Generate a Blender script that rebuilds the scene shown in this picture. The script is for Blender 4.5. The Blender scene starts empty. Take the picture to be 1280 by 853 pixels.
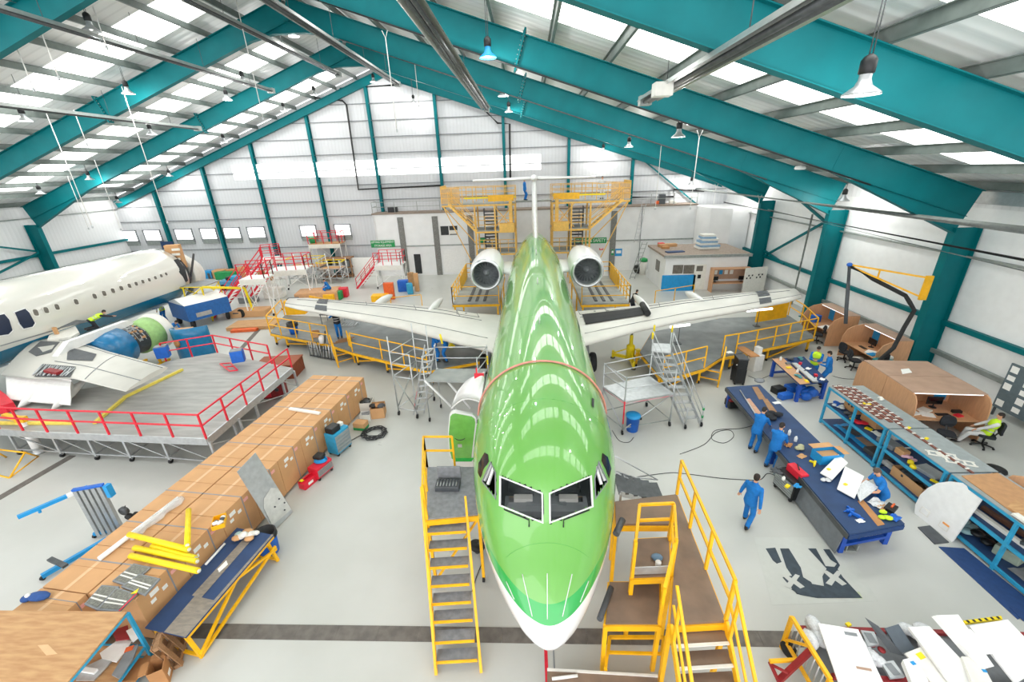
import bpy, bmesh, math, random
from mathutils import Vector as V, Matrix
random.seed(7)
PI = math.pi
SC = bpy.context.scene
COL = SC.collection

# ---------------------------------------------------------------- camera model
H = 9.8
FPX = 522.0
YAW, PIT, ROLL = math.radians(-2.68), math.radians(22.43), math.radians(1.98)
_f0 = V((math.sin(YAW), math.cos(YAW), 0)); _r0 = V((math.cos(YAW), -math.sin(YAW), 0)); _u = V((0, 0, 1))
_fw = _f0*math.cos(PIT) - _u*math.sin(PIT)
_dn = -_f0*math.sin(PIT) - _u*math.cos(PIT)
_rt = _r0*math.cos(ROLL) + _dn*math.sin(ROLL)
_dd = -_r0*math.sin(ROLL) + _dn*math.cos(ROLL)
CAMLOC = V((0, 0, H))

def ray(px, py):
    return _rt*((px-640)/FPX) + _dd*((py-426.5)/FPX) + _fw
def at(px, py, z=0.0):            # point seen at a pixel, at a known height
    d = ray(px, py); return CAMLOC + d*((z-H)/d.z)
def atY(px, py, y):
    d = ray(px, py); return CAMLOC + d*(y/d.y)
def atX(px, py, x):
    d = ray(px, py); return CAMLOC + d*(x/d.x)
def at_plane(px, py, p, n):
    d = ray(px, py); return CAMLOC + d*((p-CAMLOC).dot(n)/d.dot(n))

# ---------------------------------------------------------------- materials
def lin(h):
    h = h.lstrip('#')
    o = []
    for i in (0, 2, 4):
        c = int(h[i:i+2], 16)/255
        o.append(c/12.92 if c <= .04045 else ((c+.055)/1.055)**2.4)
    return (*o, 1)
def newmat(name):
    m = bpy.data.materials.new(name); m.use_nodes = True
    nt = m.node_tree
    return m, nt, nt.nodes['Principled BSDF'], nt.nodes, nt.links
def mat(name, hexc, rough=.5, metal=0., var=.08, scale=6., bump=0., coat=0., alpha=1., trans=0., spec=.5, stretch=None, hex2=None):
    m, nt, b, N, L = newmat(name)
    c = lin(hexc)
    tc = N.new('ShaderNodeTexCoord'); nz = N.new('ShaderNodeTexNoise')
    nz.inputs['Scale'].default_value = scale; nz.inputs['Detail'].default_value = 4
    src = tc.outputs['Object']
    if stretch:
        mp = N.new('ShaderNodeMapping'); mp.inputs['Scale'].default_value = stretch
        L.new(src, mp.inputs['Vector']); src = mp.outputs['Vector']
    L.new(src, nz.inputs['Vector'])
    r = N.new('ShaderNodeValToRGB')
    if hex2: a, d = c, lin(hex2)
    else:
        a = tuple(min(1, x*(1-var)) for x in c[:3])+(1,); d = tuple(min(1, x*(1+var)) for x in c[:3])+(1,)
    r.color_ramp.elements[0].color = a; r.color_ramp.elements[0].position = .35
    r.color_ramp.elements[1].color = d; r.color_ramp.elements[1].position = .65
    L.new(nz.outputs['Fac'], r.inputs['Fac']); L.new(r.outputs['Color'], b.inputs['Base Color'])
    b.inputs['Roughness'].default_value = rough; b.inputs['Metallic'].default_value = metal
    b.inputs['Coat Weight'].default_value = coat; b.inputs['Coat Roughness'].default_value = .06
    b.inputs['Specular IOR Level'].default_value = spec
    b.inputs['Transmission Weight'].default_value = trans
    b.inputs['Alpha'].default_value = alpha
    if bump:
        bp = N.new('ShaderNodeBump'); bp.inputs['Strength'].default_value = bump; bp.inputs['Distance'].default_value = .02
        L.new(nz.outputs['Fac'], bp.inputs['Height']); L.new(bp.outputs['Normal'], b.inputs['Normal'])
    m.diffuse_color = c
    return m
def emit(name, hexc, s):
    m, nt, b, N, L = newmat(name)
    nz = N.new('ShaderNodeTexNoise'); nz.inputs['Scale'].default_value = .6
    r = N.new('ShaderNodeMapRange'); r.inputs['To Min'].default_value = s*.85; r.inputs['To Max'].default_value = s*1.15
    L.new(nz.outputs['Fac'], r.inputs['Value']); L.new(r.outputs['Result'], b.inputs['Emission Strength'])
    b.inputs['Base Color'].default_value = lin(hexc); b.inputs['Emission Color'].default_value = lin(hexc)
    b.inputs['Roughness'].default_value = .5
    return m
def ribbed(name, hexc, axis, pitch, rough=.45, depth=.35, dark=.93):
    """profiled sheet: ribs repeat along one world axis"""
    m, nt, b, N, L = newmat(name)
    g = N.new('ShaderNodeNewGeometry'); s = N.new('ShaderNodeSeparateXYZ'); L.new(g.outputs['Position'], s.inputs[0])
    mu = N.new('ShaderNodeMath'); mu.operation = 'MULTIPLY'; mu.inputs[1].default_value = 2*PI/pitch
    L.new(s.outputs[axis], mu.inputs[0])
    sn = N.new('ShaderNodeMath'); sn.operation = 'SINE'; L.new(mu.outputs[0], sn.inputs[0])
    r = N.new('ShaderNodeValToRGB'); e = r.color_ramp.elements
    c = lin(hexc)
    e[0].position = .78; e[0].color = c
    e[1].position = .97; e[1].color = tuple(x*dark for x in c[:3])+(1,)
    mr = N.new('ShaderNodeMapRange'); mr.inputs['From Min'].default_value = -1
    L.new(sn.outputs[0], mr.inputs['Value']); L.new(mr.outputs['Result'], r.inputs['Fac'])
    nz = N.new('ShaderNodeTexNoise'); nz.inputs['Scale'].default_value = .5; nz.inputs['Detail'].default_value = 3
    mx = N.new('ShaderNodeMixRGB'); mx.blend_type = 'MULTIPLY'; mx.inputs[0].default_value = .12
    L.new(r.outputs['Color'], mx.inputs[1]); L.new(nz.outputs['Fac'], mx.inputs[2])
    L.new(mx.outputs[0], b.inputs['Base Color'])
    bp = N.new('ShaderNodeBump'); bp.inputs['Strength'].default_value = depth; bp.inputs['Distance'].default_value = .04
    L.new(mr.outputs['Result'], bp.inputs['Height']); L.new(bp.outputs['Normal'], b.inputs['Normal'])
    b.inputs['Roughness'].default_value = rough
    return m

M = dict(
 teal=mat('teal_paint', '#016a70', .5, var=.05, scale=1.5, spec=.2),
 galv=mat('galvanised_steel', '#9aa09c', .45, .35, var=.12, scale=5),
 purlin=mat('purlin_steel', '#717975', .5, .2, var=.12, scale=3),
 white=mat('white_paint', '#eeeeec', .5, var=.03),
 offwhite=mat('off_white_panel', '#e6e4dc', .45, var=.04),
 wallwhite=mat('white_wall_paint', '#ebecec', .55, var=.03, scale=1.2),
 yellow=mat('yellow_paint', '#f8b912', .45, var=.08, scale=4),
 yel2=mat('bright_yellow', '#f4d912', .45, var=.06),
 red=mat('red_paint', '#dc2238', .45, var=.08),
 dkred=mat('dark_red_paint', '#8e2226', .5, var=.15),
 alu=mat('aluminium', '#c3c6c8', .35, .6, var=.08),
 alum=mat('brushed_alu', '#b5b8ba', .3, .85, var=.08, stretch=(1, 1, 12)),
 steel=mat('dark_steel', '#55585a', .45, .5, var=.15),
 black=mat('black_plastic', '#1b1c1e', .45, var=.2),
 rubber=mat('rubber', '#222324', .75, var=.2),
 deck=mat('dock_deck', '#8d9290', .5, var=.16, scale=1.6, hex2='#a5a8a4'),
 deckdk=mat('dark_dock_deck', '#6d7373', .42, var=.16, scale=1.2, hex2='#858a89'),
 tread=mat('grey_stair_tread', '#83868a', .6, var=.14, scale=9),
 tan=mat('brown_deck_board', '#8a7360', .6, var=.14, scale=2.4, hex2='#7a6656'),
 blue=mat('blue_paint', '#1763c4', .45, var=.08),
 royal=mat('royal_blue_steel', '#1a4fb0', .4, var=.08),
 sky=mat('sky_blue_paint', '#1e96d6', .45, var=.06),
 rackblue=mat('rack_blue', '#2f9bc4', .45, var=.08),
 navy=mat('navy_bench_top', '#26416a', .6, var=.1, scale=3),
 navy2=mat('navy_mat', '#1f3f70', .75, var=.1, scale=8),
 card=mat('cardboard', '#cf9f6f', .75, var=.05, scale=2),
 card2=mat('brown_cardboard', '#b98454', .75, var=.08, scale=3),
 tape=mat('strap_grey', '#8c9096', .5, var=.05),
 clear=mat('packing_tape', '#dcb284', .3, var=.04),
 wood=mat('plywood', '#c99f6f', .6, var=.1, scale=2.2, stretch=(1, 6, 6), hex2='#b5875a'),
 wood2=mat('rough_pallet_wood', '#a07a58', .75, var=.2, scale=5, stretch=(1, 8, 8)),
 beech=mat('beech_laminate', '#cd9c74', .5, var=.06, scale=2.5, stretch=(8, 8, 1)),
 beechtop=mat('greyed_laminate_top', '#b2937e', .6, var=.08, scale=2),
 paper=mat('paper', '#f2f2ee', .7, var=.02),
 skin=mat('skin', '#d6a080', .55, var=.05),
 cover=mat('blue_coverall_cloth', '#0e72c0', .8, var=.12, scale=9, bump=.3),
 hivis=mat('hi_vis_fabric', '#c8f02a', .7, var=.06),
 hair=mat('dark_hair', '#2a211c', .7, var=.2, scale=30),
 hair2=mat('grey_brown_hair', '#5a4a40', .7, var=.2, scale=30),
 boot=mat('black_boot_leather', '#1d1c1c', .5, var=.2),
 dkcloth=mat('dark_cloth', '#23262c', .8, var=.2, bump=.2),
 greycloth=mat('light_grey_cloth', '#cfd0cf', .8, var=.06, bump=.2),
 screen=mat('screen_glass', '#14171b', .12, var=.1),
 darkint=mat('dark_interior', '#2c2f31', .6, var=.2),
 grey=mat('mid_grey', '#84888b', .5, var=.1),
 dkgrey=mat('dark_grey', '#4a4e52', .55, var=.12),
 green=mat('green_paint', '#1d9350', .5, var=.1),
 orange=mat('orange_paint', '#e2642c', .5, var=.1),
 bubble=mat('bubble_wrap', '#d8dadc', .2, var=.1, scale=30, bump=.5),
 cable=mat('black_cable', '#333436', .6, var=.1),
 rope=mat('white_cord', '#eceae6', .7, var=.05),
)

# ---------------------------------------------------------------- mesh builder
def frame_of(d, up=None):
    d = d.normalized()
    u = V(up) if up is not None else V((0, 0, 1))
    if abs(d.dot(u.normalized())) > .995: u = V((0, 1, 0))
    x = d.cross(u).normalized(); y = x.cross(d).normalized()
    return x, y, d
class MB:
    def __init__(s): s.v = []; s.f = []; s.m = []; s.s = []
    def add(s, vs, fs, mi=0, sm=False):
        o = len(s.v); s.v += [V(p) for p in vs]
        for f in fs: s.f.append([i+o for i in f]); s.m.append(mi); s.s.append(sm)
        return s
    def box(s, c, d, rz=0, mi=0, Mx=None):
        c = V(c); x, y, z = d[0]/2, d[1]/2, d[2]/2
        R = Matrix.Rotation(rz, 3, 'Z') if Mx is None else Mx
        vs = [c + R @ V((a*x, b*y, e*z)) for a, b, e in ((-1,-1,-1),(1,-1,-1),(1,1,-1),(-1,1,-1),(-1,-1,1),(1,-1,1),(1,1,1),(-1,1,1))]
        return s.add(vs, [(0,3,2,1),(4,5,6,7),(0,1,5,4),(1,2,6,5),(2,3,7,6),(3,0,4,7)], mi)
    def b0(s, c, d, rz=0, mi=0):          # box standing on c
        return s.box((c[0], c[1], c[2]+d[2]/2), d, rz, mi)
    def bar(s, p, q, w, h=None, up=None, mi=0):
        p, q = V(p), V(q); h = w if h is None else h
        x, y, d = frame_of(q-p, up); x = x*w/2; y = y*h/2
        vs = [p-x-y, p+x-y, p+x+y, p-x+y, q-x-y, q+x-y, q+x+y, q-x+y]
        return s.add(vs, [(0,1,2,3),(7,6,5,4),(0,4,5,1),(1,5,6,2),(2,6,7,3),(3,7,4,0)], mi)
    def tube(s, p, q, r, n=8, r2=None, mi=0, cap=True):
        return s.loft([s.ring(p, V(q)-V(p), r, n), s.ring(q, V(q)-V(p), r if r2 is None else r2, n)], cap, mi)
    @staticmethod
    def ring(c, d, r, n=8, ry=None, up=None):
        c = V(c); x, y, _ = frame_of(V(d), up); ry = r if ry is None else ry
        return [c + x*math.cos(2*PI*i/n)*r + y*math.sin(2*PI*i/n)*ry for i in range(n)]
    def loft(s, rings, cap=True, mi=0, sm=True, closed=True):
        n = len(rings[0]); vs = [p for r in rings for p in r]; fs = []
        for k in range(len(rings)-1):
            for i in range(n if closed else n-1):
                j = (i+1) % n
                fs.append((k*n+i, k*n+j, (k+1)*n+j, (k+1)*n+i))
        s.add(vs, fs, mi, sm)
        if cap and closed:
            o = len(s.v)-len(vs)
            s.f.append([o+i for i in range(n)][::-1]); s.m.append(mi); s.s.append(False)
            s.f.append([o+(len(rings)-1)*n+i for i in range(n)]); s.m.append(mi); s.s.append(False)
        return s
    def path(s, pts, r, n=6, mi=0):
        pts = [V(p) for p in pts]; rs = []
        ref = None
        for i, p in enumerate(pts):
            d = (pts[min(i+1, len(pts)-1)] - pts[max(i-1, 0)]).normalized()
            if ref is None:
                x, y, _ = frame_of(d)
            else:
                x = (ref - d*ref.dot(d)).normalized(); y = d.cross(x).normalized()
            ref = x
            rs.append([p + x*math.cos(2*PI*k/n)*r + y*math.sin(2*PI*k/n)*r for k in range(n)])
        return s.loft(rs, True, mi)
    def lathe(s, prof, c=(0,0,0), axis=(0,0,1), n=20, mi=0, cap=True, sm=True):
        c = V(c); a = V(axis).normalized(); x, y, _ = frame_of(a)
        rs = [[c + a*z + x*math.cos(2*PI*i/n)*r + y*math.sin(2*PI*i/n)*r for i in range(n)] for r, z in prof]
        return s.loft(rs, cap, mi, sm)
    def prism(s, pts, h, d=(0, 0, 1), mi=0):
        """polygon (3D points) pushed along d by h"""
        pts = [V(p) for p in pts]; d = V(d).normalized()*h; n = len(pts)
        vs = pts + [p+d for p in pts]
        fs = [tuple(range(n))[::-1], tuple(range(n, 2*n))] + [(i, (i+1) % n, n+(i+1) % n, n+i) for i in range(n)]
        return s.add(vs, fs, mi)
    def quad(s, *p, mi=0): return s.add(p, [tuple(range(len(p)))], mi)
    def ell(s, c, r, n=12, m=8, mi=0, Mx=None):
        c = V(c); R = Mx or Matrix.Identity(3)
        vs = [c+R@V((0,0,-r[2]))]
        for j in range(1, m):
            t = -PI/2+PI*j/m
            for i in range(n):
                a = 2*PI*i/n; vs.append(c+R@V((r[0]*math.cos(t)*math.cos(a), r[1]*math.cos(t)*math.sin(a), r[2]*math.sin(t))))
        vs.append(c+R@V((0,0,r[2]))); fs = []
        for i in range(n): fs.append((0, 1+(i+1) % n, 1+i))
        for j in range(m-2):
            for i in range(n):
                a = 1+j*n; fs.append((a+i, a+(i+1) % n, a+n+(i+1) % n, a+n+i))
        a = 1+(m-2)*n; e = len(vs)-1
        for i in range(n): fs.append((a+i, a+(i+1) % n, e))
        return s.add(vs, fs, mi, True)
    def build(s, name, mt, parent=None, bevel=0, mods=None):
        me = bpy.data.meshes.new(name)
        vs = s.v
        loc = V((0, 0, 0))
        if parent is not None:
            inv = wmat(parent).inverted(); vs = [inv @ p for p in vs]
        elif vs:
            xs = [p.x for p in vs]; ys = [p.y for p in vs]
            loc = V(((min(xs)+max(xs))/2, (min(ys)+max(ys))/2, min(p.z for p in vs))); vs = [p-loc for p in vs]
        me.from_pydata([tuple(p) for p in vs], [], s.f)
        for x in (mt if isinstance(mt, (list, tuple)) else [mt]): me.materials.append(M[x] if isinstance(x, str) else x)
        me.polygons.foreach_set('material_index', s.m); me.polygons.foreach_set('use_smooth', s.s)
        me.update()
        o = bpy.data.objects.new(name, me); COL.objects.link(o)
        if parent is not None: o.parent = parent
        else: o.location = loc
        if bevel:
            b = o.modifiers.new('b', 'BEVEL'); b.width = bevel; b.segments = 2; b.limit_method = 'ANGLE'
        return o
def wmat(o):
    m = Matrix.Translation(o.location) @ o.rotation_euler.to_matrix().to_4x4()
    return wmat(o.parent) @ m if o.parent else m
def tag(o, label, cat, group=None, kind=None):
    o['label'] = label; o['category'] = cat
    if group: o['group'] = group
    if kind: o['kind'] = kind
    return o
def st(o): o['kind'] = 'structure'; return o
def T(name, label, cat, loc=(0, 0, 0), rz=0, group=None):
    o = bpy.data.objects.new(name, None); COL.objects.link(o)
    o.empty_display_size = .2; o.location = loc; o.rotation_euler = (0, 0, rz)
    return tag(o, label, cat, group)
def kids(o): return [c for c in bpy.data.objects if c.parent == o]
def dup(o, loc=None, rz=None, label=None, parent=None, sc=None):
    c = o.copy(); COL.objects.link(c); c.parent = parent
    if loc is not None: c.location = loc
    if rz is not None: c.rotation_euler = (0, 0, rz)
    if label: c['label'] = label
    for k in kids(o): dup(k, parent=c)
    return c
def rot(v, a):
    return V((v[0]*math.cos(a)-v[1]*math.sin(a), v[0]*math.sin(a)+v[1]*math.cos(a), v[2] if len(v) > 2 else 0))
def lerp(a, b, t): return V(a)*(1-t)+V(b)*t
def text(s, name, size, mt, parent=None, Mx=None, depth=.004, width=None):
    cu = bpy.data.curves.new(name, 'FONT'); cu.body = s; cu.size = size; cu.extrude = depth
    cu.align_x = 'CENTER'; cu.align_y = 'CENTER'
    tmp = bpy.data.objects.new('tmp', cu); COL.objects.link(tmp)
    me = bpy.data.meshes.new_from_object(tmp.evaluated_get(bpy.context.evaluated_depsgraph_get()))
    bpy.data.objects.remove(tmp)
    if width:
        xs = [v.co.x for v in me.vertices]; k = width/(max(xs)-min(xs))
        for v in me.vertices: v.co.x *= k
    me.transform(Mx if parent is None else wmat(parent).inverted() @ Mx)
    me.materials.clear(); me.materials.append(M[mt] if isinstance(mt, str) else mt)
    o = bpy.data.objects.new(name, me); COL.objects.link(o)
    if parent is not None: o.parent = parent
    return o
def facing(origin, right, up):
    """matrix whose x axis is right, y axis is up"""
    r = V(right).normalized(); u = V(up).normalized(); n = r.cross(u)
    return Matrix(((r.x, u.x, n.x, origin[0]), (r.y, u.y, n.y, origin[1]), (r.z, u.z, n.z, origin[2]), (0, 0, 0, 1)))
# ================================================================ THE HALL
XL, XR, YB, YF = -42.6, 19.4, 43.7, -7.0
RX, RZ, RS, RSL = -12.8, 18.05, .325, .358   # ridge x, rafter centre height there, slopes right and left
def rz_(x): return RZ - (RS*(x-RX) if x > RX else RSL*(RX-x))        # rafter centre height
def roofpt(px, py, drop=0.0):               # point of a pixel's ray on the roof plane lowered by drop
    for sgn in (-1, 1):
        n = V((RS if sgn > 0 else -RSL, 0, 1)).normalized(); p = V((RX, 0, RZ+.95-drop))
        q = at_plane(px, py, p, n)
        if (q.x-RX)*sgn >= -.05 and q.y > 0: return q
    return q
# floor
def floor_mat():
    m, nt, b, N, L = newmat('painted_concrete_floor')
    g = N.new('ShaderNodeNewGeometry'); n1 = N.new('ShaderNodeTexNoise'); n1.inputs['Scale'].default_value = .35; n1.inputs['Detail'].default_value = 6
    L.new(g.outputs['Position'], n1.inputs['Vector'])
    r = N.new('ShaderNodeValToRGB'); r.color_ramp.elements[0].color = lin('#bcbdb7'); r.color_ramp.elements[1].color = lin('#c6c7c2')
    r.color_ramp.elements[0].position = .35; r.color_ramp.elements[1].position = .65
    L.new(n1.outputs['Fac'], r.inputs['Fac']); L.new(r.outputs['Color'], b.inputs['Base Color'])
    n2 = N.new('ShaderNodeTexNoise'); n2.inputs['Scale'].default_value = 1.3; n2.inputs['Detail'].default_value = 5
    L.new(g.outputs['Position'], n2.inputs['Vector'])
    mr = N.new('ShaderNodeMapRange'); mr.inputs['To Min'].default_value = .22; mr.inputs['To Max'].default_value = .42
    L.new(n2.outputs['Fac'], mr.inputs['Value']); L.new(mr.outputs['Result'], b.inputs['Roughness'])
    return m
M['floor'] = floor_mat()
st(MB().box(((XL+XR)/2, (YF+YB)/2, -.15), (XR-XL+1, YB-YF+1, .3)).build('floor', 'floor'))
# dark drain channel across the floor
def drain(a, b, w, name):
    a, b = V(a), V(b); d = (b-a); L_ = d.length; d.normalize(); n = V((-d.y, d.x, 0))
    mb = MB(); k = max(1, int(L_/.9))
    for i in range(k):
        p = a+d*(L_*i/k+.002); q = a+d*(L_*(i+1)/k-.002)
        mb.prism([p-n*w/2, q-n*w/2, q+n*w/2, p+n*w/2], .012)
    return st(mb.build(name, M['drain']))
M['drain'] = mat('dark_drain_cover', '#6a655f', .7, var=.18, scale=5)
drain((-8.4, 6.2, 0), (6.9, 6.2, 0), .34, 'trim_1')
a, b = at(-20, 634), at(91, 570); drain((a.x, a.y, 0), (b.x, b.y, 0), .3, 'trim_2')
a, b = at(298, 440), at(330, 405); drain((a.x, a.y, 0), (b.x, b.y, 0), .3, 'trim_3')
MB().box((.4, 3.4, .004), (.03, 5.0, .008)).build('trim_4', 'grey')
st(bpy.data.objects['trim_4'])
rl = at(681, 812); st(MB().b0((rl.x+.02, rl.y-1.6, 0), (.07, 3.3, .006)).build('trim_5', 'red'))
# walls
M['clad'] = ribbed('white_wall_cladding', '#d6d8db', 'X', .33, dark=.94, depth=.25)
M['cladY'] = ribbed('white_side_cladding', '#f0f1f2', 'Y', .33, dark=.95, depth=.25)
EZ = rz_(XR)+.6
gz = lambda x: rz_(x)+.85
st(MB().prism([(XL, YB, 0), (XR, YB, 0), (XR, YB, gz(XR)), (RX, YB, gz(RX)), (XL, YB, gz(XL))], .2, (0, 1, 0)).build('wall_back', 'clad'))
M['block'] = mat('white_blockwork', '#f3f4f4', .6, var=.02, scale=3)
st(MB().box((XR+.1, (YF+YB)/2, 7.6/2), (.2, YB-YF, 7.6)).box((XR+.1, (YF+YB)/2, 8.2), (.2, YB-YF, 1.2), mi=1).build('wall_right', ['block', 'cladY']))
st(MB().box((XL-.1, (YF+YB)/2, 4.6), (.2, YB-YF, 9.2)).build('wall_left', 'cladY'))
M['eavedk'] = mat('dark_eaves_liner', '#3a4447', .7, var=.2)
# roof sheets with rooflights between the frames
FY = [2.9, 10.9, 19.0, 27.0, 35.0, 43.2]
M['roof'] = ribbed('white_roof_sheet', '#f0f1f1', 'Y', .5, dark=.9, depth=.4)
M['skyl'] = emit('translucent_rooflight', '#fbfdfa', 3.7)
def sheet(x0, x1, y0, y1, dz, th=.05):
    z = lambda x: rz_(x)+.95+dz
    return MB().prism([(x0, y0, z(x0)), (x1, y0, z(x1)), (x1, y0, z(x1)+th), (x0, y0, z(x0)+th)], y1-y0, (0, 1, 0))
wn = 0
SK = []
for side in (0, 1):
    x0, x1 = (XL-.3, RX) if side == 0 else (RX, XR+.3)
    sx0, sx1 = (-39.5, -16.0) if side == 0 else (-9.5, 17.0)
    mb = MB(); ycur = YF
    for k in range(len(FY)-1):
        mid = (FY[k]+FY[k+1])/2+1.5; ya, yb = mid-1.25, mid+1.25
        for a, b, c, d in ((x0, x1, ycur, ya), (x0, sx0, ya, yb), (sx1, x1, ya, yb)):
            q = sheet(a, b, c, d, 0); mb.add(q.v, q.f)
        ycur = yb; wn += 1
        st(sheet(sx0, sx1, ya, yb, 0).build('window_%d' % wn, 'skyl'))
    q = sheet(x0, x1, ycur, YB+.2, 0); mb.add(q.v, q.f)
    st(mb.build('ceiling', 'roof'))
# portal frames: each rafter and each column a beam of its own
def ibeam(mb, p, q, up, dep, wid, tf=.03, dep2=None):
    p, q = V(p), V(q); d = (q-p).normalized(); u = V(up); u = (u-d*u.dot(d)).normalized()
    dep2 = dep if dep2 is None else dep2
    x = d.cross(u)
    for s in (-1, 1):
        a, b = p+u*s*dep/2, q+u*s*dep2/2
        mb.bar(a, b, wid, tf, up=u)
    vs = [p-u*dep/2, p+u*dep/2, q+u*dep2/2, q-u*dep2/2]
    mb.prism([v-x*.01 for v in vs], .02, x)
def bolts(mb, c, x, u, n, h):
    for i in range(n):
        for s in (-1, 1): mb.tube(c+u*(-h/2+h*i/(n-1))+V((0, s*.09, 0))-x*.07, c+u*(-h/2+h*i/(n-1))+V((0, s*.09, 0))+x*.07, .022, 6)
nm = {1: 'nearest overhead', 2: 'second', 3: 'third', 4: 'fourth', 5: 'gable end'}
for k, y in enumerate(FY):
    if k == 0: continue
    gab = k == 5
    dep = .62 if gab else 1.05
    for sgn, xe in ((1, XR-.75), (-1, XL+.75)):
        o = T('roof_rafter', '%s teal steel roof rafter on the %s slope' % (nm[k], 'right' if sgn > 0 else 'left'), 'beam', (RX, y, RZ), group='teal portal frame rafters')
        o['kind'] = 'structure'
        p = V((RX, y, rz_(RX))); q = V((xe, y, rz_(xe)))
        d = (q-p).normalized(); u = V((0, 0, 1)); u = (u-d*d.z).normalized()
        mb = MB()
        hx = xe - sgn*6.0; h0 = V((hx, y, rz_(hx)))
        if gab: ibeam(mb, p, q, u, dep, .3)
        else:
            ibeam(mb, p+d*.0, h0, u, dep, .32)
            # haunch: tapers deeper towards the eaves
            a1, a2 = h0+u*dep/2, q+u*dep/2; b1, b2 = h0-u*dep/2, q-u*(dep/2+.75)
            mb.bar(a1, a2, .32, .03, up=u); mb.bar(b1, b2, .32, .03, up=u); mb.bar(h0-u*dep/2, q-u*dep/2, .2, .02, up=u)
            mb.prism([v+V((0, -.02, 0)) for v in (a1, a2, b2, b1)], .04, (0, 1, 0))
            # apex haunch
            w = 2.6; ax = p+d*w; bx = V((RX, y, p.z-dep/2-.55))
            mb.prism([v+V((0, -.02, 0)) for v in (V((RX, y, p.z)), ax-u*dep/2, V((RX+sgn*.9, y, bx.z)), bx)], .04, (0, 1, 0))
            mb.bar(ax-u*dep/2, V((RX+sgn*.9, y, bx.z)), .3, .03, up=u); mb.bar(V((RX+sgn*.9, y, bx.z)), bx, .3, .03)
        mb.build('beam', 'teal', o)
        if not gab:
            for xs in ((-.2,) if sgn > 0 else (-24.8,)):
                c = V((xs, y, rz_(xs))); pl = MB()
                pl.box(c, (.07, .34, dep+.42), Mx=Matrix(((d.x, 0, u.x), (0, 1, 0), (d.z, 0, u.z))))
                pl.build('splice_plate', 'teal', o)
                bm_ = MB(); bolts(bm_, c, d, u, 9, dep+.2); bm_.build('bolts', 'galv', o)
    if not gab:
        for X0, sg in ((XR, 1), (XL, -1)):
            zc = rz_(X0-sg*1.3)-1.15
            o = MB(); ibeam(o, (X0-sg*.68, y, 0), (X0-sg*.68, y, zc), (1, 0, 0), 1.05, .36)
            o.box((X0-sg*.68, y, .02), (1.3, .5, .04))
            o = o.build('wall_column', 'teal')
            tag(o, '%s teal steel column against the %s wall' % (nm[k], 'right' if sg > 0 else 'left'), 'column', 'teal wall columns', 'structure')
# purlins
for sgn, xe in ((1, XR), (-1, XL)):
    n = 15
    for i in range(n):
        x = RX+sgn*(.5+(abs(xe-RX)-1.2)*i/(n-1)); z = rz_(x)+.72
        mb = MB()
        mb.box((x, (YF+YB)/2, z), (.02, YB-YF, .3)); mb.box((x-.04, (YF+YB)/2, z+.15), (.1, YB-YF, .02)); mb.box((x+.04, (YF+YB)/2, z-.15), (.1, YB-YF, .02))
        st(mb.build('roof_purlin', 'purlin'))
# fly braces under the purlins at each rafter
for k in (1, 2, 3, 4):
    y = FY[k]
    for sgn in (1, -1):
        for i in (2, 4, 6, 8, 10, 12):
            x = RX+sgn*(.5+30.2*i/14)
            st(MB().bar((x, y+.1, rz_(x)-.45), (x, y+1.0, rz_(x)+.62), .06, .012).build('roof_brace', 'teal'))
# gable posts
for px, py, qx, qy in ((190, 228, 212, 305), (247, 198, 282, 310), (310, 168, 343, 310), (380, 124, 410, 296), (456, 92, 477, 265), (543, 118, 552, 232), (629, 142, 631, 228), (711, 168, 711, 228), (791, 200, 788, 255)):
    p = atY(px, py, YB-.25); x = (p.x+atY(qx, qy, YB-.25).x)/2
    mb = MB(); ibeam(mb, (x, YB-.22, 0), (x, YB-.22, rz_(x)-.25), (0, 1, 0), .36, .26)
    st(mb.build('gable_post', 'teal'))
# girts on the gable and side walls
for z in (2.9, 5.9, 7.35, 8.8, 10.2, 11.6, 13.0, 14.4, 15.8):
    x0, x1 = max(XL+.1, RX-(RZ-.3-z)/RSL), min(XR-.1, RX+(RZ-.3-z)/RS)
    st(MB().box(((x0+x1)/2, YB-.05, z), (x1-x0, .1, .07)).build('wall_girt', 'grey'))
for z, mt, h in ((2.55, 'teal', .22), (1.15, 'galv', .2), (5.6, 'galv', .07)):
    st(MB().box((XR-.16, (YF+YB)/2, z), (.2, YB-YF, h)).build('wall_girt', mt))
    st(MB().box((XL+.16, (YF+YB)/2, z+1.6), (.2, YB-YF, h)).build('wall_girt', mt))
# cross bracing by the columns
def brace(a, b, w=.14, mt='teal'): st(MB().bar(a, b, w).build('wall_brace', mt))
brace((XR-.3, 27.3, 5.6), (XR-.3, 34.6, 8.2)); brace((XR-.3, 34.6, 2.6), (XR-.3, 27.3, 6.6)); brace((XR-.3, 34.8, 3.0), (XR-.3, 31.8, 2.55))
brace((XL+.4, 27.2, 7.0), (XL+.4, 34.8, 4.5)); brace((XL+.4, 27.2, 2.2), (XL+.4, 34.8, 4.4))
brace((XL+1, YB-.3, 8.0), (XL+6.5, YB-.3, 10.3), .12)
brace((10.9, YB-.3, 10.2), (16.5, YB-.3, 6.0), .12)
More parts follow.
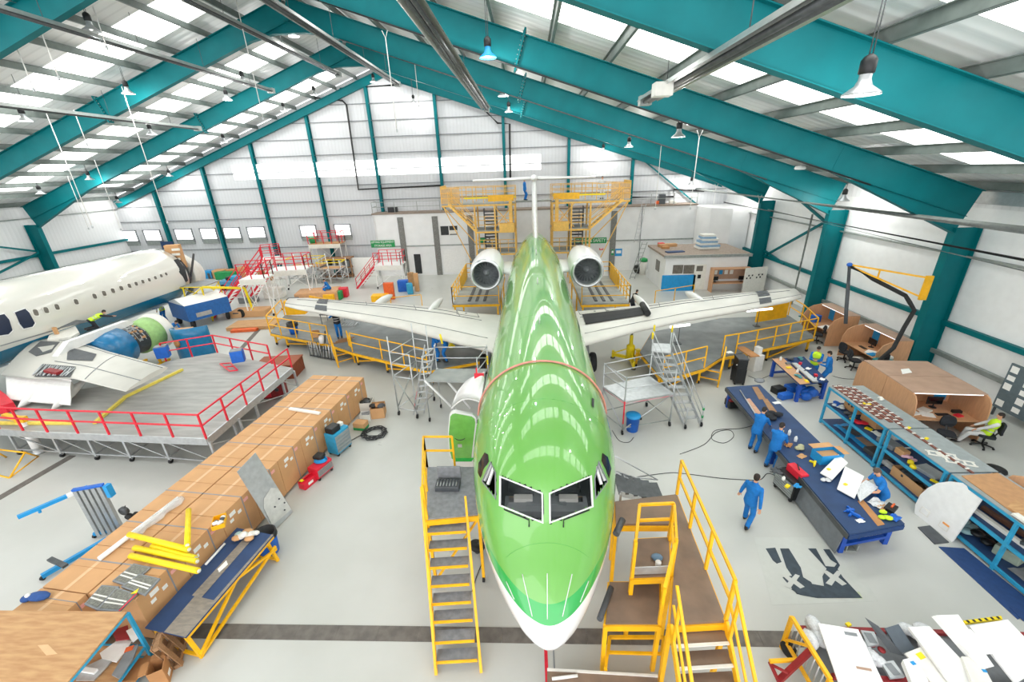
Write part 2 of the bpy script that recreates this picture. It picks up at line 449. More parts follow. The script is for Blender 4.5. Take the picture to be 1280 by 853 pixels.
# translucent band and windows on the gable
M['band'] = emit('gable_light_band', '#ffffff', 1.6)
M['winl'] = emit('daylit_window', '#ffffff', 1.7)
wn += 1
st(MB().box((-13.9, YB-.03, 10.3), (30.4, .1, 1.34)).build('window_%d' % wn, 'band'))
def gwin(x0, x1, z0, z1):
    global wn
    wn += 1
    o = MB().box(((x0+x1)/2, YB-.06, (z0+z1)/2), (x1-x0, .06, z1-z0)).build('window_%d' % wn, 'winl'); st(o)
    f = MB()
    for x in (x0, x1): f.box((x, YB-.1, (z0+z1)/2-.1), (.09, .12, z1-z0+.3))
    for z in (z0, z1): f.box(((x0+x1)/2, YB-.1, z), (x1-x0+.1, .12, .09))
    f.box(((x0+x1)/2, YB-.1, z0-.25), (x1-x0, .08, .42), mi=1)
    f.build('window_frame', ['grey', 'galv'], o)
for (a, b) in ((150, 173), (180, 203), (219, 243), (251, 273), (280, 303), (310, 334), (376, 398), (419, 441)):
    p = atY((a+b)/2, 293, YB); w = abs(atY(b, 293, YB).x-atY(a, 293, YB).x)
    gwin(p.x-w/2+.1, p.x+w/2-.1, 3.95, 5.05)
# ================================================================ THE GREEN AIRLINER
from mathutils.bvhtree import BVHTree
def livery(name, zw, zg, top, band, low, gloss=.35):
    m, nt, b, N, L = newmat(name)
    tc = N.new('ShaderNodeTexCoord'); s = N.new('ShaderNodeSeparateXYZ'); L.new(tc.outputs['Object'], s.inputs[0])
    def gt(v):
        q = N.new('ShaderNodeMath'); q.operation = 'GREATER_THAN'; q.inputs[1].default_value = v; L.new(s.outputs['Z'], q.inputs[0]); return q
    m1 = N.new('ShaderNodeMixRGB'); m1.inputs[1].default_value = lin(low); m1.inputs[2].default_value = lin(band); L.new(gt(zw).outputs[0], m1.inputs[0])
    m2 = N.new('ShaderNodeMixRGB'); m2.inputs[2].default_value = lin(top); L.new(m1.outputs[0], m2.inputs[1]); L.new(gt(zg).outputs[0], m2.inputs[0])
    L.new(m2.outputs[0], b.inputs['Base Color'])
    b.inputs['Roughness'].default_value = gloss; b.inputs['Coat Weight'].default_value = 1; b.inputs['Coat Roughness'].default_value = .02
    return m
M['livery'] = livery('green_airliner_livery', 3.3, 3.5, '#6aad4b', '#16a444', '#e4e5e5')
M['planewhite'] = mat('airliner_white', '#dededc', .3, var=.02, scale=1.5, coat=.4)
M['wingtop'] = mat('airliner_wing_paint', '#d0cec6', .4, var=.04, scale=1.2, coat=.15)
M['exitgreen'] = mat('overwing_exit_green', '#3f9a2c', .3, coat=.5)
M['glass'] = mat('cockpit_glass', '#30383a', .04, alpha=.22, var=.05, spec=.8)
M['seam'] = mat('panel_seam', '#5a5f60', .6)
M['fan'] = mat('fan_blade_titanium', '#92979a', .35, .4, var=.15)
M['lip'] = mat('polished_intake_lip', '#d9dcde', .18, .6, var=.05)
M['duct'] = mat('intake_duct', '#7c8284', .45, var=.1)

AX = lambda y: .22+.0105*(y-4.1)
Y0 = 4.12
NOSE = [  # distance from tip, half width, top z, bottom z, z of widest point
 (0, .02, 3.06, 2.98, 3.02), (.04, .14, 3.17, 2.87, 3.02), (.12, .26, 3.28, 2.77, 3.03), (.3, .43, 3.46, 2.62, 3.05), (.6, .64, 3.72, 2.46, 3.1),
 (.95, .84, 3.98, 2.34, 3.17), (1.25, .985, 4.25, 2.26, 3.24), (1.45, 1.07, 4.5, 2.22, 3.28), (1.7, 1.17, 4.78, 2.18, 3.33), (2.05, 1.29, 4.99, 2.12, 3.4), (2.5, 1.41, 5.13, 2.07, 3.48),
 (3.1, 1.53, 5.23, 2.02, 3.56), (3.8, 1.61, 5.28, 2.0, 3.62), (4.8, 1.65, 5.3, 2.0, 3.65), (12, 1.65, 5.3, 2.0, 3.65), (20, 1.65, 5.3, 2.0, 3.65), (23, 1.6, 5.3, 2.15, 3.7),
 (26, 1.36, 5.25, 2.6, 3.9), (29, 1.0, 5.12, 3.2, 4.15), (31, .7, 4.95, 3.7, 4.3), (32.6, .3, 4.7, 4.2, 4.45)]
def nose_at(d):
    for a, b in zip(NOSE, NOSE[1:]):
        if a[0] <= d <= b[0]:
            i = NOSE.index(a); p = NOSE[max(i-1, 0)]; q = NOSE[min(i+2, len(NOSE)-1)]
            h = b[0]-a[0]; t = (d-a[0])/h; out = []
            for k in range(1, 5):
                ma = (b[k]-p[k])/max(b[0]-p[0], 1e-6)*h; mb_ = (q[k]-a[k])/max(q[0]-a[0], 1e-6)*h
                if d < .3: ma = mb_ = b[k]-a[k]
                out.append((2*t**3-3*t*t+1)*a[k]+(t**3-2*t*t+t)*ma+(-2*t**3+3*t*t)*b[k]+(t**3-t*t)*mb_)
            return out
    return NOSE[-1][1:]
NS = 144
def fring(d, n=NS):
    w, zt, zb, zc = nose_at(d); y = Y0+d; x0 = AX(y); r = []
    for i in range(n):
        a = 2*PI*i/n; c, s = math.cos(a), math.sin(a)
        r.append(V((x0+w*c, y, zc+(zt-zc if s > 0 else zc-zb)*s)))
    return r
ds = [0, .02, .04, .08, .12, .17, .23]
while ds[-1] < 5.0: ds.append(ds[-1]+.05)
while ds[-1] < 32.3: ds.append(ds[-1]+.4)
ds.append(32.6)
fus = MB().loft([fring(d) for d in ds], True)
BV = BVHTree.FromPolygons([tuple(p) for p in fus.v], fus.f)
def surf(px, py, off=0.0):
    p, n, i, dist = BV.ray_cast(CAMLOC, ray(px, py).normalized())
    if p is None: return None
    if n.dot(ray(px, py)) > 0: n = -n
    return p+n*off
def proj(p):
    d = V(p)-CAMLOC; z = d.dot(_fw); return (640+FPX*d.dot(_rt)/z, 426.5+FPX*d.dot(_dd)/z)
def inpoly(p, poly):
    c = False; n = len(poly)
    for i in range(n):
        (x1, y1), (x2, y2) = poly[i], poly[(i+1) % n]
        if (y1 > p[1]) != (y2 > p[1]) and p[0] < (x2-x1)*(p[1]-y1)/(y2-y1)+x1: c = not c
    return c
def inset(poly, d):
    cx = sum(p[0] for p in poly)/len(poly); cy = sum(p[1] for p in poly)/len(poly); o = []
    n = len(poly)
    for i in range(n):
        a, b, c = V((*poly[i-1], 0)), V((*poly[i], 0)), V((*poly[(i+1) % n], 0))
        e1, e2 = (b-a).normalized(), (c-b).normalized()
        s = 1 if e1.cross(e2).z > 0 else -1
        n1 = V((-e1.y, e1.x, 0))*s; n2 = V((-e2.y, e2.x, 0))*s
        m = (n1+n2); m = m/max(m.length_squared, .3)*2
        o.append((b.x+m.x*d, b.y+m.y*d))
    return o
def patch(mb, poly, off, k=8, mi=0):
    """quad-ish outline laid over the skin of the aircraft"""
    n = len(poly)
    if n == 4:
        P = [[surf(*[(poly[0][c]*(1-u)+poly[1][c]*u)*(1-v)+(poly[3][c]*(1-u)+poly[2][c]*u)*v for c in (0, 1)], off) for u in [i/k for i in range(k+1)]] for v in [j/k for j in range(k+1)]]
        vs = [p for r in P for p in r]
        if any(p is None for p in vs): return False
        mb.add(vs, [(j*(k+1)+i, j*(k+1)+i+1, (j+1)*(k+1)+i+1, (j+1)*(k+1)+i) for j in range(k) for i in range(k)], mi, True)
    else:
        cx = sum(p[0] for p in poly)/n; cy = sum(p[1] for p in poly)/n
        c = surf(cx, cy, off); rs = []
        for t in (.5, 1):
            rs.append([surf(cx+(p[0]-cx)*t, cy+(p[1]-cy)*t, off) for p in poly])
        if any(p is None for r in rs for p in r): return False
        mb.add([c]+rs[0]+rs[1], [(0, 1+i, 1+(i+1) % n) for i in range(n)]+[(1+i, 1+n+i, 1+n+(i+1) % n, 1+(i+1) % n) for i in range(n)], mi, True)
    return True
def rim(mb, poly, w, off, th=.02, k=6, mi=0):
    inn = inset(poly, w); n = len(poly)
    for i in range(n):
        a, b = poly[i], poly[(i+1) % n]; c, d = inn[i], inn[(i+1) % n]
        R = []
        for j in range(k+1):
            t = j/k; o_ = (a[0]*(1-t)+b[0]*t, a[1]*(1-t)+b[1]*t); i_ = (c[0]*(1-t)+d[0]*t, c[1]*(1-t)+d[1]*t)
            A, B, A2, B2 = surf(*o_, .002), surf(*i_, .002), surf(*o_, off), surf(*i_, off)
            if None in (A, B, A2, B2): return
            R.append([A, A2, B2, B])
        mb.loft(R, False, mi, False)

WS = [[(625, 595), (678.6, 616.4), (679.3, 655), (624.6, 632.5)], [(738.8, 594.5), (686.1, 616.4), (686.6, 655), (741, 634)]]
SW = [[(613.5, 577.5), (620.3, 591), (620.3, 625), (602.5, 602)], [(748, 576.5), (742.3, 599), (743.5, 625), (759.5, 602.5)]]
RW = [[(606, 566), (610.3, 568.5), (611.3, 577.5), (600.8, 598), (597.6, 591), (598.5, 579)], [(752.5, 566.5), (759.3, 571.5), (763.8, 586), (761, 598.5), (751.6, 576.5)]]
hole = [inset(p, .6) for p in WS+SW]
plane = T('airliner', 'green twin-jet airliner with a white nose tip parked nose-first in the middle of the hangar', 'airplane', (AX(18), 18, 0))
f2 = MB(); f2.v = fus.v
for f, mi, sm in zip(fus.f, fus.m, fus.s):
    if len(f) == 4:
        c = (fus.v[f[0]]+fus.v[f[1]]+fus.v[f[2]]+fus.v[f[3]])/4
        if c.y < 9 and c.z > 3.8:
            q = proj(c)
            if any(inpoly(q, h) for h in hole): continue
    f2.f.append(f); f2.m.append(0); f2.s.append(sm)
f2.build('fuselage', 'livery', plane)
for i, p in enumerate(WS):
    mb = MB(); rim(mb, p, 1.8, .022); fr = mb.build('windshield_frame', 'planewhite', plane)
    mb = MB(); patch(mb, inset(p, 1.2), .006); mb.build('pane', 'glass', fr)
for i, p in enumerate(SW):
    mb = MB(); rim(mb, p, 1.0, .015); fr = mb.build('side_window_frame', 'grey', plane)
    # opened sliding pane: pale bars inside the frame
    a, b = ((613, 580), (604, 601)) if i == 0 else ((749, 579), (757.5, 601))
    s2 = 1 if i == 0 else -1
    mb = MB()
    for dx in (0, 4.2):
        mb.bar(surf(a[0]+dx*s2*.7, a[1]+dx*.9, -.03), surf(b[0]+dx*s2, b[1]+dx*1.1, -.03), .05, .04)
    mb.build('sliding_pane', 'planewhite', fr)
for p in RW:
    mb = MB()
    if patch(mb, p, .008): mb.build('side_window', 'screen', plane)
# cockpit interior
ck = MB()
cc = V((AX(Y0+3.5), Y0+3.5, 3.6)); ck.prism([cc+(p-cc)*.95 for p in fring(3.5, 40)], .04, (0, 1, 0))
def hw(d, z):
    w, zt, zb, zc = nose_at(d); r = (z-zc)/((zt-zc) if z > zc else (zc-zb)); return w*math.sqrt(max(0, 1-r*r))*.94
cf = [1.3+.22*i for i in range(11)]
ck.prism([V((AX(6)-hw(d, 3.3), Y0+d, 3.3)) for d in cf]+[V((AX(6)+hw(d, 3.3), Y0+d, 3.3)) for d in cf[::-1]], .04)
ck.build('cockpit_bulkhead', 'darkint', plane)
ck = MB()
ck.box((AX(6), 5.88, 4.1), (1.5, .35, .12), mi=0); ck.box((AX(6), 6.1, 3.9), (1.5, .1, .4), mi=1)
for x in (-.55, .55): ck.box((AX(6)+x*.75, 5.98, 4.12), (.34, .12, .24), mi=2); ck.box((AX(6)+x*.38, 5.95, 4.1), (.3, .2, .16), mi=1); ck.box((AX(6)+x*1.05, 6.0, 4.1), (.2, .14, .12), mi=3)
ck.box((AX(6), 6.6, 3.75), (.4, .9, .35), mi=1)
ck.build('instrument_panel', ['grey', 'duct', 'offwhite', 'card'], plane)
for x in (-.5, .5):
    ck = MB(); ck.box((AX(6)+x, 6.9, 3.75), (.46, .46, .12)); ck.box((AX(6)+x, 7.12, 4.15), (.46, .12, .75)); ck.build('pilot_seat', 'steel', plane, bevel=.03)
# wipers
for (a, b, c) in (((661.5, 650), (661.5, 659), (632, 637)), ((704, 650), (704, 659.5), (735, 637.5))):
    MB().path([surf(*b, .015), surf(*a, .03), surf(*c, .04)], .012, 5).build('wiper', 'black', plane)
# lightning strips on the radome and its seam
for a, b in (((653, 718), (665.5, 771)), ((684, 717), (684.3, 774.5)), ((715, 718), (703, 771)), ((633, 727), (643, 749.5)), ((735.5, 727), (725, 753))):
    MB().path([surf(a[0]+(b[0]-a[0])*t/8, a[1]+(b[1]-a[1])*t/8, .004) for t in range(9)], .008, 5).build('lightning_strip', 'planewhite', plane)
MB().path([V(p) for p in fring(1.02, 48)[5:20]], .004, 4).build('radome_seam', 'exitgreen', plane)
for d, a, b in ((3.6, 3, 22), (9.0, 2, 23), (14.5, 2, 23), (20.5, 2, 23), (24.5, 2, 23)):
    MB().path([V(p) for p in fring(d, 48)[a:b]], .005, 4).build('skin_seam', 'exitgreen', plane)
for dx in (-.55,):
    MB().path([V((AX(Y0+d)+dx, Y0+d, surfz)) for d, surfz in [(d, 5.3-.1) for d in (6, 10, 15, 20)]], .004, 4).build('skin_seam', 'exitgreen', plane)
# antennas on the spine
for d in (8.2, 13.0, 19.5):
    y = Y0+d; MB().loft([[V((AX(y)+.02*a, y+b, 5.29+c)) for a, b in ((-1, 0), (0, -.16), (1, 0), (0, .2))] for c in (0, .26)], True).build('blade_antenna', 'planewhite', plane)
for i, (px, py) in enumerate(((633.3, 367), (711, 367))):
    poly = [(px+3.6*math.cos(2*PI*k/18)+(.8 if i == 0 else -.8)*math.sin(2*PI*k/18)*-3, py+12.5*math.sin(2*PI*k/18)) for k in range(18)]
    mb = MB()
    if patch(mb, poly, .01): mb.build('overwing_exit', 'exitgreen', plane)
# small marks on the left exit door skin
# right service door opening
mb = MB()
pl = [(737.2, 484), (741, 486), (750, 496), (757, 511), (760.5, 528), (761.5, 537), (757.5, 531), (752, 520), (745, 511), (739.5, 507)]
if patch(mb, pl, .012): mb.build('service_door_surround', 'planewhite', plane)
mb = MB()
if patch(mb, [(739.2, 498), (742, 499.5), (741.6, 511), (738.8, 507.5)], .02, 3): mb.build('service_door_opening', 'darkint', plane)
# open front passenger door, swung forward on its hinge
def dz(y): return abs(atY(560, 519.5, y).z-atY(567, 581, y).z)
yd = min([7+.05*i for i in range(60)], key=lambda y: abs(dz(y)-1.78))
poly = [(560.5, 523), (563, 520), (567, 519), (590, 523), (594, 526), (595, 531), (592.5, 555), (591, 586.5), (568.5, 581.5), (563.5, 576), (561, 568), (558.8, 545)]
P3 = [atY(x, y, yd) for x, y in poly]
zlo = min(p.z for p in P3)
P3 = [p+V((0, .1*(p.z-zlo), 0)) for p in P3]
pd = MB().prism(P3, .09, (0, 1, .1)).build('passenger_door', 'planewhite', plane)
cen = sum(P3, V((0, 0, 0)))/len(P3)
def shr(t, zmin, zmax):
    o = []
    for p in P3:
        q = cen+(p-cen)*t; q.z = min(max(q.z, zmin), zmax); q.y = cen.y+.1*(q.z-cen.z)-.014; o.append(q)
    return o
hgt_ = 1.8
MB().prism(shr(.92, zlo+.38, 99), .006, (0, 1, 0)).build('green_skin', mat('door_green_skin', '#6aad4b', .25, coat=.5), pd)
MB().prism(shr(.92, zlo+.26, zlo+.38), .006, (0, 1, 0)).build('dark_green_stripe', mat('door_dark_green', '#0ea83c', .3, coat=.4), pd)
c = cen+V((0, -.05, -.22)); c.y = yd-.06
MB().path([c+V((.16*math.sin(t), -.02, .3-.13*math.cos(t))) for t in [-1.1+.2*i for i in range(12)]], .012, 5).build('handle_groove', 'black', pd)
MB().box(c+V((-.02, -.02, -.02)), (.12, .02, .1)).build('handle', 'alu', pd)
# hinge arm and dark doorway behind the door
MB().bar(P3[4]+V((-.02, .05, -.2)), P3[4]+V((.35, .6, -.3)), .06).build('hinge_arm', 'steel', plane)
mb = MB()
if patch(mb, [(593.5, 524), (602, 512), (599.5, 545), (592.8, 560)], .012, 5): mb.build('doorway', 'darkint', plane)
# raised white cargo door on the left side
pts = [((606, 473), 4.15), ((596, 472), 4.05), ((582, 476.6), 3.85), ((571, 490), 3.55), ((563.4, 510), 3.3), ((601, 502), 3.9)]
outer = [at(*p, z) for p, z in pts]
mb = MB(); A = outer[:5]; 
h0, h1 = outer[0], outer[5]; R = []
for t in [i/8 for i in range(9)]:
    a = lerp(h0, h1, t)
    i = t*4; k = min(int(i), 3); e = lerp(outer[k], outer[k+1], i-k)
    R.append([lerp(a, e, s)+V((0, 0, .22*math.sin(PI*s))) for s in [j/8 for j in range(9)]])
vs = [p for r in R for p in r]; n9 = len(vs); vs += [p-V((0, 0, .06)) for p in vs]
fs = [(j*9+i, j*9+i+1, (j+1)*9+i+1, (j+1)*9+i) for j in range(8) for i in range(8)]
fs += [tuple(q+n9 for q in f)[::-1] for f in fs]
bd = [i for i in range(9)]+[9*j+8 for j in range(1, 9)]+[72+i for i in range(7, -1, -1)]+[9*j for j in range(7, 0, -1)]
fs += [(bd[i], bd[(i+1) % len(bd)], bd[(i+1) % len(bd)]+n9, bd[i]+n9) for i in range(len(bd))]
cd = MB().add(vs, fs, 0, True).build('cargo_door', 'planewhite', plane)
MB().box(at(599, 470, 4.25), (.28, .05, .16)).box(at(596, 468, 4.3)+V((0, 0, .05)), (.04, .05, .3)).build('red_lock', 'red', cd)

# ---- wings
def airfoil(le, te, tc, n=9):
    le, te = V(le), V(te); c = (te-le); ch = c.length; up = V((0, 0, 1)); P = []
    xs = [(1-math.cos(PI*i/n))/2 for i in range(n+1)]
    th = lambda x: 5*tc*(.2969*math.sqrt(x)-.126*x-.3516*x*x+.2843*x**3-.1015*x**4)
    top = [le+c*x+up*(th(x)*ch*1.0+.02*ch*4*x*(1-x)) for x in xs]; bot = [le+c*x-up*th(x)*ch*.8 for x in xs]
    return top+bot[-2:0:-1]
WL = [((-.8, 15.6, 2.35), (-.8, 21.2, 2.35), .13)]
def wing(secs, name):
    mb = MB(); R = [airfoil(*s) for s in secs]
    mb.loft(R, True, 0); return mb.build(name, 'wingtop', plane)
def zw(x): return 2.45+.045*abs(x-.3)
Lsec = [((.0, 14.9, 2.4), (.2, 21.2, 2.4), .13)]
for (l, t) in (((613, 440), (597, 392)), ((560, 427), (545, 384)), ((500, 411), (490, 379.5)), ((430, 397), (425, 375.5)), ((372, 387), (385, 372.5)), ((356, 383), (362, 373))):
    x = atY(*l, 18).x; x = at(*l, 2.8).x; Lsec.append((at(*l, zw(x)), at(*t, zw(x)), .1))
Rsec = [((.4, 14.9, 2.4), (.4, 21.2, 2.4), .13)]
for (l, t) in (((733, 432), (721, 389)), ((800, 414), (790, 383)), ((855, 402), (855, 374.5)), ((930, 389), (925, 366.5)), ((985, 378), (978, 361.5)), ((1002, 373), (992, 360.5))):
    x = at(*l, 2.8).x; Rsec.append((at(*l, zw(x)), at(*t, zw(x)), .1))
wl = wing(Lsec, 'wing'); wr = wing(Rsec, 'wing')
def wpt(secs, u, x):
    i = min(int(u), len(secs)-2); t = u-i
    def pt(s):
        le, te = V(s[0]), V(s[1]); c = te-le; ch = c.length; tc = s[2]
        return le+c*x+V((0, 0, 5*tc*(.2969*math.sqrt(x)-.126*x-.3516*x*x+.2843*x**3-.1015*x**4)*ch+.08*ch*x*(1-x)+.006))
    return lerp(pt(secs[i]), pt(secs[i+1]), t)
for secs, w in ((Lsec, wl), (Rsec, wr)):
    for x, u0, u1 in ((.16, 1, 6), (.62, 1, 5.4), (.8, 1.5, 4.5)):
        MB().path([wpt(secs, u0+(u1-u0)*k/20, x) for k in range(21)], .018 if x > .2 else .01, 4).build('panel_line', 'seam', w)
    for u in (1.5, 2.5, 3.5, 4.4):
        MB().path([wpt(secs, u, .62+.38*k/6) for k in range(7)], .014, 4).build('panel_line', 'seam', w)
    mb = MB()     # dark walkway band near the tip
    for (x0, x1) in ((.06, .3), (.4, .62), (.68, .95)):
        mb.add([wpt(secs, u, x)+V((0, 0, .01)) for u in (4.35, 4.62) for x in (x0, (x0+x1)/2, x1)], [(0, 1, 4, 3), (1, 2, 5, 4)])
    mb.build('dark_patch', 'dkgrey', w)
    mb = MB()     # wing root fuel panel outline
    a = [wpt(secs, 1.0+.02, .75), wpt(secs, 1.55, .72), wpt(secs, 1.5, .98), wpt(secs, 1.02, .98)]
    mb.path(a+[a[0]], .015, 4); mb.tube(wpt(secs, 1.3, .85), wpt(secs, 1.3, .85)+V((0, 0, .01)), .06, 10); mb.build('access_panel', 'seam', w)
for a, b in (((535, 391), (551, 377)), ((468, 382), (487, 372.5)), ((795, 373), (811, 388)), ((861, 369), (880, 379))):
    p, q = at(*a, 2.75), at(*b, 2.8)
    if p.y > q.y: p, q = q, p
    d = q-p; R = []
    for t, r in ((0, .02), (.08, .12), (.25, .2), (.5, .24), (.75, .2), (.93, .1), (1, .02)):
        R.append(MB.ring(p+V((0, -.3, 0))+(d+V((0, .9, 0)))*t+V((0, 0, .02)), d+V((0, .9, 0)), r*.8, 10, ry=r))
    MB().loft(R).build('flap_track_fairing', 'planewhite', plane)
# ---- engines
def engine(cx, cy, cz, sx):
    e = MB()
    prof = [(.74, .55), (.76, .1), (.78, .02), (.84, -.04), (.9, .0), (.955, .14), (1.0, .5), (1.03, 1.1), (1.02, 1.9), (.95, 2.8), (.82, 3.7), (.68, 4.4), (.6, 4.4), (.58, 3.6)]
    e.lathe(prof, (cx, cy, cz), (.0, 1, .03), 40, cap=False)
    o = e.build('engine_nacelle', 'planewhite', plane)
    MB().lathe([(.765, .12), (.775, .02), (.84, -.055), (.905, -.005), (.95, .1)], (cx, cy-.002, cz), (0, 1, .03), 40, cap=False).build('intake_lip', 'lip', o)
    MB().lathe([(.75, .1), (.73, .6), (.73, .75), (.02, .78)], (cx, cy, cz), (0, 1, .03), 40, cap=False).build('intake_duct', 'duct', o)
    f = MB()
    for k in range(22):
        a = 2*PI*k/22; R = []
        for r in (.2, .45, .72):
            tw = .5+r*.7; ca, sa = math.cos(a), math.sin(a)
            rad = V((ca, 0, sa)); tan = V((-sa, 0, ca)); w = .07+.05*r
            c = V((cx, cy+.62, cz))+rad*r; d = tan*math.cos(tw)*w+V((0, 1, 0))*math.sin(tw)*w
            R.append([c-d, c+d, c+d+V((0, .01, 0)), c-d+V((0, .01, 0))])
        f.loft(R, True, 0, False)
    f.build('fan', 'fan', o)
    MB().lathe([(.0, .3), (.08, .36), (.15, .48), (.2, .62), (.2, .75)], (cx, cy, cz), (0, 1, .03), 20, cap=False).build('spinner', 'grey', o)
    # pylon
    x1 = AX(cy+2)+sx*1.2; mb = MB(); R = []
    for x, y0, y1, th in ((cx-sx*.75, cy+.9, cy+4.2, .2), (x1, cy+.4, cy+4.4, .26)):
        ring = airfoil((x, y0, cz-.1), (x, y1, cz-.1), .1, 8); R.append(ring)
    mb.loft(R).build('engine_pylon', 'planewhite', plane)
engine(AX(24.2)-2.98, 24.2, 4.03, -1); engine(AX(24.2)+2.98, 24.0, 4.12, 1)
# ---- fin and T-tail
xf = AX(33)
def finsec(z, y0, y1, t):
    pr_ = [(0, 0), (.04, .45), (.15, .85), (.35, 1), (.6, .75), (1, .05)]
    L_ = [V((xf-t/2*w, y0+(y1-y0)*x, z)) for x, w in pr_]; R_ = [V((xf+t/2*w, y0+(y1-y0)*x, z)) for x, w in pr_[:0:-1]]
    return L_+R_
MB().loft([finsec(4.9, 27.8, 35.6, .3), finsec(5.35, 30.2, 35.8, .4), finsec(6.2, 31.8, 36.3, .44), finsec(9.0, 34.4, 37.6, .36)]).build('fin', mat('fin_pale_grey', '#dcdedd', .35, coat=.3), plane)
MB().lathe([(.02, 0), (.2, .35), (.27, .9), (.26, 2.4), (.1, 3.6), (.02, 3.9)], (xf, 34.0, 9.05), (0, 1, 0), 14).build('tail_bullet', 'planewhite', plane)
for s in (-1, 1):
    MB().loft([airfoil((xf, 34.9, 9.0), (xf, 37.4, 9.0), .1), airfoil((xf+s*5.0, 36.4, 8.95), (xf+s*5.0, 38.0, 8.95), .09)]).build('tailplane', 'planewhite', plane)
# ---- landing gear (the aircraft stands on jacks)
for sx in (-2.5, 2.5):
    x = AX(19.3)+sx; g = MB(); g.tube((x-sx*.04, 19.3, 2.5), (x, 19.3, .62), .11, 10); g.tube((x-.38, 19.3, .62), (x+.38, 19.3, .62), .08, 8); g.bar((x, 19.3, 1.3), (x-sx*.4, 19.3, 2.4), .09)
    o = g.build('main_gear_leg', 'grey', plane)
    for dx in (-.28, .28):
        wd = MB(); wd.lathe([(.3, -.13), (.44, -.15), (.5, -.09), (.51, 0), (.5, .09), (.44, .15), (.3, .13)], (x+dx, 19.3, .6), (1, 0, 0), 24, cap=False); ty = wd.build('tyre', 'rubber', o)
        MB().lathe([(.0, -.1), (.2, -.11), (.3, -.12), (.3, .12), (.2, .11), (0, .1)], (x+dx, 19.3, .6), (1, 0, 0), 18, cap=False).build('wheel_hub', 'alu', ty)
x = AX(7.6); g = MB(); g.tube((x, 7.6, 2.3), (x, 7.6, .5), .09, 10); g.tube((x-.25, 7.6, .45), (x+.25, 7.6, .45), .06, 8); o = g.build('nose_gear_leg', 'grey', plane)
for dx in (-.2, .2):
    MB().lathe([(.0, -.08), (.2, -.09), (.32, -.1), (.38, 0), (.32, .1), (.2, .09), (0, .08)], (x+dx, 7.6, .45), (1, 0, 0), 22, cap=False).build('tyre', 'rubber', o)
# hose over the fuselage
ys = Y0+9.0
yh = at(681, 451.5, 5.33).y
hs = [V(p) for p in fring(yh-Y0, 96)]
c0 = V((AX(yh), yh, 3.65))
pth = [c0+(p-c0)*1.02 for p in hs[1:48]]
tag(MB().path(pth, .028, 6).build('hose', mat('pink_hose_rubber', '#d98f80', .55)), 'pinkish hose draped over the top of the green fuselage', 'hose')
# black mat rolled out over the right wing
mp = [wpt(Rsec, u, x)+V((0, 0, .03)) for u in (1.05, 1.4, 1.8, 2.15) for x in (.35, .55, .72)]
mb = MB().add(mp+[p+V((0, 0, .012)) for p in mp], [(r*3+i, r*3+i+1, r*3+i+4, r*3+i+3) for r in range(3) for i in range(2)]+[(12+r*3+i, 12+r*3+i+1, 12+r*3+i+4, 12+r*3+i+3) for r in range(3) for i in range(2)])
mat_t = T('wing_mat', 'black rubber walkway mat rolled out on the right wing root of the green airliner', 'mat', mp[0])
mb.build('mat_sheet', 'rubber', mat_t); MB().tube(wpt(Rsec, 2.2, .28)+V((0, 0, .16)), wpt(Rsec, 2.16, .78)+V((0, 0, .16)), .15, 14).build('mat_roll', 'rubber', mat_t)
# black board beside the right service door
a, b = at(757, 494, 2.7), at(764, 512, 2.0)
# ================================================================ DOCKS, STEPS AND SCAFFOLDS
def rail(mb, pts, h=1.1, step=1.2, w=.05, mids=(.55,), mi=0, kick=0, skip=False):
    pts = [V(p) for p in pts]
    for a, b in zip(pts, pts[1:]):
        L_ = (b-a).length; n = max(1, round(L_/step)); up = V((0, 0, h))
        for i in range(1 if skip else 0, n+1):
            p = lerp(a, b, i/n); mb.bar(p, p+up, w, mi=mi)
        for z in (h,)+tuple(mids): mb.bar(a+V((0, 0, z)), b+V((0, 0, z)), w*.9, mi=mi)
        if kick: mb.bar(a+V((0, 0, kick/2)), b+V((0, 0, kick/2)), .02, kick, mi=mi)
    return mb
def rails(parent, pts, mt, **k):
    for i, (a, b) in enumerate(zip(pts, pts[1:])): rail(MB(), [a, b], skip=i > 0, **k).build('guard_rail', mt, parent)
def castor(parent, p, r=.09, mt='rubber'):
    p = V(p); mb = MB(); mb.lathe([(.02, -.03), (r, -.03), (r, .03), (.02, .03)], (p.x, p.y, r), (1, 0, 0), 14, mi=0); mb.bar((p.x, p.y, r), (p.x, p.y+.03, r*2.4), .05, .03, mi=1)
    return mb.build('castor', [mt, 'galv'], parent)
def leg(parent, p, z, mt, w=.07, wheel=False):
    p = V(p); MB().bar((p.x, p.y, .12 if wheel else 0), (p.x, p.y, z), w).build('leg', mt, parent)
    if wheel: castor(parent, p)
def deckpart(parent, pts, z, mt, th=.12, edge=None, name='deck'):
    P = [V((p[0], p[1], z-th)) for p in pts]
    o = MB().prism(P, th).build(name, mt, parent)
    if edge:
        mb = MB(); n = len(P)
        for i in range(n):
            a, b = P[i], P[(i+1) % n]; mb.bar(a+V((0, 0, -.03)), b+V((0, 0, -.03)), .08, .14)
        mb.build('edge_frame', edge, parent)
    return o
def A(pts, z): return [at(x, y, z) for x, y in pts]

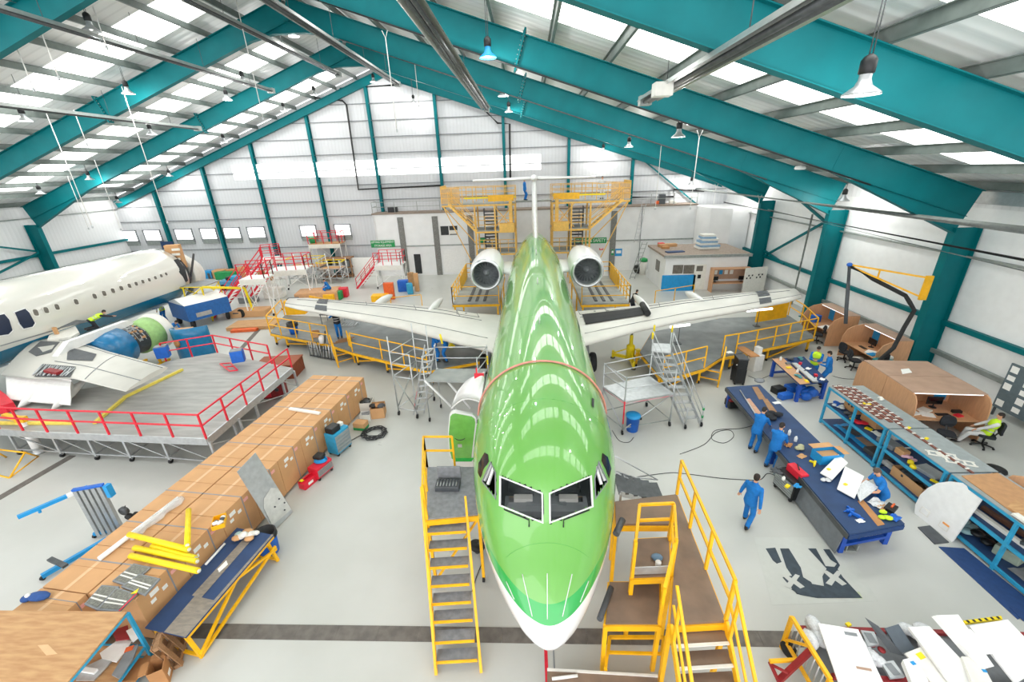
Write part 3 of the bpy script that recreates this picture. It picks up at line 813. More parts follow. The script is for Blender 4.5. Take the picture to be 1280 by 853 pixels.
# ---- left wing dock
z = .9
P = A([(338, 416), (352, 419), (412, 430), (441, 440), (478, 449), (535, 463), (604, 450), (600, 428), (480, 402), (400, 396), (356, 394)], z)
d = T('wing_dock', 'long low yellow-railed work platform under the left wing of the green airliner', 'work platform', (P[2].x, P[2].y, 0), group='yellow wing docks')
deckpart(d, P, z, 'deckdk', .1, 'yellow')
rails(d, [P[10], P[0], P[1], P[2]], 'yellow', step=1.5)
rails(d, [P[3], P[4], P[5]], 'yellow', step=1.5)
for i in (0, 1, 2, 3, 4, 5, 6, 8, 9): leg(d, P[i]+V((.1, .2, 0)), z-.1, 'yellow', .09, True)
for i in (0, 1, 2, 3, 4):
    a, b = P[i]+V((.1, .2, 0)), P[i+1]+V((.1, .2, 0)); MB().bar((a.x, a.y, .25), (b.x, b.y, z-.15), .06).build('brace', 'yellow', d)
def steps(parent, p, q, w, n, z0, z1, mt='tread', smt='yellow', rails_=True, side=(1, -1), rh=.95):
    """flight from p (floor) to q (top), treads w wide"""
    p, q = V((p[0], p[1], z0)), V((q[0], q[1], z1)); f = V((q.x-p.x, q.y-p.y, 0)).normalized(); s = V((f.y, -f.x, 0))
    for k in (1, -1):
        a, b = p+s*k*w/2, q+s*k*w/2
        MB().bar(a, b, .05, .16).build('stringer', smt, parent)
        if k in side and rails_:
            m = MB(); up = V((0, 0, rh)); m.bar(a+up, b+up, .045); m.bar(a+up*.5, b+up*.5, .035)
            for t in (0.02, .5, .98): m.bar(lerp(a, b, t), lerp(a, b, t)+up, .045)
            m.build('handrail', smt, parent)
    run = (q-p).length/(n+1)
    for i in range(n):
        c = lerp(p, q, (i+1)/(n+1)); ang = math.atan2(s.y, s.x)
        dep = max(.2, V((q.x-p.x, q.y-p.y, 0)).length/(n+1)*.95)
        m = MB(); m.box(c, (w-.04, dep, .035), ang); m.box(c-f*dep/2, (w-.04, .03, .05), ang, mi=1); m.build('tread', [mt, smt], parent)
e = at(434, 457, .0); m_ = (P[2]+P[3])/2
steps(d, e, m_, .9, 2, 0, z, rh=.9)
# ---- right wing dock
P = A([(902, 446), (919, 443), (966, 433), (1017, 422), (1000, 404), (985, 394), (900, 398), (815, 415), (800, 440), (828, 474), (880, 460)], z)
d = T('wing_dock', 'low yellow-railed work platform under the right wing of the green airliner', 'work platform', (P[2].x, P[2].y, 0), group='yellow wing docks')
deckpart(d, P, z, 'deckdk', .1, 'yellow')
rails(d, [P[1], P[2], P[3], P[4], P[5]], 'yellow', step=1.1); rails(d, [P[9], P[10]], 'yellow', step=1.2)
for i in (1, 2, 3, 5, 6, 8, 9, 10): leg(d, P[i]+V((-.1, .15, 0)), z-.1, 'yellow', .09, True)
for i in (1, 2, 9): MB().bar((P[i].x, P[i].y+.15, .22), (P[i+1].x, P[i+1].y+.15, z-.15), .06).build('brace', 'yellow', d)
steps(d, at(884, 482), (P[10]+P[0])/2, .9, 2, 0, z, side=(1,), rh=.9)
MB().bar(P[0], P[0]+V((0, 0, 1.1)), .05).bar(P[0]+V((0, 0, 1.1)), P[1]+V((0, 0, 1.1)), .05).build('guard_rail', 'yellow', d)
pan = at(972, 396, 1.4)
MB().box((pan.x, pan.y+.6, 1.5), (2.3, .1, 1.0), .35).build('end_panel', 'yellow', d)
# work light tubes under the right wing
for i, (a, b, lab) in enumerate((((838, 409), (862, 406), 'white fluorescent tube light under the middle of the right wing'), ((934, 389), (965, 386), 'bright fluorescent tube light under the right wing tip'))):
    p, q = at(*a, 1.9), at(*b, 1.9); t = T('work_light', lab, 'light', (p.x, p.y, .9))
    MB().tube(p, q, .07, 8).build('tube', emit('work_tube', '#ffffff', 2.0) if 'wt' not in M else M['wt'], t); MB().bar((p+q)/2, V(((p.x+q.x)/2, (p.y+q.y)/2, .9)), .03).box(((p.x+q.x)/2, (p.y+q.y)/2, .92), (.3, .3, .04)).build('stand', 'steel', t)

# ---- engine docks and tail dock
M['oyel'] = mat('faded_orange_yellow_paint', '#e8b85c', .5, var=.1)
for s, lab, xs in ((-1, 'yellow-railed engine platform under the left tail engine', (566, 624)), (1, 'yellow-railed engine platform under the right tail engine', (727, 786))):
    zz = 1.9
    a, b = at(xs[0], 380, zz), at(xs[1], 378, zz)
    y0 = a.y; x0, x1 = min(a.x, b.x), max(a.x, b.x)
    o = T('engine_dock', lab, 'work platform', ((x0+x1)/2, y0+3, 0), group='engine docks')
    deckpart(o, [(x0, y0), (x1, y0), (x1, y0+7), (x0, y0+7)], zz, 'deck', .12, 'yellow')
    m = MB()
    for k in range(3): m.box(((x0+x1)/2-.5+.5*k, y0+3.2, zz+.02), (.18, 5.5, .05))
    m.build('deck_track', 'dkgrey', o)
    out = x0 if s < 0 else x1
    rails(o, [V((x0, y0, zz)), V((x1, y0, zz))], 'yellow', step=2.6, mids=(.5,)); rails(o, [V((out, y0, zz)), V((out, y0+3.5, zz)), V((out, y0+7, zz))], 'yellow', step=.9, mids=(.4, .75))
    rails(o, [V((x0, y0+7, zz)), V((x1, y0+7, zz))], 'yellow', step=.9, mids=(.4, .75))
    for x in (x0+.1, x1-.1):
        for y in (y0+.1, y0+3.5, y0+6.9): leg(o, (x, y, 0), zz-.12, 'yellow', .1, True)
    m = MB(); m.prism([(out-s*.02, y0+3.2, zz), (out-s*.02, y0+6.6, zz), (out-s*.02, y0+6.6, zz+1.1), (out-s*.02, y0+3.2, zz+.9)], .03, (1, 0, 0)); m.build('side_panel', 'yellow', o)
yb = 37.2
def Z(px, py, y=yb): return atY(px, py, y)
for s, lab in ((-1, 'faded yellow multi-level tail dock to the left of the fin'), (1, 'faded yellow multi-level tail dock to the right of the fin')):
    X = (lambda l, r: l if s < 0 else r)
    xo, xi = Z(X(552, 787), 254).x, Z(X(644, 690), 254).x
    zt = Z(600, 254).z; zm = Z(610, 288).z
    o = T('tail_dock', lab, 'work platform', ((xo+xi)/2, yb+1.2, 0), group='tail docks')
    x0, x1 = min(xo, xi), max(xo, xi)
    deckpart(o, [(x0, yb), (x1, yb), (x1, yb+2.6), (x0, yb+2.6)], zt, 'deck', .16, 'oyel')
    rails(o, [V((x0, yb, zt)), V((x1, yb, zt))], 'oyel', step=.95, w=.06, mids=(.45, .85), h=1.25); rails(o, [V((x0, yb+2.6, zt)), V((x1, yb+2.6, zt))], 'oyel', step=.95, w=.06, mids=(.45, .85), h=1.25)
    rails(o, [V((xo, yb, zt)), V((xo, yb+2.6, zt))], 'oyel', step=.3, w=.05, mids=(.3, .6, .9), h=1.4)
    m = MB(); m.prism([(xo, yb+.05, zt), (xo-s*1.6, yb-.02, zt), (xo-s*1.6, yb-.02, zt+1.35), (xo, yb+.05, zt+1.15)], .03, (0, 1, 0)); m.build('mesh_panel', mat('tan_mesh_panel', '#dcb98a', .6, alpha=.75), o)
    mb = MB(); mb.box(((xi+xo)/2-s*1.0, yb-.05, zt+.42), (4.4, .03, .14)); mb.build('kick_strip', 'yel2', o)
    mb = MB(); mb.box((xi+s*1.2, yb-.06, zt+.35), (2.2, .04, .5)); mb.build('yellow_panel', 'yellow', o)
    # middle level
    xm0, xm1 = Z(X(594, 738), 289).x, xi
    a, b = min(xm0, xm1), max(xm0, xm1)
    deckpart(o, [(a, yb), (b, yb), (b, yb+2.4), (a, yb+2.4)], zm, 'deck', .14, 'oyel')
    rails(o, [V((a, yb, zm)), V((b, yb, zm))], 'oyel', step=.9, w=.05, mids=(.45, .85), h=1.15)
    # low level
    zl = Z(610, 316).z
    deckpart(o, [(a, yb), (b, yb), (b, yb+2.4), (a, yb+2.4)], zl, 'deck', .14, 'oyel'); rails(o, [V((a, yb, zl)), V((b, yb, zl))], 'oyel', step=.7, w=.05, mids=(.4, .8), h=1.1)
    for x in (a+.05, (a+b)/2, b-.05):
        for y in (yb+.05, yb+2.35): leg(o, (x, y, 0), zt-.16, 'oyel', .13)
    for x in (xo+.05*-s,):
        pass
    for (p, q) in (((xo-s*.1, zt-.2), (xm0, zm-1.1)), ((xo-s*.9, zt-.2), (xm0, zm+.6)), ((xo-s*.1, zt-.2), (xo-s*2.2, zm-2.6)), ((xi+s*.2, zt-.2), (xi+s*1.9, zm+.1)), ((xi+s*1.9, zt-.2), (xi+s*.2, zm+.1))):
        MB().bar((p[0], yb, p[1]), (q[0], yb, q[1]), .07).build('brace', 'oyel', o)
    # stairs between the levels
    sx0, sx1 = xm0-s*.3, xo-s*1.9
    steps(o, (xm0-s*.2, yb-.45), (sx1+s*1.2, yb-.45), .8, 9, zm, zt, 'deck', 'oyel', rh=1.0)
    # stacked tread shelves and side boxes seen through the frame
    for zz in (zl, zm):
        m = MB(); cx = xi+s*2.3
        for k in range(5): m.box((cx, yb+1.6, zz+.3+.28*k), (1.1, .8, .05))
        for dx in (-.55, .55): m.box((cx+dx, yb+1.6, zz+.85), (.05, .8, 1.7))
        m.build('tread_stack', 'steel', o)
    MB().box((xi+s*.75, yb-.3, zm+.22), (1.3, .6, .75)).build('balance_box', 'oyel', o)
    MB().box((xi+s*.4, yb-.1, zm+.2+(zt-zm)/2), (.3, .2, zt-zm)).build('post', 'oyel', o)
# ---- red-railed dock on the left
z = 1.25
P = A([(-30, 535), (60, 541), (258, 549), (365, 460), (340, 455), (272, 441), (208, 452), (150, 480), (-30, 505)], z)
d = T('wing_dock', 'grey plank platform with red railings around the white airliner wing on the left', 'work platform', (P[2].x-2, P[2].y+2, 0))
deckpart(d, P, z, mat('grey_plank_deck', '#9a9a96', .6, var=.2, scale=.8, stretch=(1, 5, 1), hex2='#b0b0ac'), .22)
m = MB()
for a, b in ((0, 1), (1, 2), (2, 3)): m.bar(P[a]+V((0, 0, -.12)), P[b]+V((0, 0, -.12)), .06, .28)
m.build('edge_frame', 'alu', d)
rails(d, P[0:4], 'red', step=1.25, w=.055, h=1.0); rails(d, P[4:7], 'red', step=1.25, w=.055, h=1.0)
yk = MB()
for a, b in (((-5, 529), (34, 529)), ((33, 529), (92, 529)), ((118, 529), (155, 498)), ((155, 497), (228, 462))): yk.bar(at(*a, z+.06), at(*b, z+.06), .12, .1)
yk.build('yellow_kerb', mat('pale_yellow_kerb', '#ead65c', .6), d)
LG = []
for px, py in ((5, 545), (60, 548), (105, 551), (150, 553), (200, 555), (262, 560), (290, 530), (318, 508), (352, 478), (368, 468)):
    q = at(px, py, z-.2); i = (px, py)
    leg(d, q+V((-.15, .25, 0)), z-.15, 'alu', .08, True)
    LG.append(V((q.x-.15, q.y+.25, 0)))
for a, b in zip(LG, LG[1:]):
    MB().bar(a+V((0, 0, z-.25)), b+V((0, 0, .25)), .045).build('brace', 'alu', d); MB().bar(a+V((0, 0, .25)), b+V((0, 0, .25)), .05).build('brace', 'alu', d)
for a in LG[:6]: MB().bar(a+V((0, 0, .25)), a+V((0, 1.6, .25)), .05).build('brace', 'alu', d); MB().bar(a+V((0, 1.6, 0)), a+V((0, 1.6, z-.2)), .07).build('leg', 'alu', d)
# red and blue bits on that dock
for px, py, lab in ((203, 440, 'blue plastic box hung on the red rail near the engine cowl'), (297, 445, 'blue plastic box hung on the red rail at the far end of the plank platform')):
    p = at(px, py, 1.8); t = T('hung_box', lab, 'box', p, .4); MB().box(p, (.55, .4, .6), .4).build('bin', 'blue', t, bevel=.04); MB().box(p+V((0, 0, .31)), (.5, .36, .04), .4).build('lid', 'grey', t)
p = at(287, 457, z); t = T('folding_step', 'red folded step frame lying on the grey plank platform', 'step', p)
m = MB(); 
for a, b in (((275, 455), (287, 464)), ((287, 464), (297, 463)), ((297, 463), (288, 454)), ((288, 454), (275, 455)), ((281, 459), (293, 458))): m.bar(at(*a, z+.1), at(*b, z+.1), .05)
m.build('frame', 'red', t)

# ---- yellow steps to the left of the nose
zp = 2.25
t = T('access_steps', 'yellow eight-tread access steps with a grey platform left of the green nose', 'steps', at(570, 790), group=None)
Pf = A([(534, 584), (592, 584), (593, 643), (534, 649)], zp)
Pf[1].x += .12; Pf[2].x += .1
deckpart(t, Pf, zp, 'tread', .08, 'yellow')
TR = [(534.8, 583, 660), (536.5, 584, 680), (537.7, 585.5, 702), (539.2, 587, 724.5), (541, 589, 746.5), (542, 591, 768.6), (544, 593.5, 794), (546, 597, 818)]
Lp, Rp = [], []
for i, (xa, xb, y) in enumerate(TR):
    zz = zp*(8-i)/9; a, b = at(xa, y+2, zz), at(xb, y-1, zz); Lp.append(a); Rp.append(b)
    m = MB(); n = V((-(b-a).y, (b-a).x, 0)).normalized()*.13; m.prism([a-n, b-n, b+n, a+n], -.035); m.bar(a-n+V((0, 0, -.02)), b-n+V((0, 0, -.02)), .03, .06, mi=1); m.build('tread', ['tread', 'yellow'], t)
for L_, sx in ((Lp, -1), (Rp, 1)):
    a, b = L_[0], L_[-1]; dd = (b-a)/7; lo, hi = b+dd*.95, a-dd*.9; off = V((sx*.04, 0, 0))
    lo.z = .03
    MB().bar(lo+off, hi+off, .06, .14).build('stringer', 'yellow', t)
    m = MB(); h = V((0, 0, .5 if sx > 0 else .85)); m.bar(lo+off+h*.2, hi+off+h, .05)
    for u in (.02, .35, .68, .98): p = lerp(lo, hi, u)+off; m.bar(p, p+h*(.2+.8*u), .045)
    m.build('handrail', 'yellow', t)
rails(t, [Pf[3]+V((0, 0, 0)), Pf[0]], 'yellow', step=.8, h=1.0); rails(t, [Pf[0], lerp(Pf[0], Pf[1], .55)], 'yellow', step=.8, h=1.0)
for p in Pf: leg(t, (p.x, p.y, 0), zp-.05, 'yellow', .07, True)
MB().bar((Pf[3].x, Pf[3].y, .2), (Pf[2].x, Pf[2].y, zp-.1), .05).build('brace', 'yellow', t); MB().bar((Pf[0].x, Pf[0].y, .2), (Pf[3].x, Pf[3].y, zp-.1), .05).build('brace', 'yellow', t)
c = at(561, 606, zp); k = T('tool_case', 'open dark grey tool case on the platform of the yellow steps', 'case', c)
m = MB(); m.b0((c.x, c.y-.1, c.z), (.62, .34, .14)); m.build('tray', 'dkgrey', k, bevel=.02); MB().box((c.x, c.y+.16, c.z+.24), (.62, .06, .42), 0).build('lid', 'tread', k, bevel=.02)
m = MB()
for i in range(7): m.tube((c.x-.25+.08*i, c.y-.22, c.z+.15), (c.x-.25+.08*i, c.y+.02, c.z+.15), .015, 6)
m.build('hand_tools', 'alum', k)

# ---- brown-decked platform and steps to the right of the nose
zp = 2.0
t = T('nose_dock', 'wide brown-decked platform with yellow handrails and steps right of the green nose', 'steps', at(850, 760))
Pd = A([(769, 627), (846, 618), (907, 776), (838, 780), (847, 655), (770, 655)], zp)
deckpart(t, Pd, zp, 'tan', .1, 'yellow')
rails(t, [Pd[2], Pd[1]], 'yellow', step=1.0, h=1.05, w=.06)
n = 8
a0, b0 = Pd[3], Pd[2]; dn = V((.02, -1, 0))
for i in range(n):
    zz = zp*(n-i-.0)/(n+1); off = dn*(.24*(i+1))
    m = MB(); a, b = a0+off, b0+off; a.z = b.z = zz
    m.prism([a+V((0, -.02, 0)), b+V((0, -.02, 0)), b+V((0, .26, 0)), a+V((0, .26, 0))], -.04); m.bar(a+V((0, -.02, .0)), b+V((0, -.02, .0)), .05, .03, mi=1); m.build('tread', ['tan', 'offwhite'], t)
for p in (a0, b0):
    q = p+dn*(.24*(n+1)); q.z = .02
    MB().bar(p, q, .05, .16).build('stringer', 'yellow', t)
    m = MB(); h = V((0, 0, 1.0)); m.bar(p+h, q+h, .05); m.bar(p+h*.5, q+h*.5, .04)
    for u in (.1, .5, .9): m.bar(lerp(p, q, u), lerp(p, q, u)+h, .05)
    m.build('handrail', 'yellow', t)
for p in Pd: leg(t, (p.x, p.y, 0), zp-.08, 'yellow', .08)
# small two-level yellow step platform between it and the nose
z1, z2 = 1.45, 1.93
t = T('step_platform', 'small two-level yellow step platform close against the right of the green nose', 'steps', at(795, 790))
Q1 = A([(757, 780), (824, 780), (824, 728), (762, 728)], z1); Q2 = A([(790, 722), (838, 720), (836, 672), (795, 674)], z2)
deckpart(t, Q1, z1, 'tan', .07, 'yellow', 'lower_deck'); deckpart(t, Q2, z2, 'tan', .07, 'yellow', 'upper_deck')
m = MB(); m.bar(Q2[0]+V((0, .05, .12)), Q2[1]+V((0, .05, .12)), .02, .2); m.build('toe_plate', 'alu', t)
rails(t, [Q2[0], Q2[3], Q2[2]], 'yellow', h=1.0, step=1, w=.06); rails(t, [Q2[1]+V((.01, 0, 0)), lerp(Q2[1], Q2[2], .92)+V((.01, 0, 0))], 'yellow', h=1.01, step=.9, w=.055)
m = MB()
m.bar(Q1[1], Q1[1]+V((0, 0, 1.0)), .06); m.bar(Q1[1]+V((0, 0, 1.0)), Q2[1]+V((0, 0, .9)), .06); m.bar(Q1[1]+V((0, 0, .5)), Q2[1]+V((0, 0, .45)), .05)
m.build('handrail', 'yellow', t)
for p in (Q1[0], Q1[1], Q1[3], Q2[0], Q2[1], Q2[2], Q2[3]): leg(t, (p.x, p.y, 0), p.z-.05, 'yellow', .08)
g = A([(757, 836), (762, 797), (830, 797), (826, 840)], .5)
m = MB()
for a, b in ((0, 1), (1, 2), (2, 3)): m.bar(g[a], g[b], .06)
m.bar(lerp(g[0], g[1], .5), lerp(g[3], g[2], .5), .05)
for p in g: m.bar((p.x, p.y, 0), p, .06)
m.build('base_frame', 'yellow', t)
m = MB(); p, q = at(771, 735, 1.5), at(757, 775, 1.5); m.tube(p+V((-.12, 0, 0)), q+V((-.12, 0, 0)), .06, 8); m.build('rubber_bumper', 'dkgrey', t)
m = MB(); p, q = at(778, 650, 2.9), at(770, 668, 2.9); m.tube(p, q, .07, 8); m.build('rubber_bumper', 'steel', t)
c = at(822, 711, z2); k = T('white_cup', 'small white cup standing on the yellow step platform', 'cup', c); MB().lathe([(.05, 0), (.06, .12), (.055, .16), (.02, .18)], c, (0, 0, 1), 14).build('cup', 'white', k); MB().lathe([(.062, 0), (.062, .02), (.02, .03)], c+V((0, 0, .17)), (0, 0, 1), 14).build('lid', 'white', k)
c = at(821, 699, z2); tag(MB().ell(c+V((0, 0, .05)), (.13, .1, .05), 8, 6).build('blue_rag', mat('pale_blue_rag', '#6d8aa5', .8)), 'crumpled grey-blue rag on the yellow step platform', 'rag')
# low board trolley at the bottom edge of the picture
z = .45
P = A([(684, 838), (822, 846), (822, 900), (684, 900)], z)
t = T('board_trolley', 'low brown board trolley with a white edge lying in front of the nose', 'trolley', ((P[0].x+P[1].x)/2, P[0].y-.3, 0))
deckpart(t, P, z, 'tan', .05); MB().bar(P[0]+V((0, 0, -.02)), P[1]+V((0, 0, -.02)), .04, .1).build('edge_strip', 'offwhite', t)
for p in P: leg(t, (p.x+(.1 if p.x < 1 else -.1), p.y+(-.1 if p.y > 4.5 else .1), 0), z-.05, 'steel', .06)
a, b = at(690, 849, z+.03), at(722, 845, z+.03); tag(MB().tube(a, b, .03, 8).build('paper_roll', 'paper'), 'thin white rolled paper on the low brown trolley', 'roll')
# blue folded steps behind the platform: dark stair treads beside the fuselage
t = T('air_stairs', 'dark grey stair treads with a thin alloy rail right of the fuselage', 'steps', at(795, 610))
for i in range(5):
    zz = 1.9-.28*i; a = at(776+11*i, 606+2.5*i, zz); m = MB(); m.b0((a.x, a.y, zz), (.26, .75, .05)); m.build('tread', 'steel', t)
a, b = at(772, 604, 2.0), at(826, 620, .3); MB().bar(a+V((0, -.4, 0)), b+V((0, -.4, 0)), .05, .12).build('stringer', 'alu', t); MB().bar(a+V((0, .4, 0)), b+V((0, .4, 0)), .05, .12).build('stringer', 'alu', t)
MB().tube(at(768, 570, 2.6), at(822, 600, 1.0), .02, 6).tube(at(822, 600, 1.0), at(775, 595, 1.2), .02, 6).tube(at(768, 590, 2.2), at(812, 612, .7), .02, 6).build('handrail', 'alu', t)
for p in (a, b): leg(t, (p.x, p.y-.4, 0), p.z, 'alu', .05)

# ---- scaffold towers either side of the fuselage
def tubes(parent, segs, name, mt, r=.025): 
    for a, b in segs: MB().tube(a, b, r, 7).build(name, mt, parent)
F = [at(499, 519), at(522, 523), at(543, 501), at(526, 497)]
t = T('scaffold_tower', 'alloy scaffold tower with a ladder and working platform left of the fuselage', 'scaffold', (F[0]+F[2])/2)
ht = 3.7
for i, p in enumerate(F):
    h = ht if i != 1 else 3.0
    MB().tube((p.x, p.y, .2), (p.x, p.y, h), .026, 8).build('standard', 'alu', t); castor(t, p, .1)
up = lambda p, z: V((p.x, p.y, z))
for i in range(4):
    a, b = F[i], F[(i+1) % 4]
    for zz in ((.35, 1.9, 2.5, 3.0) if i != 1 else (.35, 1.9)): MB().tube(up(a, zz), up(b, zz), .022, 7).build('ledger', 'alu', t)
tubes(t, [(up(F[0], .4), up(F[3], 1.9)), (up(F[1], .4), up(F[2], 1.9)), (up(F[0], 2.0), up(F[1], .4))], 'brace', 'galv')
for s_ in (0, 1):
    pass
a0, a1 = at(517, 519, .2), at(531, 431, 3.1)
sd = V((.42, .12, 0))
m = MB(); m.bar(a0, a1, .05, .03); m.bar(a0+sd, a1+sd, .05, .03)
for i in range(11): q = lerp(a0, a1, (i+.7)/11.5); m.bar(q, q+sd, .1, .03)
m.build('ladder', 'alu', t)
m = MB(); m.bar(lerp(a0, a1, .1)+V((-.02, 0, .0)), lerp(a0, a1, .55), .02); m.build('ladder_grip', 'red', t)
zz = 1.95
D = A([(531, 476), (546, 461), (610, 461), (598, 478)], zz)
deckpart(t, D, zz, 'deck', .06)
for i, p in enumerate(D):
    MB().tube(up(p, .15), up(p, zz+1.1), .024, 7).build('standard', 'alu', t); castor(t, p, .09)
for i in range(3):
    a, b = D[i+0], D[(i+1) % 4]
    for h in (.5, 1.0): MB().tube(up(a, zz+h), up(b, zz+h), .022, 7).build('guard_rail', 'alu', t)
tubes(t, [(up(D[0], zz), at(575, 519, .1)), (up(D[1], zz), at(588, 511, .1))], 'outrigger', 'white', .05)
MB().box(up(D[2], zz+.4), (.06, .06, .4)).build('yellow_sleeve', 'yel2', t)
MB().tube(at(550, 418, 3.0), at(553, 430, 2.6), .05, 8).build('yellow_sleeve', 'yel2', t)

t = T('scaffold_tower', 'red-marked scaffold platform with an alloy stair unit right of the fuselage beside the blue bin', 'scaffold', at(800, 515))
zz = 1.5
D = A([(754, 483), (781, 502), (842, 492), (812, 470)], zz)
deckpart(t, D, zz, 'alu', .05)
for i, p in enumerate(D):
    h = zz+1.05
    MB().tube(up(p, .15), up(p, h), .026, 7).build('standard', 'alu' if i != 1 else 'galv', t); castor(t, p, .1)
for i in range(4):
    a, b = D[i], D[(i+1) % 4]
    for h in ((.55, 1.0) if i != 2 else (.3,)): MB().tube(up(a, zz+h), up(b, zz+h), .022, 7).build('guard_rail', 'alu', t)
    MB().tube(up(a, .3), up(b, .3), .022, 7).build('ledger', 'galv', t); MB().tube(up(a, zz-.1), up(b, zz-.1), .022, 7).build('ledger', mat('red_marked_tube', '#d98a90', .5, hex2='#c2c4c6', scale=1.5) if 'rmt' not in M else 'rmt', t)
tubes(t, [(up(D[1], .3), up(D[0], zz-.1)), (up(D[1], .2), up(D[2], zz)), (up(D[3], .3), up(D[0], zz+1.0))], 'brace', 'alu')
MB().tube(up(D[1], .5), up(D[1], zz), .03, 8).build('red_tape', 'red', t)
# stair unit
zt = 2.5
E4 = A([(815, 437), (840, 440), (832, 432), (822, 430)], zt)
top = A([(814, 439), (839, 441), (838, 430), (816, 429)], zt)
deckpart(t, top, zt, 'alu', .05, name='landing')
lo = [at(856, 536), at(876, 533)]
f = [(top[0], lo[0]), (top[1], lo[1])]
m = MB()
for a, b in f: m.bar(a, b+V((0, 0, .05)), .04, .12)
m.build('stringer', 'alu', t)
for i in range(9):
    q0, q1 = lerp(top[0], lo[0], (i+.8)/10), lerp(top[1], lo[1], (i+.8)/10); m = MB(); n = V((0, .1, 0)); m.prism([q0-n, q1-n, q1+n, q0+n], .03); m.build('tread', 'alu', t)
for a, b in f:
    h = V((0, 0, .9)); m = MB(); m.tube(a+h, b+V((0, 0, .75)), .02, 6); m.tube(a+h*.5, b+V((0, 0, .4)), .018, 6)
    for u in (0, .33, .66, 1): p = lerp(a, b, u); m.tube(p, p+h*(1-.15*u), .02, 6)
    m.build('handrail', 'alu', t)
for p in lo+top[2:]: MB().tube(up(p, .12), up(p, zt+.9 if p in top[2:] else 1.0), .025, 7).build('standard', 'alu', t); castor(t, p, .1)
for p in top[2:]+top[:1]: MB().tube(up(p, zt+.55), up(p, zt+.85), .045, 8).build('yellow_sleeve', 'yel2', t)
for p in lo[1:]: MB().tube(up(p, .75), up(p, .85), .045, 8).tube(up(p, .4), up(p, .5), .045, 8).build('clamp', 'green', t)
# ---- yellow hydraulic jacks
def jack(px, py, lab, s=1.0):
    c = at(px, py); t = T('aircraft_jack', lab, 'jack', c, .3, group='yellow aircraft jacks')
    MB().lathe([(.22, .15), (.22, .9), (.2, .95), (.1, 1.0), (.09, 1.5), (.05, 1.55)], c, (0, 0, 1), 18).build('cylinder', 'yel2', t)
    MB().lathe([(.06, 1.5), (.06, 1.95), (.09, 2.0)], c, (0, 0, 1), 12).build('ram', 'alum', t)
    for k in range(3):
        a = .5+k*2*PI/3; e = c+V((math.cos(a), math.sin(a), 0))*1.05*s
        m = MB(); m.bar(c+V((0, 0, .22)), e+V((0, 0, .22)), .14, .16); m.tube(e, e+V((0, 0, .45)), .07, 10); m.bar(e+V((0, 0, .3)), c+V((0, 0, .8)), .06); lg = m.build('leg', 'yel2', t)
        MB().lathe([(.13, 0), (.13, .04), (.05, .06)], e, (0, 0, 1), 12).build('foot', 'steel', lg)
    MB().tube(c+V((.35, -.2, .2)), c+V((.35, -.2, .8)), .12, 12).build('pump', 'yel2', t)
jack(787, 452, 'yellow hydraulic tripod jack under the right wing root', .9)
jack(566, 452, 'yellow hydraulic tripod jack under the left wing root behind the scaffold', .8)
# ================================================================ THE WHITE AIRLINER ON THE LEFT
M['whiteliv'] = livery('white_airliner_livery', 2.05, 2.5, '#dfddd5', '#0d6f90', '#0d6f90', .25)
wp = T('airliner', 'white airliner with a blue belly under maintenance at the left wall', 'airplane', (-27.1, 20, 0))
wx, wz, wr = -27.1, 3.3, 1.95
def wring(y, r, zc=wz, x=wx, n=64): return [V((x+r*math.cos(2*PI*i/n), y, zc+r*1.03*math.sin(2*PI*i/n))) for i in range(n)]
fb = MB().loft([wring(y, wr) for y in (4, 8, 12, 16, 20, 24, 27, 29.0)]+[wring(29.6, 1.9)], True).build('fuselage', 'whiteliv', wp)
MB().loft([wring(29.62, 1.86), wring(29.9, 1.8), wring(29.9, 1.2), wring(29.75, .1)], False).build('bulkhead', 'darkint', wp)
MB().loft([wring(30.4, 1.75, 3.2), wring(31.2, 1.6, 3.1), wring(32.2, 1.15, 2.9), wring(32.9, .6, 2.75), wring(33.2, .1, 2.7)]).build('nose_section', 'offwhite', wp)
m = MB(); m.box((-26.0, 30.0, 4.6), (.9, .5, 1.7), .3); m.build('open_panel', 'card', wp)
for k in range(4): MB().box((-25.9+.1*k, 29.73, 4.1+.35*k), (.5, .06, .16), .3).build('panel_rib', 'offwhite', wp)
MB().bar((wx-1.6, 30.0, 2.2), (wx+1.7, 30.6, 2.2), .12).bar((wx+1.7, 29.5, 2.2), (wx+1.7, 31, 4.6), .1).build('nose_frame', 'steel', wp)
def wside(px, py):     # a point on the fuselage side under a pixel
    d = ray(px, py); best = None
    A_ = d.x**2+(d.z/1.03)**2; ox, oz = -wx, (H-wz)/1.03; dz_ = d.z/1.03
    B_ = 2*(ox*d.x+oz*dz_); C_ = ox*ox+oz*oz-wr*wr; D_ = B_*B_-4*A_*C_
    if D_ < 0: return None
    t = (-B_-math.sqrt(D_))/(2*A_); p = CAMLOC+d*t
    return p
def wpatch(name, poly, mt, off=.015, par=None):
    n = len(poly); cx = sum(p[0] for p in poly)/n; cy = sum(p[1] for p in poly)/n; vs = []
    for t in (0, .34, .67, 1):
        for x, y in (poly if t else [(cx, cy)]):
            p = wside(cx+(x-cx)*t, cy+(y-cy)*t)
            if p is None: return
            q = V((p.x-wx, 0, p.z-wz)).normalized(); vs.append(p+q*off)
    fs = [(0, 1+i, 1+(i+1) % n) for i in range(n)]
    for k in (0, 1): fs += [(1+k*n+i, 1+(k+1)*n+i, 1+(k+1)*n+(i+1) % n, 1+k*n+(i+1) % n) for i in range(n)]
    return MB().add(vs, fs, 0, True).build(name, mt, par or wp)
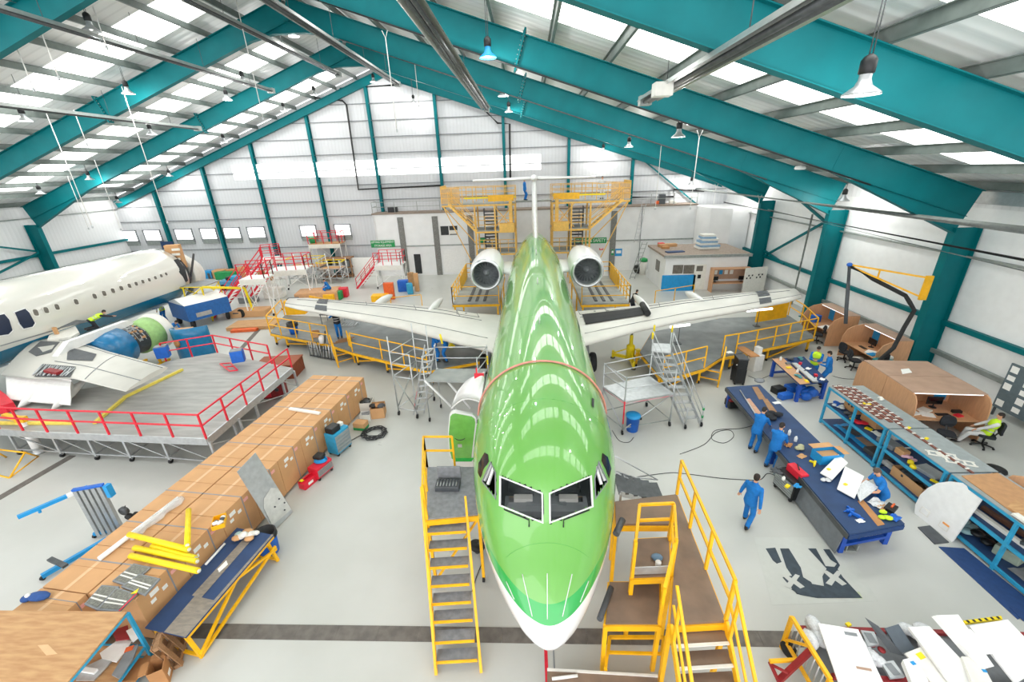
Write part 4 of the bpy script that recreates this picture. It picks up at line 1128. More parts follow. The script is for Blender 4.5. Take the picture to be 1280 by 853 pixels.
def rrect(cx, cy, w, h, sk):
    o = []
    for k in range(16):
        a = 2*PI*k/16; c, q = math.cos(a), math.sin(a); e = .55
        dx = w/2*math.copysign(abs(c)**e, c); dy = h/2*math.copysign(abs(q)**e, q); o.append((cx+dx+sk*dy, cy+dy))
    return o
M['cabwin'] = mat('cabin_window_glass', '#6f6a62', .3, var=.2)
for px, py, w in ((44.5, 391, 9), (57.5, 388, 8.5), (71, 384, 8), (95, 377.5, 7.5), (118, 370.5, 7), (130, 367, 7), (141, 363.5, 6.5), (151.5, 360.5, 6.3), (161.5, 357.5, 6), (170, 355, 5.5), (178.3, 352.3, 5.2), (186.3, 350, 5), (194, 347.5, 4.8), (201.3, 345, 4.6), (207.5, 342.7, 4.4)):
    f = wpatch('cabin_window', rrect(px, py, w, w*1.15, .35), 'offwhite', .006)
    if f: wpatch('pane', rrect(px, py, w*.7, w*.85, .35), 'cabwin', .02, f)
for (poly) in ([(18, 391), (31, 386.5), (36, 391), (43, 404), (40, 408.5), (29, 411), (24, 405)], [(-8, 396), (5, 393), (11, 400), (15, 413), (10, 418), (-4, 420)]):
    cx = sum(p[0] for p in poly)/len(poly); cy = sum(p[1] for p in poly)/len(poly)
    f = wpatch('overwing_exit', [(cx+(x-cx)*1.18, cy+(y-cy)*1.12) for x, y in poly], 'white', .006)
    wpatch('exit_opening', poly, mat('navy_opening', '#16233f', .5), .03, f)
wpatch('door_opening', [(217, 325), (222, 324), (231, 335), (235, 351), (232, 353), (224, 341)], 'darkint')
wpatch('cargo_door', [(176, 390), (183, 379), (195, 374), (195, 380), (188, 391)], 'darkint')
wpatch('belly_fairing_line', [(0, 432), (70, 412), (95, 400), (112, 401), (112, 402), (95, 401.2), (70, 413.4), (0, 433.4)], 'grey', .01)
# wing
def wz2(x): return 2.0+.05*(x+24)
S = []
for l, t in (((60, 424), (0, 470)), ((98, 428), (40, 474)), ((140, 441), (92, 474)), ((210, 459.5), (157, 490))):
    a = at(*l, 2.15); S.append((at(*l, wz2(a.x)+.15), at(*t, wz2(a.x)+.15), .1))
ww = MB().loft([airfoil(*s) for s in S]).build('wing', 'wingtop', wp)
def wp2(u, x): return wpt(S, u, x)
for u0, u1, x in ((.6, 3, .12), (1.2, 3, .66)): MB().path([wp2(u0+(u1-u0)*k/12, x) for k in range(13)], .02, 4).build('panel_line', 'grey', ww)
MB().path([wp2(2.2, .05+.9*k/8) for k in range(9)], .02, 4).build('panel_line', 'grey', ww)
for pts in ([(1.25, .3), (1.9, .28), (2.0, .5), (1.45, .6), (1.3, .45)], [(.2, .25), (.75, .2), (.9, .5), (.6, .62), (.25, .55)]):
    MB().prism([wp2(*p)+V((0, 0, .012)) for p in pts], .01).build('dark_patch', 'dkgrey', ww)
# opened bays with pipes behind the rear spar
m = MB(); m.prism([wp2(1.0, .75)+V((0, 0, .01)), wp2(1.8, .72)+V((0, 0, .01)), wp2(1.9, .98)+V((0, 0, .03)), wp2(1.05, .98)+V((0, 0, .03))], .01); m.build('opened_bay', 'steel', ww)
m = MB()
for k in range(16):
    a = wp2(1.0+.055*k, .76); b = wp2(1.02+.055*k, .96); m.tube(a+V((0, 0, .03)), b+V((random.uniform(-.2, .2), 0, .06)), .025, 5)
m.build('pipes', 'alu', ww)
MB().box(wp2(1.45, .9)+V((0, 0, .1)), (.9, .25, .12), -.3).build('red_tray', 'dkred', ww)
# drooped flap and its fairings
fl = A([(10, 465), (91, 478), (88, 506), (8, 499)], 1.6)
fl[0].z = fl[1].z = 1.95; fl[2] = at(88, 506, 1.5); fl[3] = at(8, 499, 1.5); fl[0] = at(10, 466, 1.95); fl[1] = at(91, 479, 1.95)
R = []
for k in range(7):
    t = k/6; R.append([lerp(fl[0], fl[3], t)+V((0, 0, .16*math.sin(PI*min(1, t+.25)))), lerp(fl[1], fl[2], t)+V((0, 0, .16*math.sin(PI*min(1, t+.25)))), lerp(fl[1], fl[2], t)-V((0, 0, .05)), lerp(fl[0], fl[3], t)-V((0, 0, .05))])
MB().loft(R, True, 0, False).build('flap', 'white', wp)
f2_ = A([(12, 456), (90, 470), (90, 477), (11, 464)], 2.05); MB().prism(f2_, .08).build('vane', 'white', wp)
for px, py in ((24, 506), (66, 508)):
    p = at(px, py, 1.45); MB().lathe([(.02, 0), (.16, .4), (.2, 1.0), (.1, 1.8)], p+V((.1, -.15, -.05)), (-.2, 1, .18), 10).build('flap_track_fairing', 'white', wp)
MB().prism(A([(-12, 508), (4, 496), (12, 502), (22, 512), (10, 516), (-12, 520)], 1.3), .35).build('red_cover', 'red', wp)
MB().prism(A([(66, 414), (94, 408), (100, 418), (90, 424), (60, 428)], 2.35), .12).build('root_fairing', 'offwhite', wp)
m = MB(); m.box(at(70, 415, 2.6), (.18, .1, .5)); m.build('tan_block', 'card', wp)
# engine: blue rear cowl, opened core, green fan case, pale intake ring
ec = V((-21.9, 18.4, 1.72)); ax_ = V((.03, 1, .0))
e = T('jet_engine', 'opened jet engine with blue rear cowl and green fan case under the left white wing', 'engine', (ec.x, 20, 0))
MB().lathe([(.7, 0), (.85, .2), (.98, .8), (1.0, 1.45), (.9, 1.45)], ec, ax_, 28).build('rear_cowl', mat('teal_blue_cowl', '#0d74a8', .3, coat=.5), e)
c = ec+ax_*1.45; MB().lathe([(.72, 0), (.78, .1), (.74, .5), (.8, .95)], c, ax_, 28, cap=False).build('engine_core', 'steel', e)
m = MB()
for k in range(40):
    a = random.uniform(.2, PI-.1); y = random.uniform(.05, .9); p = c+ax_*y+V((math.cos(a)*.8, 0, math.sin(a)*.8)); m.box(p, (random.uniform(.08, .22), random.uniform(.08, .25), .1), random.random(), mi=k % 3)
for k in range(9):
    y = .08+.1*k; m.path([c+ax_*y+V((math.cos(.1+.3*i)*.83, .02*math.sin(i*3+k), math.sin(.1+.3*i)*.83)) for i in range(11)], .02, 5, mi=k % 2)
m.build('pipework', ['alu', 'dkgrey', 'card'], e)
MB().lathe([(.8, 0), (.9, .02), (.92, .5), (.95, .9), (.85, .92)], c+ax_*.95, ax_, 30, cap=False).build('fan_case', mat('primer_green', '#9fc87e', .5), e)
MB().lathe([(.9, 0), (1.02, .04), (1.06, .3), (1.0, .5), (.88, .46), (.84, .05)], c+ax_*1.85, ax_, 34, cap=False).build('intake_ring', 'offwhite', e)
MB().lathe([(.85, .3), (.02, .32)], c+ax_*1.85, ax_, 30, cap=False).build('fan_disc', 'fan', e)
m = MB(); m.prism([ec+V((-.15, -1.6, .75)), ec+V((-.15, 2.6, .85)), ec+V((-.15, 2.2, 1.15)), ec+V((-.15, -.9, 1.2))], .3, (1, 0, 0)); m.build('pylon', 'white', e)
m = MB()
for s in (-1, 1): m.bar(ec+V((s*.7, .5, -1.7)), ec+V((s*.6, .5, -.5)), .1); m.bar(ec+V((s*.7, 2.6, -1.7)), ec+V((s*.6, 2.6, -.5)), .1); m.bar(ec+V((s*.7, .2, -1.64)), ec+V((s*.7, 3.2, -1.64)), .12)
m.build('engine_stand', 'yellow', e)
# blue cowl half standing on the floor
cc = at(246, 450); cc.z = 0
M['cowlblue'] = mat('teal_blue_cowl_shell', '#0f76a6', .35, coat=.4)
t = T('engine_cowl', 'blue engine cowl half standing upright beyond the red railing', 'engine cowl', cc)
R = []
for k in range(13):
    a = -2.9+2.6*k/12; h = 1.75+.35*math.sin(.5*(k/12)*PI+.5); r = 1.15
    R.append([cc+V((math.cos(a)*r, math.sin(a)*r+.6, z)) for z in (0, .5, 1.1, 1.6, h)] + [cc+V((math.cos(a)*(r-.1), math.sin(a)*(r-.1)+.6, z)) for z in (h, 1.6, 1.1, .5, 0)])
MB().loft(R).build('shell', 'cowlblue', t)
m = MB(); p = at(238.5, 430, 1.0); MB().lathe([(.02, -.05), (.2, -.04), (.22, .03), (.1, .08), (.02, .08)], (cc.x-.35, cc.y-.52, 1.25), (-.3, -1, .1), 16).build('round_cap', 'card2', t)
MB().box(cc+V((-.4, .3, 1.75)), (.9, .25, .25), .3).build('inner_bracket', 'card', t)
# blue covered ground unit with a white roof
t = T('ground_unit', 'blue ground cart with a sloping white roof beside the white airliner nose', 'ground cart', (-24.3, 28.2, 0))
B_, C_, A_2 = at(237, 403, .6), at(290, 389, .6), at(216, 396, .6); D_ = A_2+C_-B_
base = [B_, C_, D_, A_2]; hh = 1.15
MB().prism(base, hh).build('body', mat('cart_blue', '#2566ad', .5, var=.1), t)
up_ = [p+V((0, 0, hh)) for p in base]; cn = sum(up_, V((0, 0, 0)))/4
o = MB(); ridge = [lerp(up_[0], up_[3], .5)+V((0, 0, .35)), lerp(up_[1], up_[2], .5)+V((0, 0, .35))]
o.add([up_[0], up_[1], up_[2], up_[3], ridge[0], ridge[1]], [(0, 1, 5, 4), (2, 3, 4, 5), (3, 0, 4), (1, 2, 5), (0, 3, 2, 1)]); o.build('roof', 'white', t)
MB().bar(lerp(B_, C_, .2)+V((.0, -.05, .35)), lerp(B_, C_, .55)+V((0, -.05, .35)), .04, .3).build('side_plate', 'alu', t)
for p in base:
    q = p+(cn-p)*.18; MB().lathe([(.02, -.08), (.3, -.09), (.33, 0), (.3, .09), (.02, .08)], (q.x, q.y, .33), (1, .5, 0), 18).build('wheel', 'rubber', t)
q = C_+V((.5, .2, 0)); MB().lathe([(.15, -.06), (.3, -.08), (.33, 0), (.3, .08), (.15, .06)], (q.x, q.y, .34), (.3, 1, 0), 18).build('spare_wheel', 'rubber', t)
MB().bar((C_.x, C_.y, .4), (q.x+.7, q.y+.3, .3), .08).build('drawbar', 'steel', t)
# yellow access stand at the nose
t = T('nose_stand', 'tall yellow tube access stand by the open nose of the white airliner', 'stand', (-24.5, 30, 0))
b = [V((-25.3, 28.6, 0)), V((-23.6, 28.6, 0)), V((-23.6, 30.4, 0)), V((-25.3, 30.4, 0))]; hh = 2.6
for i, p in enumerate(b):
    MB().tube(p, p+V((.25 if i in (0, 3) else -.1, 0, hh)), .05, 7).build('leg', 'yel2', t); q = b[(i+1) % 4]
    for z in (.6, 1.5, hh): MB().tube(p+V((0, 0, z)), q+V((0, 0, z)), .04, 6).build('rail', 'yel2', t)
    MB().tube(p+V((0, 0, .2)), q+V((0, 0, 1.5)), .04, 6).build('brace', 'yel2', t); MB().tube(p+V((0, 0, 1.5)), q+V((0, 0, 2.6)), .04, 6).build('brace', 'yel2', t)
MB().bar(b[1]+V((0, 0, 2.6)), b[1]+V((2.4, 1.0, 2.2)), .16, .14).bar(b[1]+V((2.4, 1.0, 2.2)), b[1]+V((2.6, 1.0, 0)), .12).build('boom', 'yel2', t)
MB().box((-24.4, 29.5, 2.62), (1.7, 1.8, .06)).build('platform', 'grey', t)
# ================================================================ LEFT FOREGROUND
ang = .115
rd = V((math.sin(ang), math.cos(ang), 0)); rn = V((math.cos(ang), -math.sin(ang), 0))
far = V((-7.45, 16.4, 0))          # far right corner of the right row
BW, BL, BH = 1.22, 1.17, 1.4
def boxproto():
    t = T('cardboard_box', 'x', 'box', (0, 0, 0), 0, 'strapped cardboard cartons in two long rows')
    g = .012
    MB().b0((0, 0, .1), (BW-g, BL-g, BH-.1)).build('carton', 'card', t, bevel=.012)
    m = MB()
    for x in (-.45, 0, .45): m.b0((x, 0, 0), (.12, BL-.08, .1))
    for y in (-.5, .5): m.b0((0, y, .07), (BW-.05, .1, .03))
    m.build('pallet', 'wood2', t)
    m = MB(); m.b0((0, 0, BH), (.09, BL-.02, .003)); m.build('tape', 'clear', t)
    MB().b0((0, 0, BH), (BW-.02, .008, .0035)).build('flap_seam', 'card2', t)
    m = MB(); m.b0((0, .18, BH), (BW+.004, .03, .006)); m.b0((BW/2-.004, .18, .1), (.008, .03, BH-.1)); m.build('strap', 'tape', t)
    m = MB(); m.box((BW/2-.003, -.22, 1.18), (.012, .2, .12)); m.box((BW/2-.003, -.3, 1.0), (.012, .12, .09)); m.box((BW/2-.003, .0, 1.05), (.012, .12, .1)); m.build('paper_label', 'paper', t)
    m = MB(); m.box((BW/2-.003, .3, 1.22), (.012, .16, .1)); m.build('pink_label', mat('pink_label', '#e6a8a0', .7), t)
    return t
bp = boxproto()
ordn = ['first', 'second', 'third', 'fourth', 'fifth', 'sixth', 'seventh', 'eighth', 'ninth']
BOX = {}
for row in (0, 1):
    for k in range(9):
        c = far - rd*(BL*(k+.5)) - rn*(BW*(row+.5)+.03*row)
        lab = 'strapped cardboard carton, %s from the wing dock end, %s' % (ordn[k], 'row on the open floor side' if row == 0 else 'row nearer the white airliner')
        if row == k == 0: o = bp; o.location = c; o.rotation_euler = (0, 0, -ang); o['label'] = lab
        else: o = dup(bp, c, -ang, lab)
        BOX[row, k] = o
c = far - rd*(BL*9.25+.0) - rn*(BW*1.5+.03)
o = dup(bp, c, -ang, 'shorter strapped carton at the plywood shelf end of the row nearer the white airliner'); o.scale = (1, .48, 1)
ZB = BH+.01
def onbox(px, py, dz=0): return at(px, py, ZB+dz)
# yellow tubes on the cartons
for (a, b, lab) in (((163, 672), (238, 692), 'yellow foam-covered tube, uppermost of the crossed ones on the cartons'), ((168, 685), (246, 702), 'yellow foam-covered tube, second of the flat stack on the cartons'),
                    ((190, 683), (244, 698), 'short yellow foam-covered tube in the middle of the stack on the cartons'), ((163, 695), (248, 714), 'yellow foam-covered tube nearest the blue bench on the cartons'),
                    ((236.5, 640), (237.5, 689), 'single yellow foam-covered tube lying across the others on the cartons')):
    p, q = onbox(*a, .07), onbox(*b, .07)
    if 'uppermost' in lab: p.z += .1; q.z += .13
    if 'single' in lab: p.z += .06; q.z += .2
    t = T('foam_tube', lab, 'tube', p, group='yellow foam tubes on the cartons')
    MB().tube(p, q, .065, 12).build('foam_sleeve', 'yel2', t)
    m = MB(); d = (q-p).normalized(); m.tube(q, q+d*.03, .04, 10); m.tube(p-d*.03, p, .04, 10); m.build('tube_end', 'offwhite', t)
p, q = onbox(124, 699, .06), onbox(223, 623, .06); t = T('plastic_tube', 'long white plastic tube in clear wrap lying along the cartons', 'tube', p); MB().tube(p, q, .06, 12).build('tube', 'white', t)
m = MB(); R = []
for i in range(9):
    c = lerp(p, q, .3+.7*i/8); R.append(MB.ring(c+V((.12, 0, .01)), q-p, .14+.06*math.sin(i*2.1), 10, ry=.07))
m.loft(R).build('plastic_wrap', mat('clear_wrap', '#f2f2f2', .15, alpha=.35), t)
p, q = onbox(362, 511, .04), onbox(400, 517, .04); tag(MB().bar(p, q, .12, .07).build('white_strip', 'offwhite'), 'short pale yellow edge strip lying on the far cartons', 'strip')
# grey window-like panels
for pts, lab, extra in (([(141, 728), (168, 706), (189, 711), (162, 735)], 'grey taped vent panel furthest up the cartons', 0), ([(152, 735), (175, 719), (201, 725), (182, 746)], 'grey taped vent panel in a pale frame next to the yellow tubes', .03),
                        ([(106, 757), (128, 733), (150, 735), (122, 764)], 'grey taped vent panel lying nearest the plywood shelf', 0), ([(122, 764), (146, 736), (172, 744), (150, 766)], 'grey taped vent panel edged with a red and yellow strip', .02)):
    P = [onbox(x, y, extra) for x, y in pts]; t = T('vent_grille', lab, 'panel', P[0], group='grey vent panels on the cartons')
    MB().prism(P, .04).build('frame', 'grey', t)
    c = sum(P, V((0, 0, 0)))/4; Q = [c+(p-c)*.86+V((0, 0, .042)) for p in P]; MB().prism(Q, .006).build('mesh', mat('grey_mesh', '#77776e', .6, var=.3, scale=25), t)
    m = MB()
    for u in (.3, .5): m.bar(lerp(Q[0], Q[1], u)+V((0, 0, .01)), lerp(Q[3], Q[2], u)+V((0, 0, .01)), .03, .004)
    m.build('masking_tape', 'offwhite', t)
    if 'red' in lab: MB().bar(P[2]+V((0, 0, .05)), P[3]+V((0, 0, .05)), .03, .006).build('red_strip', 'red', t); MB().prism([P[2]+V((0, 0, .05)), P[2]+V((-.12, -.02, .05)), P[2]+V((-.05, .12, .05))], .01).build('yellow_tag', 'yel2', t)
p = onbox(275, 655); t = T('yellow_tray', 'yellow tray of white gloves and rags on the cartons', 'tray', p)
m = MB(); w, l = .28, .42
m.b0(p, (w, l, .02), .5); 
for s in (-1, 1): m.box(p+rot((s*w/2, 0, .07), .5), (.015, l, .12), .5); m.box(p+rot((0, s*l/2, .07), .5), (w, .015, .12), .5)
m.build('tray', 'yellow', t); m = MB()
for k in range(9): m.ell(p+rot((random.uniform(-.1, .1), random.uniform(-.16, .2), .1+.04*random.random()), .5), (.07, .05, .045), 7, 5, mi=k % 3)
m.build('gloves', ['white', 'offwhite', 'dkgrey'], t)
p = onbox(47, 748); t = T('blue_jacket', 'blue cloth bundle on the carton nearest the plywood shelf', 'cloth', p); m = MB()
m.ell(p+V((.05, 0, .06)), (.26, .12, .07), 10, 6); m.ell(p+V((-.18, -.04, .05)), (.12, .1, .06), 10, 6); m.build('cloth', mat('navy_cloth', '#2d5290', .8, bump=.4, scale=14), t); MB().ell(p+V((-.14, -.03, .12)), (.05, .05, .04), 8, 6).build('white_rag', 'white', t)
# aluminium sheet leaning on the cartons
a, b, c, d = at(342, 664, .03), at(366, 640, .03), atX(319, 566, -8.0), atX(296, 590, -8.12)
t = T('metal_sheet', 'tall pale metal sheet leaning against the cartons near the blue bench', 'sheet', (a+b)/2)
MB().prism([a, b, c, d], .02, (1, -.6, .4)).build('sheet', 'alu', t)
q = lambda u, v: lerp(lerp(a, b, u), lerp(d, c, u), v)+V((.02, -.015, .012))
MB().prism([q(.05, .08), q(.98, .05), q(.99, .42), q(.75, .5), q(.3, .46), q(.12, .36)], .012, (1, -.6, .4)).build('patch_sheet', mat('pale_patch_sheet', '#d6d6d2', .4, .3), t)
m = MB()
for u, v in ((.8, .3), (.5, .26), (.75, .12), (.9, .2)): m.tube(q(u, v)+V((.012, -.01, .005)), q(u, v)+V((.03, -.02, .01)), .025, 8)
m.build('holes', 'dkgrey', t)
c = at(338, 690); t = T('waste_bin', 'blue open bin with a black liner behind the blue bench', 'bin', c)
MB().lathe([(.2, 0), (.24, .02), (.28, .7), (.26, .7), (.22, .05)], c, (0, 0, 1), 20).build('bin', 'blue', t); MB().lathe([(.31, .58), (.3, .72), (.26, .72), (.2, .3), (.02, .28)], c, (0, 0, 1), 20, cap=False).build('bin_liner', 'black', t)
# blue bench on a yellow frame
zt = .85
P = A([(181, 785), (232, 797), (342, 669), (296, 660)], zt)
t = T('work_bench', 'long blue and worn grey bench top on a yellow trestle frame beside the cartons', 'bench', ((P[0]+P[2])/2).xy.to_3d())
MB().prism([p-V((0, 0, .04)) for p in P], .04).build('bench_top', 'navy', t)
W = lambda u, v: lerp(lerp(P[0], P[1], u), lerp(P[3], P[2], u), v)+V((0, 0, .002))
M['worn'] = mat('worn_grey_board', '#7d766e', .4, var=.25, scale=3, hex2='#94897c', stretch=(2, 6, 1))
MB().prism([W(.48, 0), W(1, 0), W(1, .3), W(.45, .3)], .006).prism([W(.38, .3), W(.62, .3), W(.6, .95), W(.4, .95)], .006).prism([W(.93, .3), W(1, .3), W(1, 1), W(.95, 1)], .006).build('worn_board', 'worn', t)
for v0, u in ((0.04, .9), (.96, .9)):
    p = W(u, v0); r = (P[1]-P[0]).normalized(); f = (P[3]-P[0]).normalized(); s = 1 if v0 < .5 else -1
    MB().bar(p-r*.1+V((0, 0, -.06)), p+r*.1+V((0, 0, -.85)), .07).build('leg', 'yellow', t)
    p2 = W(.1, v0); MB().bar(p2+V((0, 0, -.06)), V((p2.x, p2.y, 0)), .07).build('leg', 'yellow', t)
    MB().bar(V((p.x, p.y, .06))+r*.1, V((p2.x, p2.y, .06)), .06).build('cross_bar', 'yellow', t); MB().bar(W(.9, v0)+V((0, 0, -.1)), W(.1, v0)+V((0, 0, -.1)), .06).build('cross_bar', 'yellow', t)
a, b = W(.92, .03), W(.92, .97)
MB().bar(V((a.x+.1, a.y, .08)), V((b.x+.1, b.y, .5)), .06).bar(V((a.x+.1, a.y, .12)), W(.95, .55)+V((0, 0, -.06)), .06).bar(W(.95, .5)+V((0, 0, -.06)), V((b.x+.1, b.y, .4)), .06).build('side_brace', 'yellow', t)
MB().bar(W(.97, 0)+V((0, 0, -.08)), W(.97, 1)+V((0, 0, -.08)), .05, .08).build('edge_bar', 'yellow', t)
for (a, b, lab, mt, r) in (((257, 706), (281, 680), 'white rolled tube lying on the blue bench', 'white', .03),):
    p, q = at(*a, zt+.04), at(*b, zt+.04); tag(MB().tube(p, q, r, 8).build('paper_roll', mt), lab, 'roll')
p = at(308, 672, zt); t = T('rag_heap', 'brown paper and white rag heap on the far end of the blue bench', 'rags', p); m = MB()

for k in range(7): m.ell(p+V((.16*math.sin(k*2.4), .13*math.cos(k*1.7), .07+.02*(k % 3))), (.13, .1, .06), 8, 5, mi=k % 2)
m.ell(p+V((.2, .1, .05)), (.12, .08, .06), 8, 5, mi=1); m.ell(p+V((-.2, .02, .06)), (.12, .1, .09), 8, 5, mi=2); m.ell(p+V((0, -.06, .16)), (.12, .1, .07), 8, 5, mi=1); m.build('heap', ['card', 'offwhite', mat('pale_teal_rag', '#a9c7c4', .8)], t)
tag(MB().prism(A([(272, 712), (283, 701), (285, 706), (274, 716)], zt+.01), .008).build('paper_scrap', 'paper'), 'torn white paper scrap on the blue bench', 'paper')
# plywood-topped blue shelf at the corner
zt = 1.6
P = A([(-40, 763), (158, 765), (70, 870), (-60, 880)], zt)
t = T('shelf_unit', 'plywood-topped shelf unit with a blue steel frame at the corner of the cartons', 'shelf', ((P[1]+P[2])/2).xy.to_3d())
MB().prism([p-V((0, 0, .05)) for p in P], .05).build('plywood_top', 'wood', t)
r = (P[1]-P[2]); 
for p in (P[1], P[2], P[0], P[3]): MB().bar((p.x, p.y, 0), (p.x, p.y, zt-.05), .06).build('upright', 'rackblue', t)
m = MB()
for a, b in ((0, 1), (1, 2), (2, 3)): m.bar(P[a]+V((0, 0, -.06)), P[b]+V((0, 0, -.06)), .03, .05); m.bar(V((P[a].x, P[a].y, .5)), V((P[b].x, P[b].y, .5)), .04, .05); m.bar(V((P[a].x, P[a].y, .1)), V((P[b].x, P[b].y, .1)), .04, .05)
m.build('frame_rail', 'rackblue', t)
sh = [V((p.x, p.y, .5)) for p in P]; MB().prism(sh, .02).build('lower_shelf', 'wood', t); MB().prism([V((p.x, p.y, .1)) for p in P], .02).build('lower_shelf', 'card2', t)
tag(MB().prism(A([(47, 807), (60, 806), (72, 818), (58, 820)], zt+.003), .002).build('chipped_patch', 'clear'), 'pale bare patch in the plywood top', 'patch')
for pts, lab, mt, zz in (([(125, 818), (150, 800), (165, 803), (160, 812), (146, 829), (128, 825)], 'white crumpled sheet on the shelf under the plywood top', 'paper', .56), ([(100, 838), (130, 824), (142, 826), (118, 852), (95, 852)], 'pale grey metal sheet on the shelf under the plywood top', 'alu', .55),
                         ([(140, 845), (158, 815), (174, 806), (166, 826), (150, 850)], 'grey slatted panel leaning on the lower blue shelf', 'grey', .6), ([(158, 790), (168, 785), (176, 796), (166, 804)], 'white folded card at the shelf end by the pallet', 'white', .7),
                         ([(140, 790), (160, 783), (162, 800), (145, 802)], 'dark red board at the back of the blue shelf', 'dkred', .66), ([(150, 853), (185, 818), (190, 824), (170, 853)], 'brown cardboard off-cut low in the blue shelf', 'card2', .2)):
    P_ = A(pts, zz); tag(MB().prism(P_, .03, (.1, .1, 1)).build('scrap_sheet', mt), lab, 'sheet', 'scrap sheets on the blue shelf')
a, b = at(95, 836, .62), at(120, 840, .62); tag(MB().bar(a, b, .08, .06).build('white_bar', 'white'), 'white bar on the shelf under the plywood top', 'bar')
p = at(162, 812, .62); tag(MB().box(p, (.14, .1, .05), .4).build('orange_tool', 'orange'), 'small orange tool on the white sheet in the shelf', 'tool')
# timber pallet standing on its edge and an open carton
p = at(230, 812); t = T('timber_pallet', 'grey-brown timber pallet standing on edge at the end of the blue bench', 'pallet', p, .35)
Mx = Matrix.Translation(p) @ Matrix.Rotation(.45, 4, 'Z') @ Matrix.Rotation(math.radians(-14), 4, 'Y')
def lb(mb, c, d): 
    R3 = Mx.to_3x3(); mb.box(Mx @ V(c), d, Mx=R3)
for i in range(6): 
    m = MB(); lb(m, (-.07, -.38+.15*i, .42), (.02, .11, .84)); m.build('slat', 'wood2', t)
for z in (.06, .42, .78):
    m = MB(); lb(m, (0, 0, z), (.1, .86, .09)); m.build('bearer', 'wood2', t)
for i in (0, 2, 5):
    m = MB(); lb(m, (.07, -.38+.15*i, .42), (.02, .11, .84)); m.build('slat', 'wood2', t)
p = at(205, 850); t = T('open_carton', 'small open brown carton in front of the timber pallet', 'box', p, .5)
def opencarton(t, p, w, l, h, rz, mt='card2'):
    p = V(p); m = MB()
    for s in (-1, 1): m.box(p+rot((s*w/2, 0, h/2), rz), (.012, l, h), rz); m.box(p+rot((0, s*l/2, h/2), rz), (w, .012, h), rz)
    m.b0(p, (w, l, .012), rz); o = m.build('carton', mt, t)
    return o
opencarton(t, p, .26, .3, .48, .5); MB().box(p+rot((.138, 0, .16), .5), (.004, .14, .1), .5).build('paper_label', 'paper', t)
m = MB(); m.box(p+rot((-.2, 0, .5), .5), (.14, .28, .01), .5); m.box(p+rot((0, .2, .5), .5), (.24, .12, .01), .5); m.build('flap', 'card2', t)
# tool chests, cartons and cable by the far end of the cartons
def chest(name, lab, p, w, d, h, rz, mt, nd, cat='tool chest', dark='alum'):
    t = T(name, lab, cat, p, rz); p = V(p)
    MB().b0(p+V((0, 0, .1)), (w, d, h-.1), rz).build('cabinet', mt, t, bevel=.015)
    for i in range(nd):
        z = .16+(h-.24)*(i+.5)/nd; hh = (h-.24)/nd*.86
        q = p+rot((w/2+.008, 0, z), rz); o = MB().box(q, (.02, d*.92, hh), rz).build('drawer', dark, t)
        MB().box(q+rot((.016, 0, hh*.3), rz), (.015, d*.8, .02), rz).build('handle', 'alum', o)
    for sx in (-1, 1):
        for sy in (-1, 1): castor(t, p+rot((sx*w*.4, sy*d*.4, 0), rz), .05)
    return t
p = at(426, 563); t = chest('tool_chest', 'teal blue tool chest with black cases on top beside the cartons', p, .48, .75, .95, -.35, 'rackblue', 5)
p = V((p.x, p.y, .95)); tag(MB().b0(p+V((-.06, -.12, 0)), (.36, .42, .24), -.35).build('tool_case', 'black', bevel=.03), 'black plastic tool case with a red label on the teal tool chest', 'case'); tag(MB().b0(p+V((.05, .27, 0)), (.2, .16, .14), -.35).build('small_case', 'offwhite', bevel=.02), 'cream box on the far side of the teal tool chest', 'box')
p = at(403, 593); t = chest('tool_trolley', 'red low drawer trolley between the teal chest and the red toolbox', p, .42, .7, .5, -.35, 'red', 4)
m = MB()
for i in range(4): m.path([(p.x+.22*math.cos(a)*(1-.06*i), p.y+.1+.17*math.sin(a)*(1-.06*i), .53+.03*i) for a in [2*PI*k/18 for k in range(19)]], .02, 6)
tag(m.build('air_hose', 'sky'), 'coiled blue air hose on the red drawer trolley', 'hose'); tag(MB().b0((p.x-.02, p.y+.1, .65), (.32, .3, .12), -.2).build('drill_case', 'black', bevel=.03), 'black tool case on top of the coiled blue hose', 'case')
p = at(387, 605); t = T('toolbox', 'red metal toolbox with a yellow label on the floor by the cartons', 'toolbox', p, -.35); MB().b0(p, (.3, .62, .26), -.35).build('box', 'red', t, bevel=.02); MB().prism([p+rot(v, -.35) for v in ((-.15, -.3, .26), (-.15, .3, .26), (0, .3, .33), (0, -.3, .33))], .02, (.4, 0, 1)).build('lid', 'red', t); MB().box(p+rot((.153, -.05, .15), -.35), (.004, .2, .1), -.35).build('white_label', 'paper', t); MB().box(p+rot((0, -.25, .34), -.35), (.12, .1, .02), -.35).build('yellow_label', 'yel2', t)
p = at(474, 519); t = T('open_carton', 'open carton full of cloth bundles at the far end of the cartons', 'box', p, .2); opencarton(t, p, .55, .6, .5, .2, 'card'); m = MB()
for k in range(6): m.ell(p+V((random.uniform(-.2, .2), random.uniform(-.2, .2), .48)), (.18, .14, .1), 8, 6, mi=k % 3)
m.build('contents', ['dkgrey', 'card2', 'boot'], t)
p = at(460, 513); t = T('open_carton', 'plastic-lined open carton with black parts next to the cloth-filled carton', 'box', p, .1); opencarton(t, p, .5, .5, .5, .1, 'offwhite'); m = MB()
for k in range(5): m.ell(p+V((random.uniform(-.15, .15), random.uniform(-.15, .15), .5)), (.15, .12, .09), 8, 6, mi=k % 2)
m.build('contents', ['black', 'steel'], t)
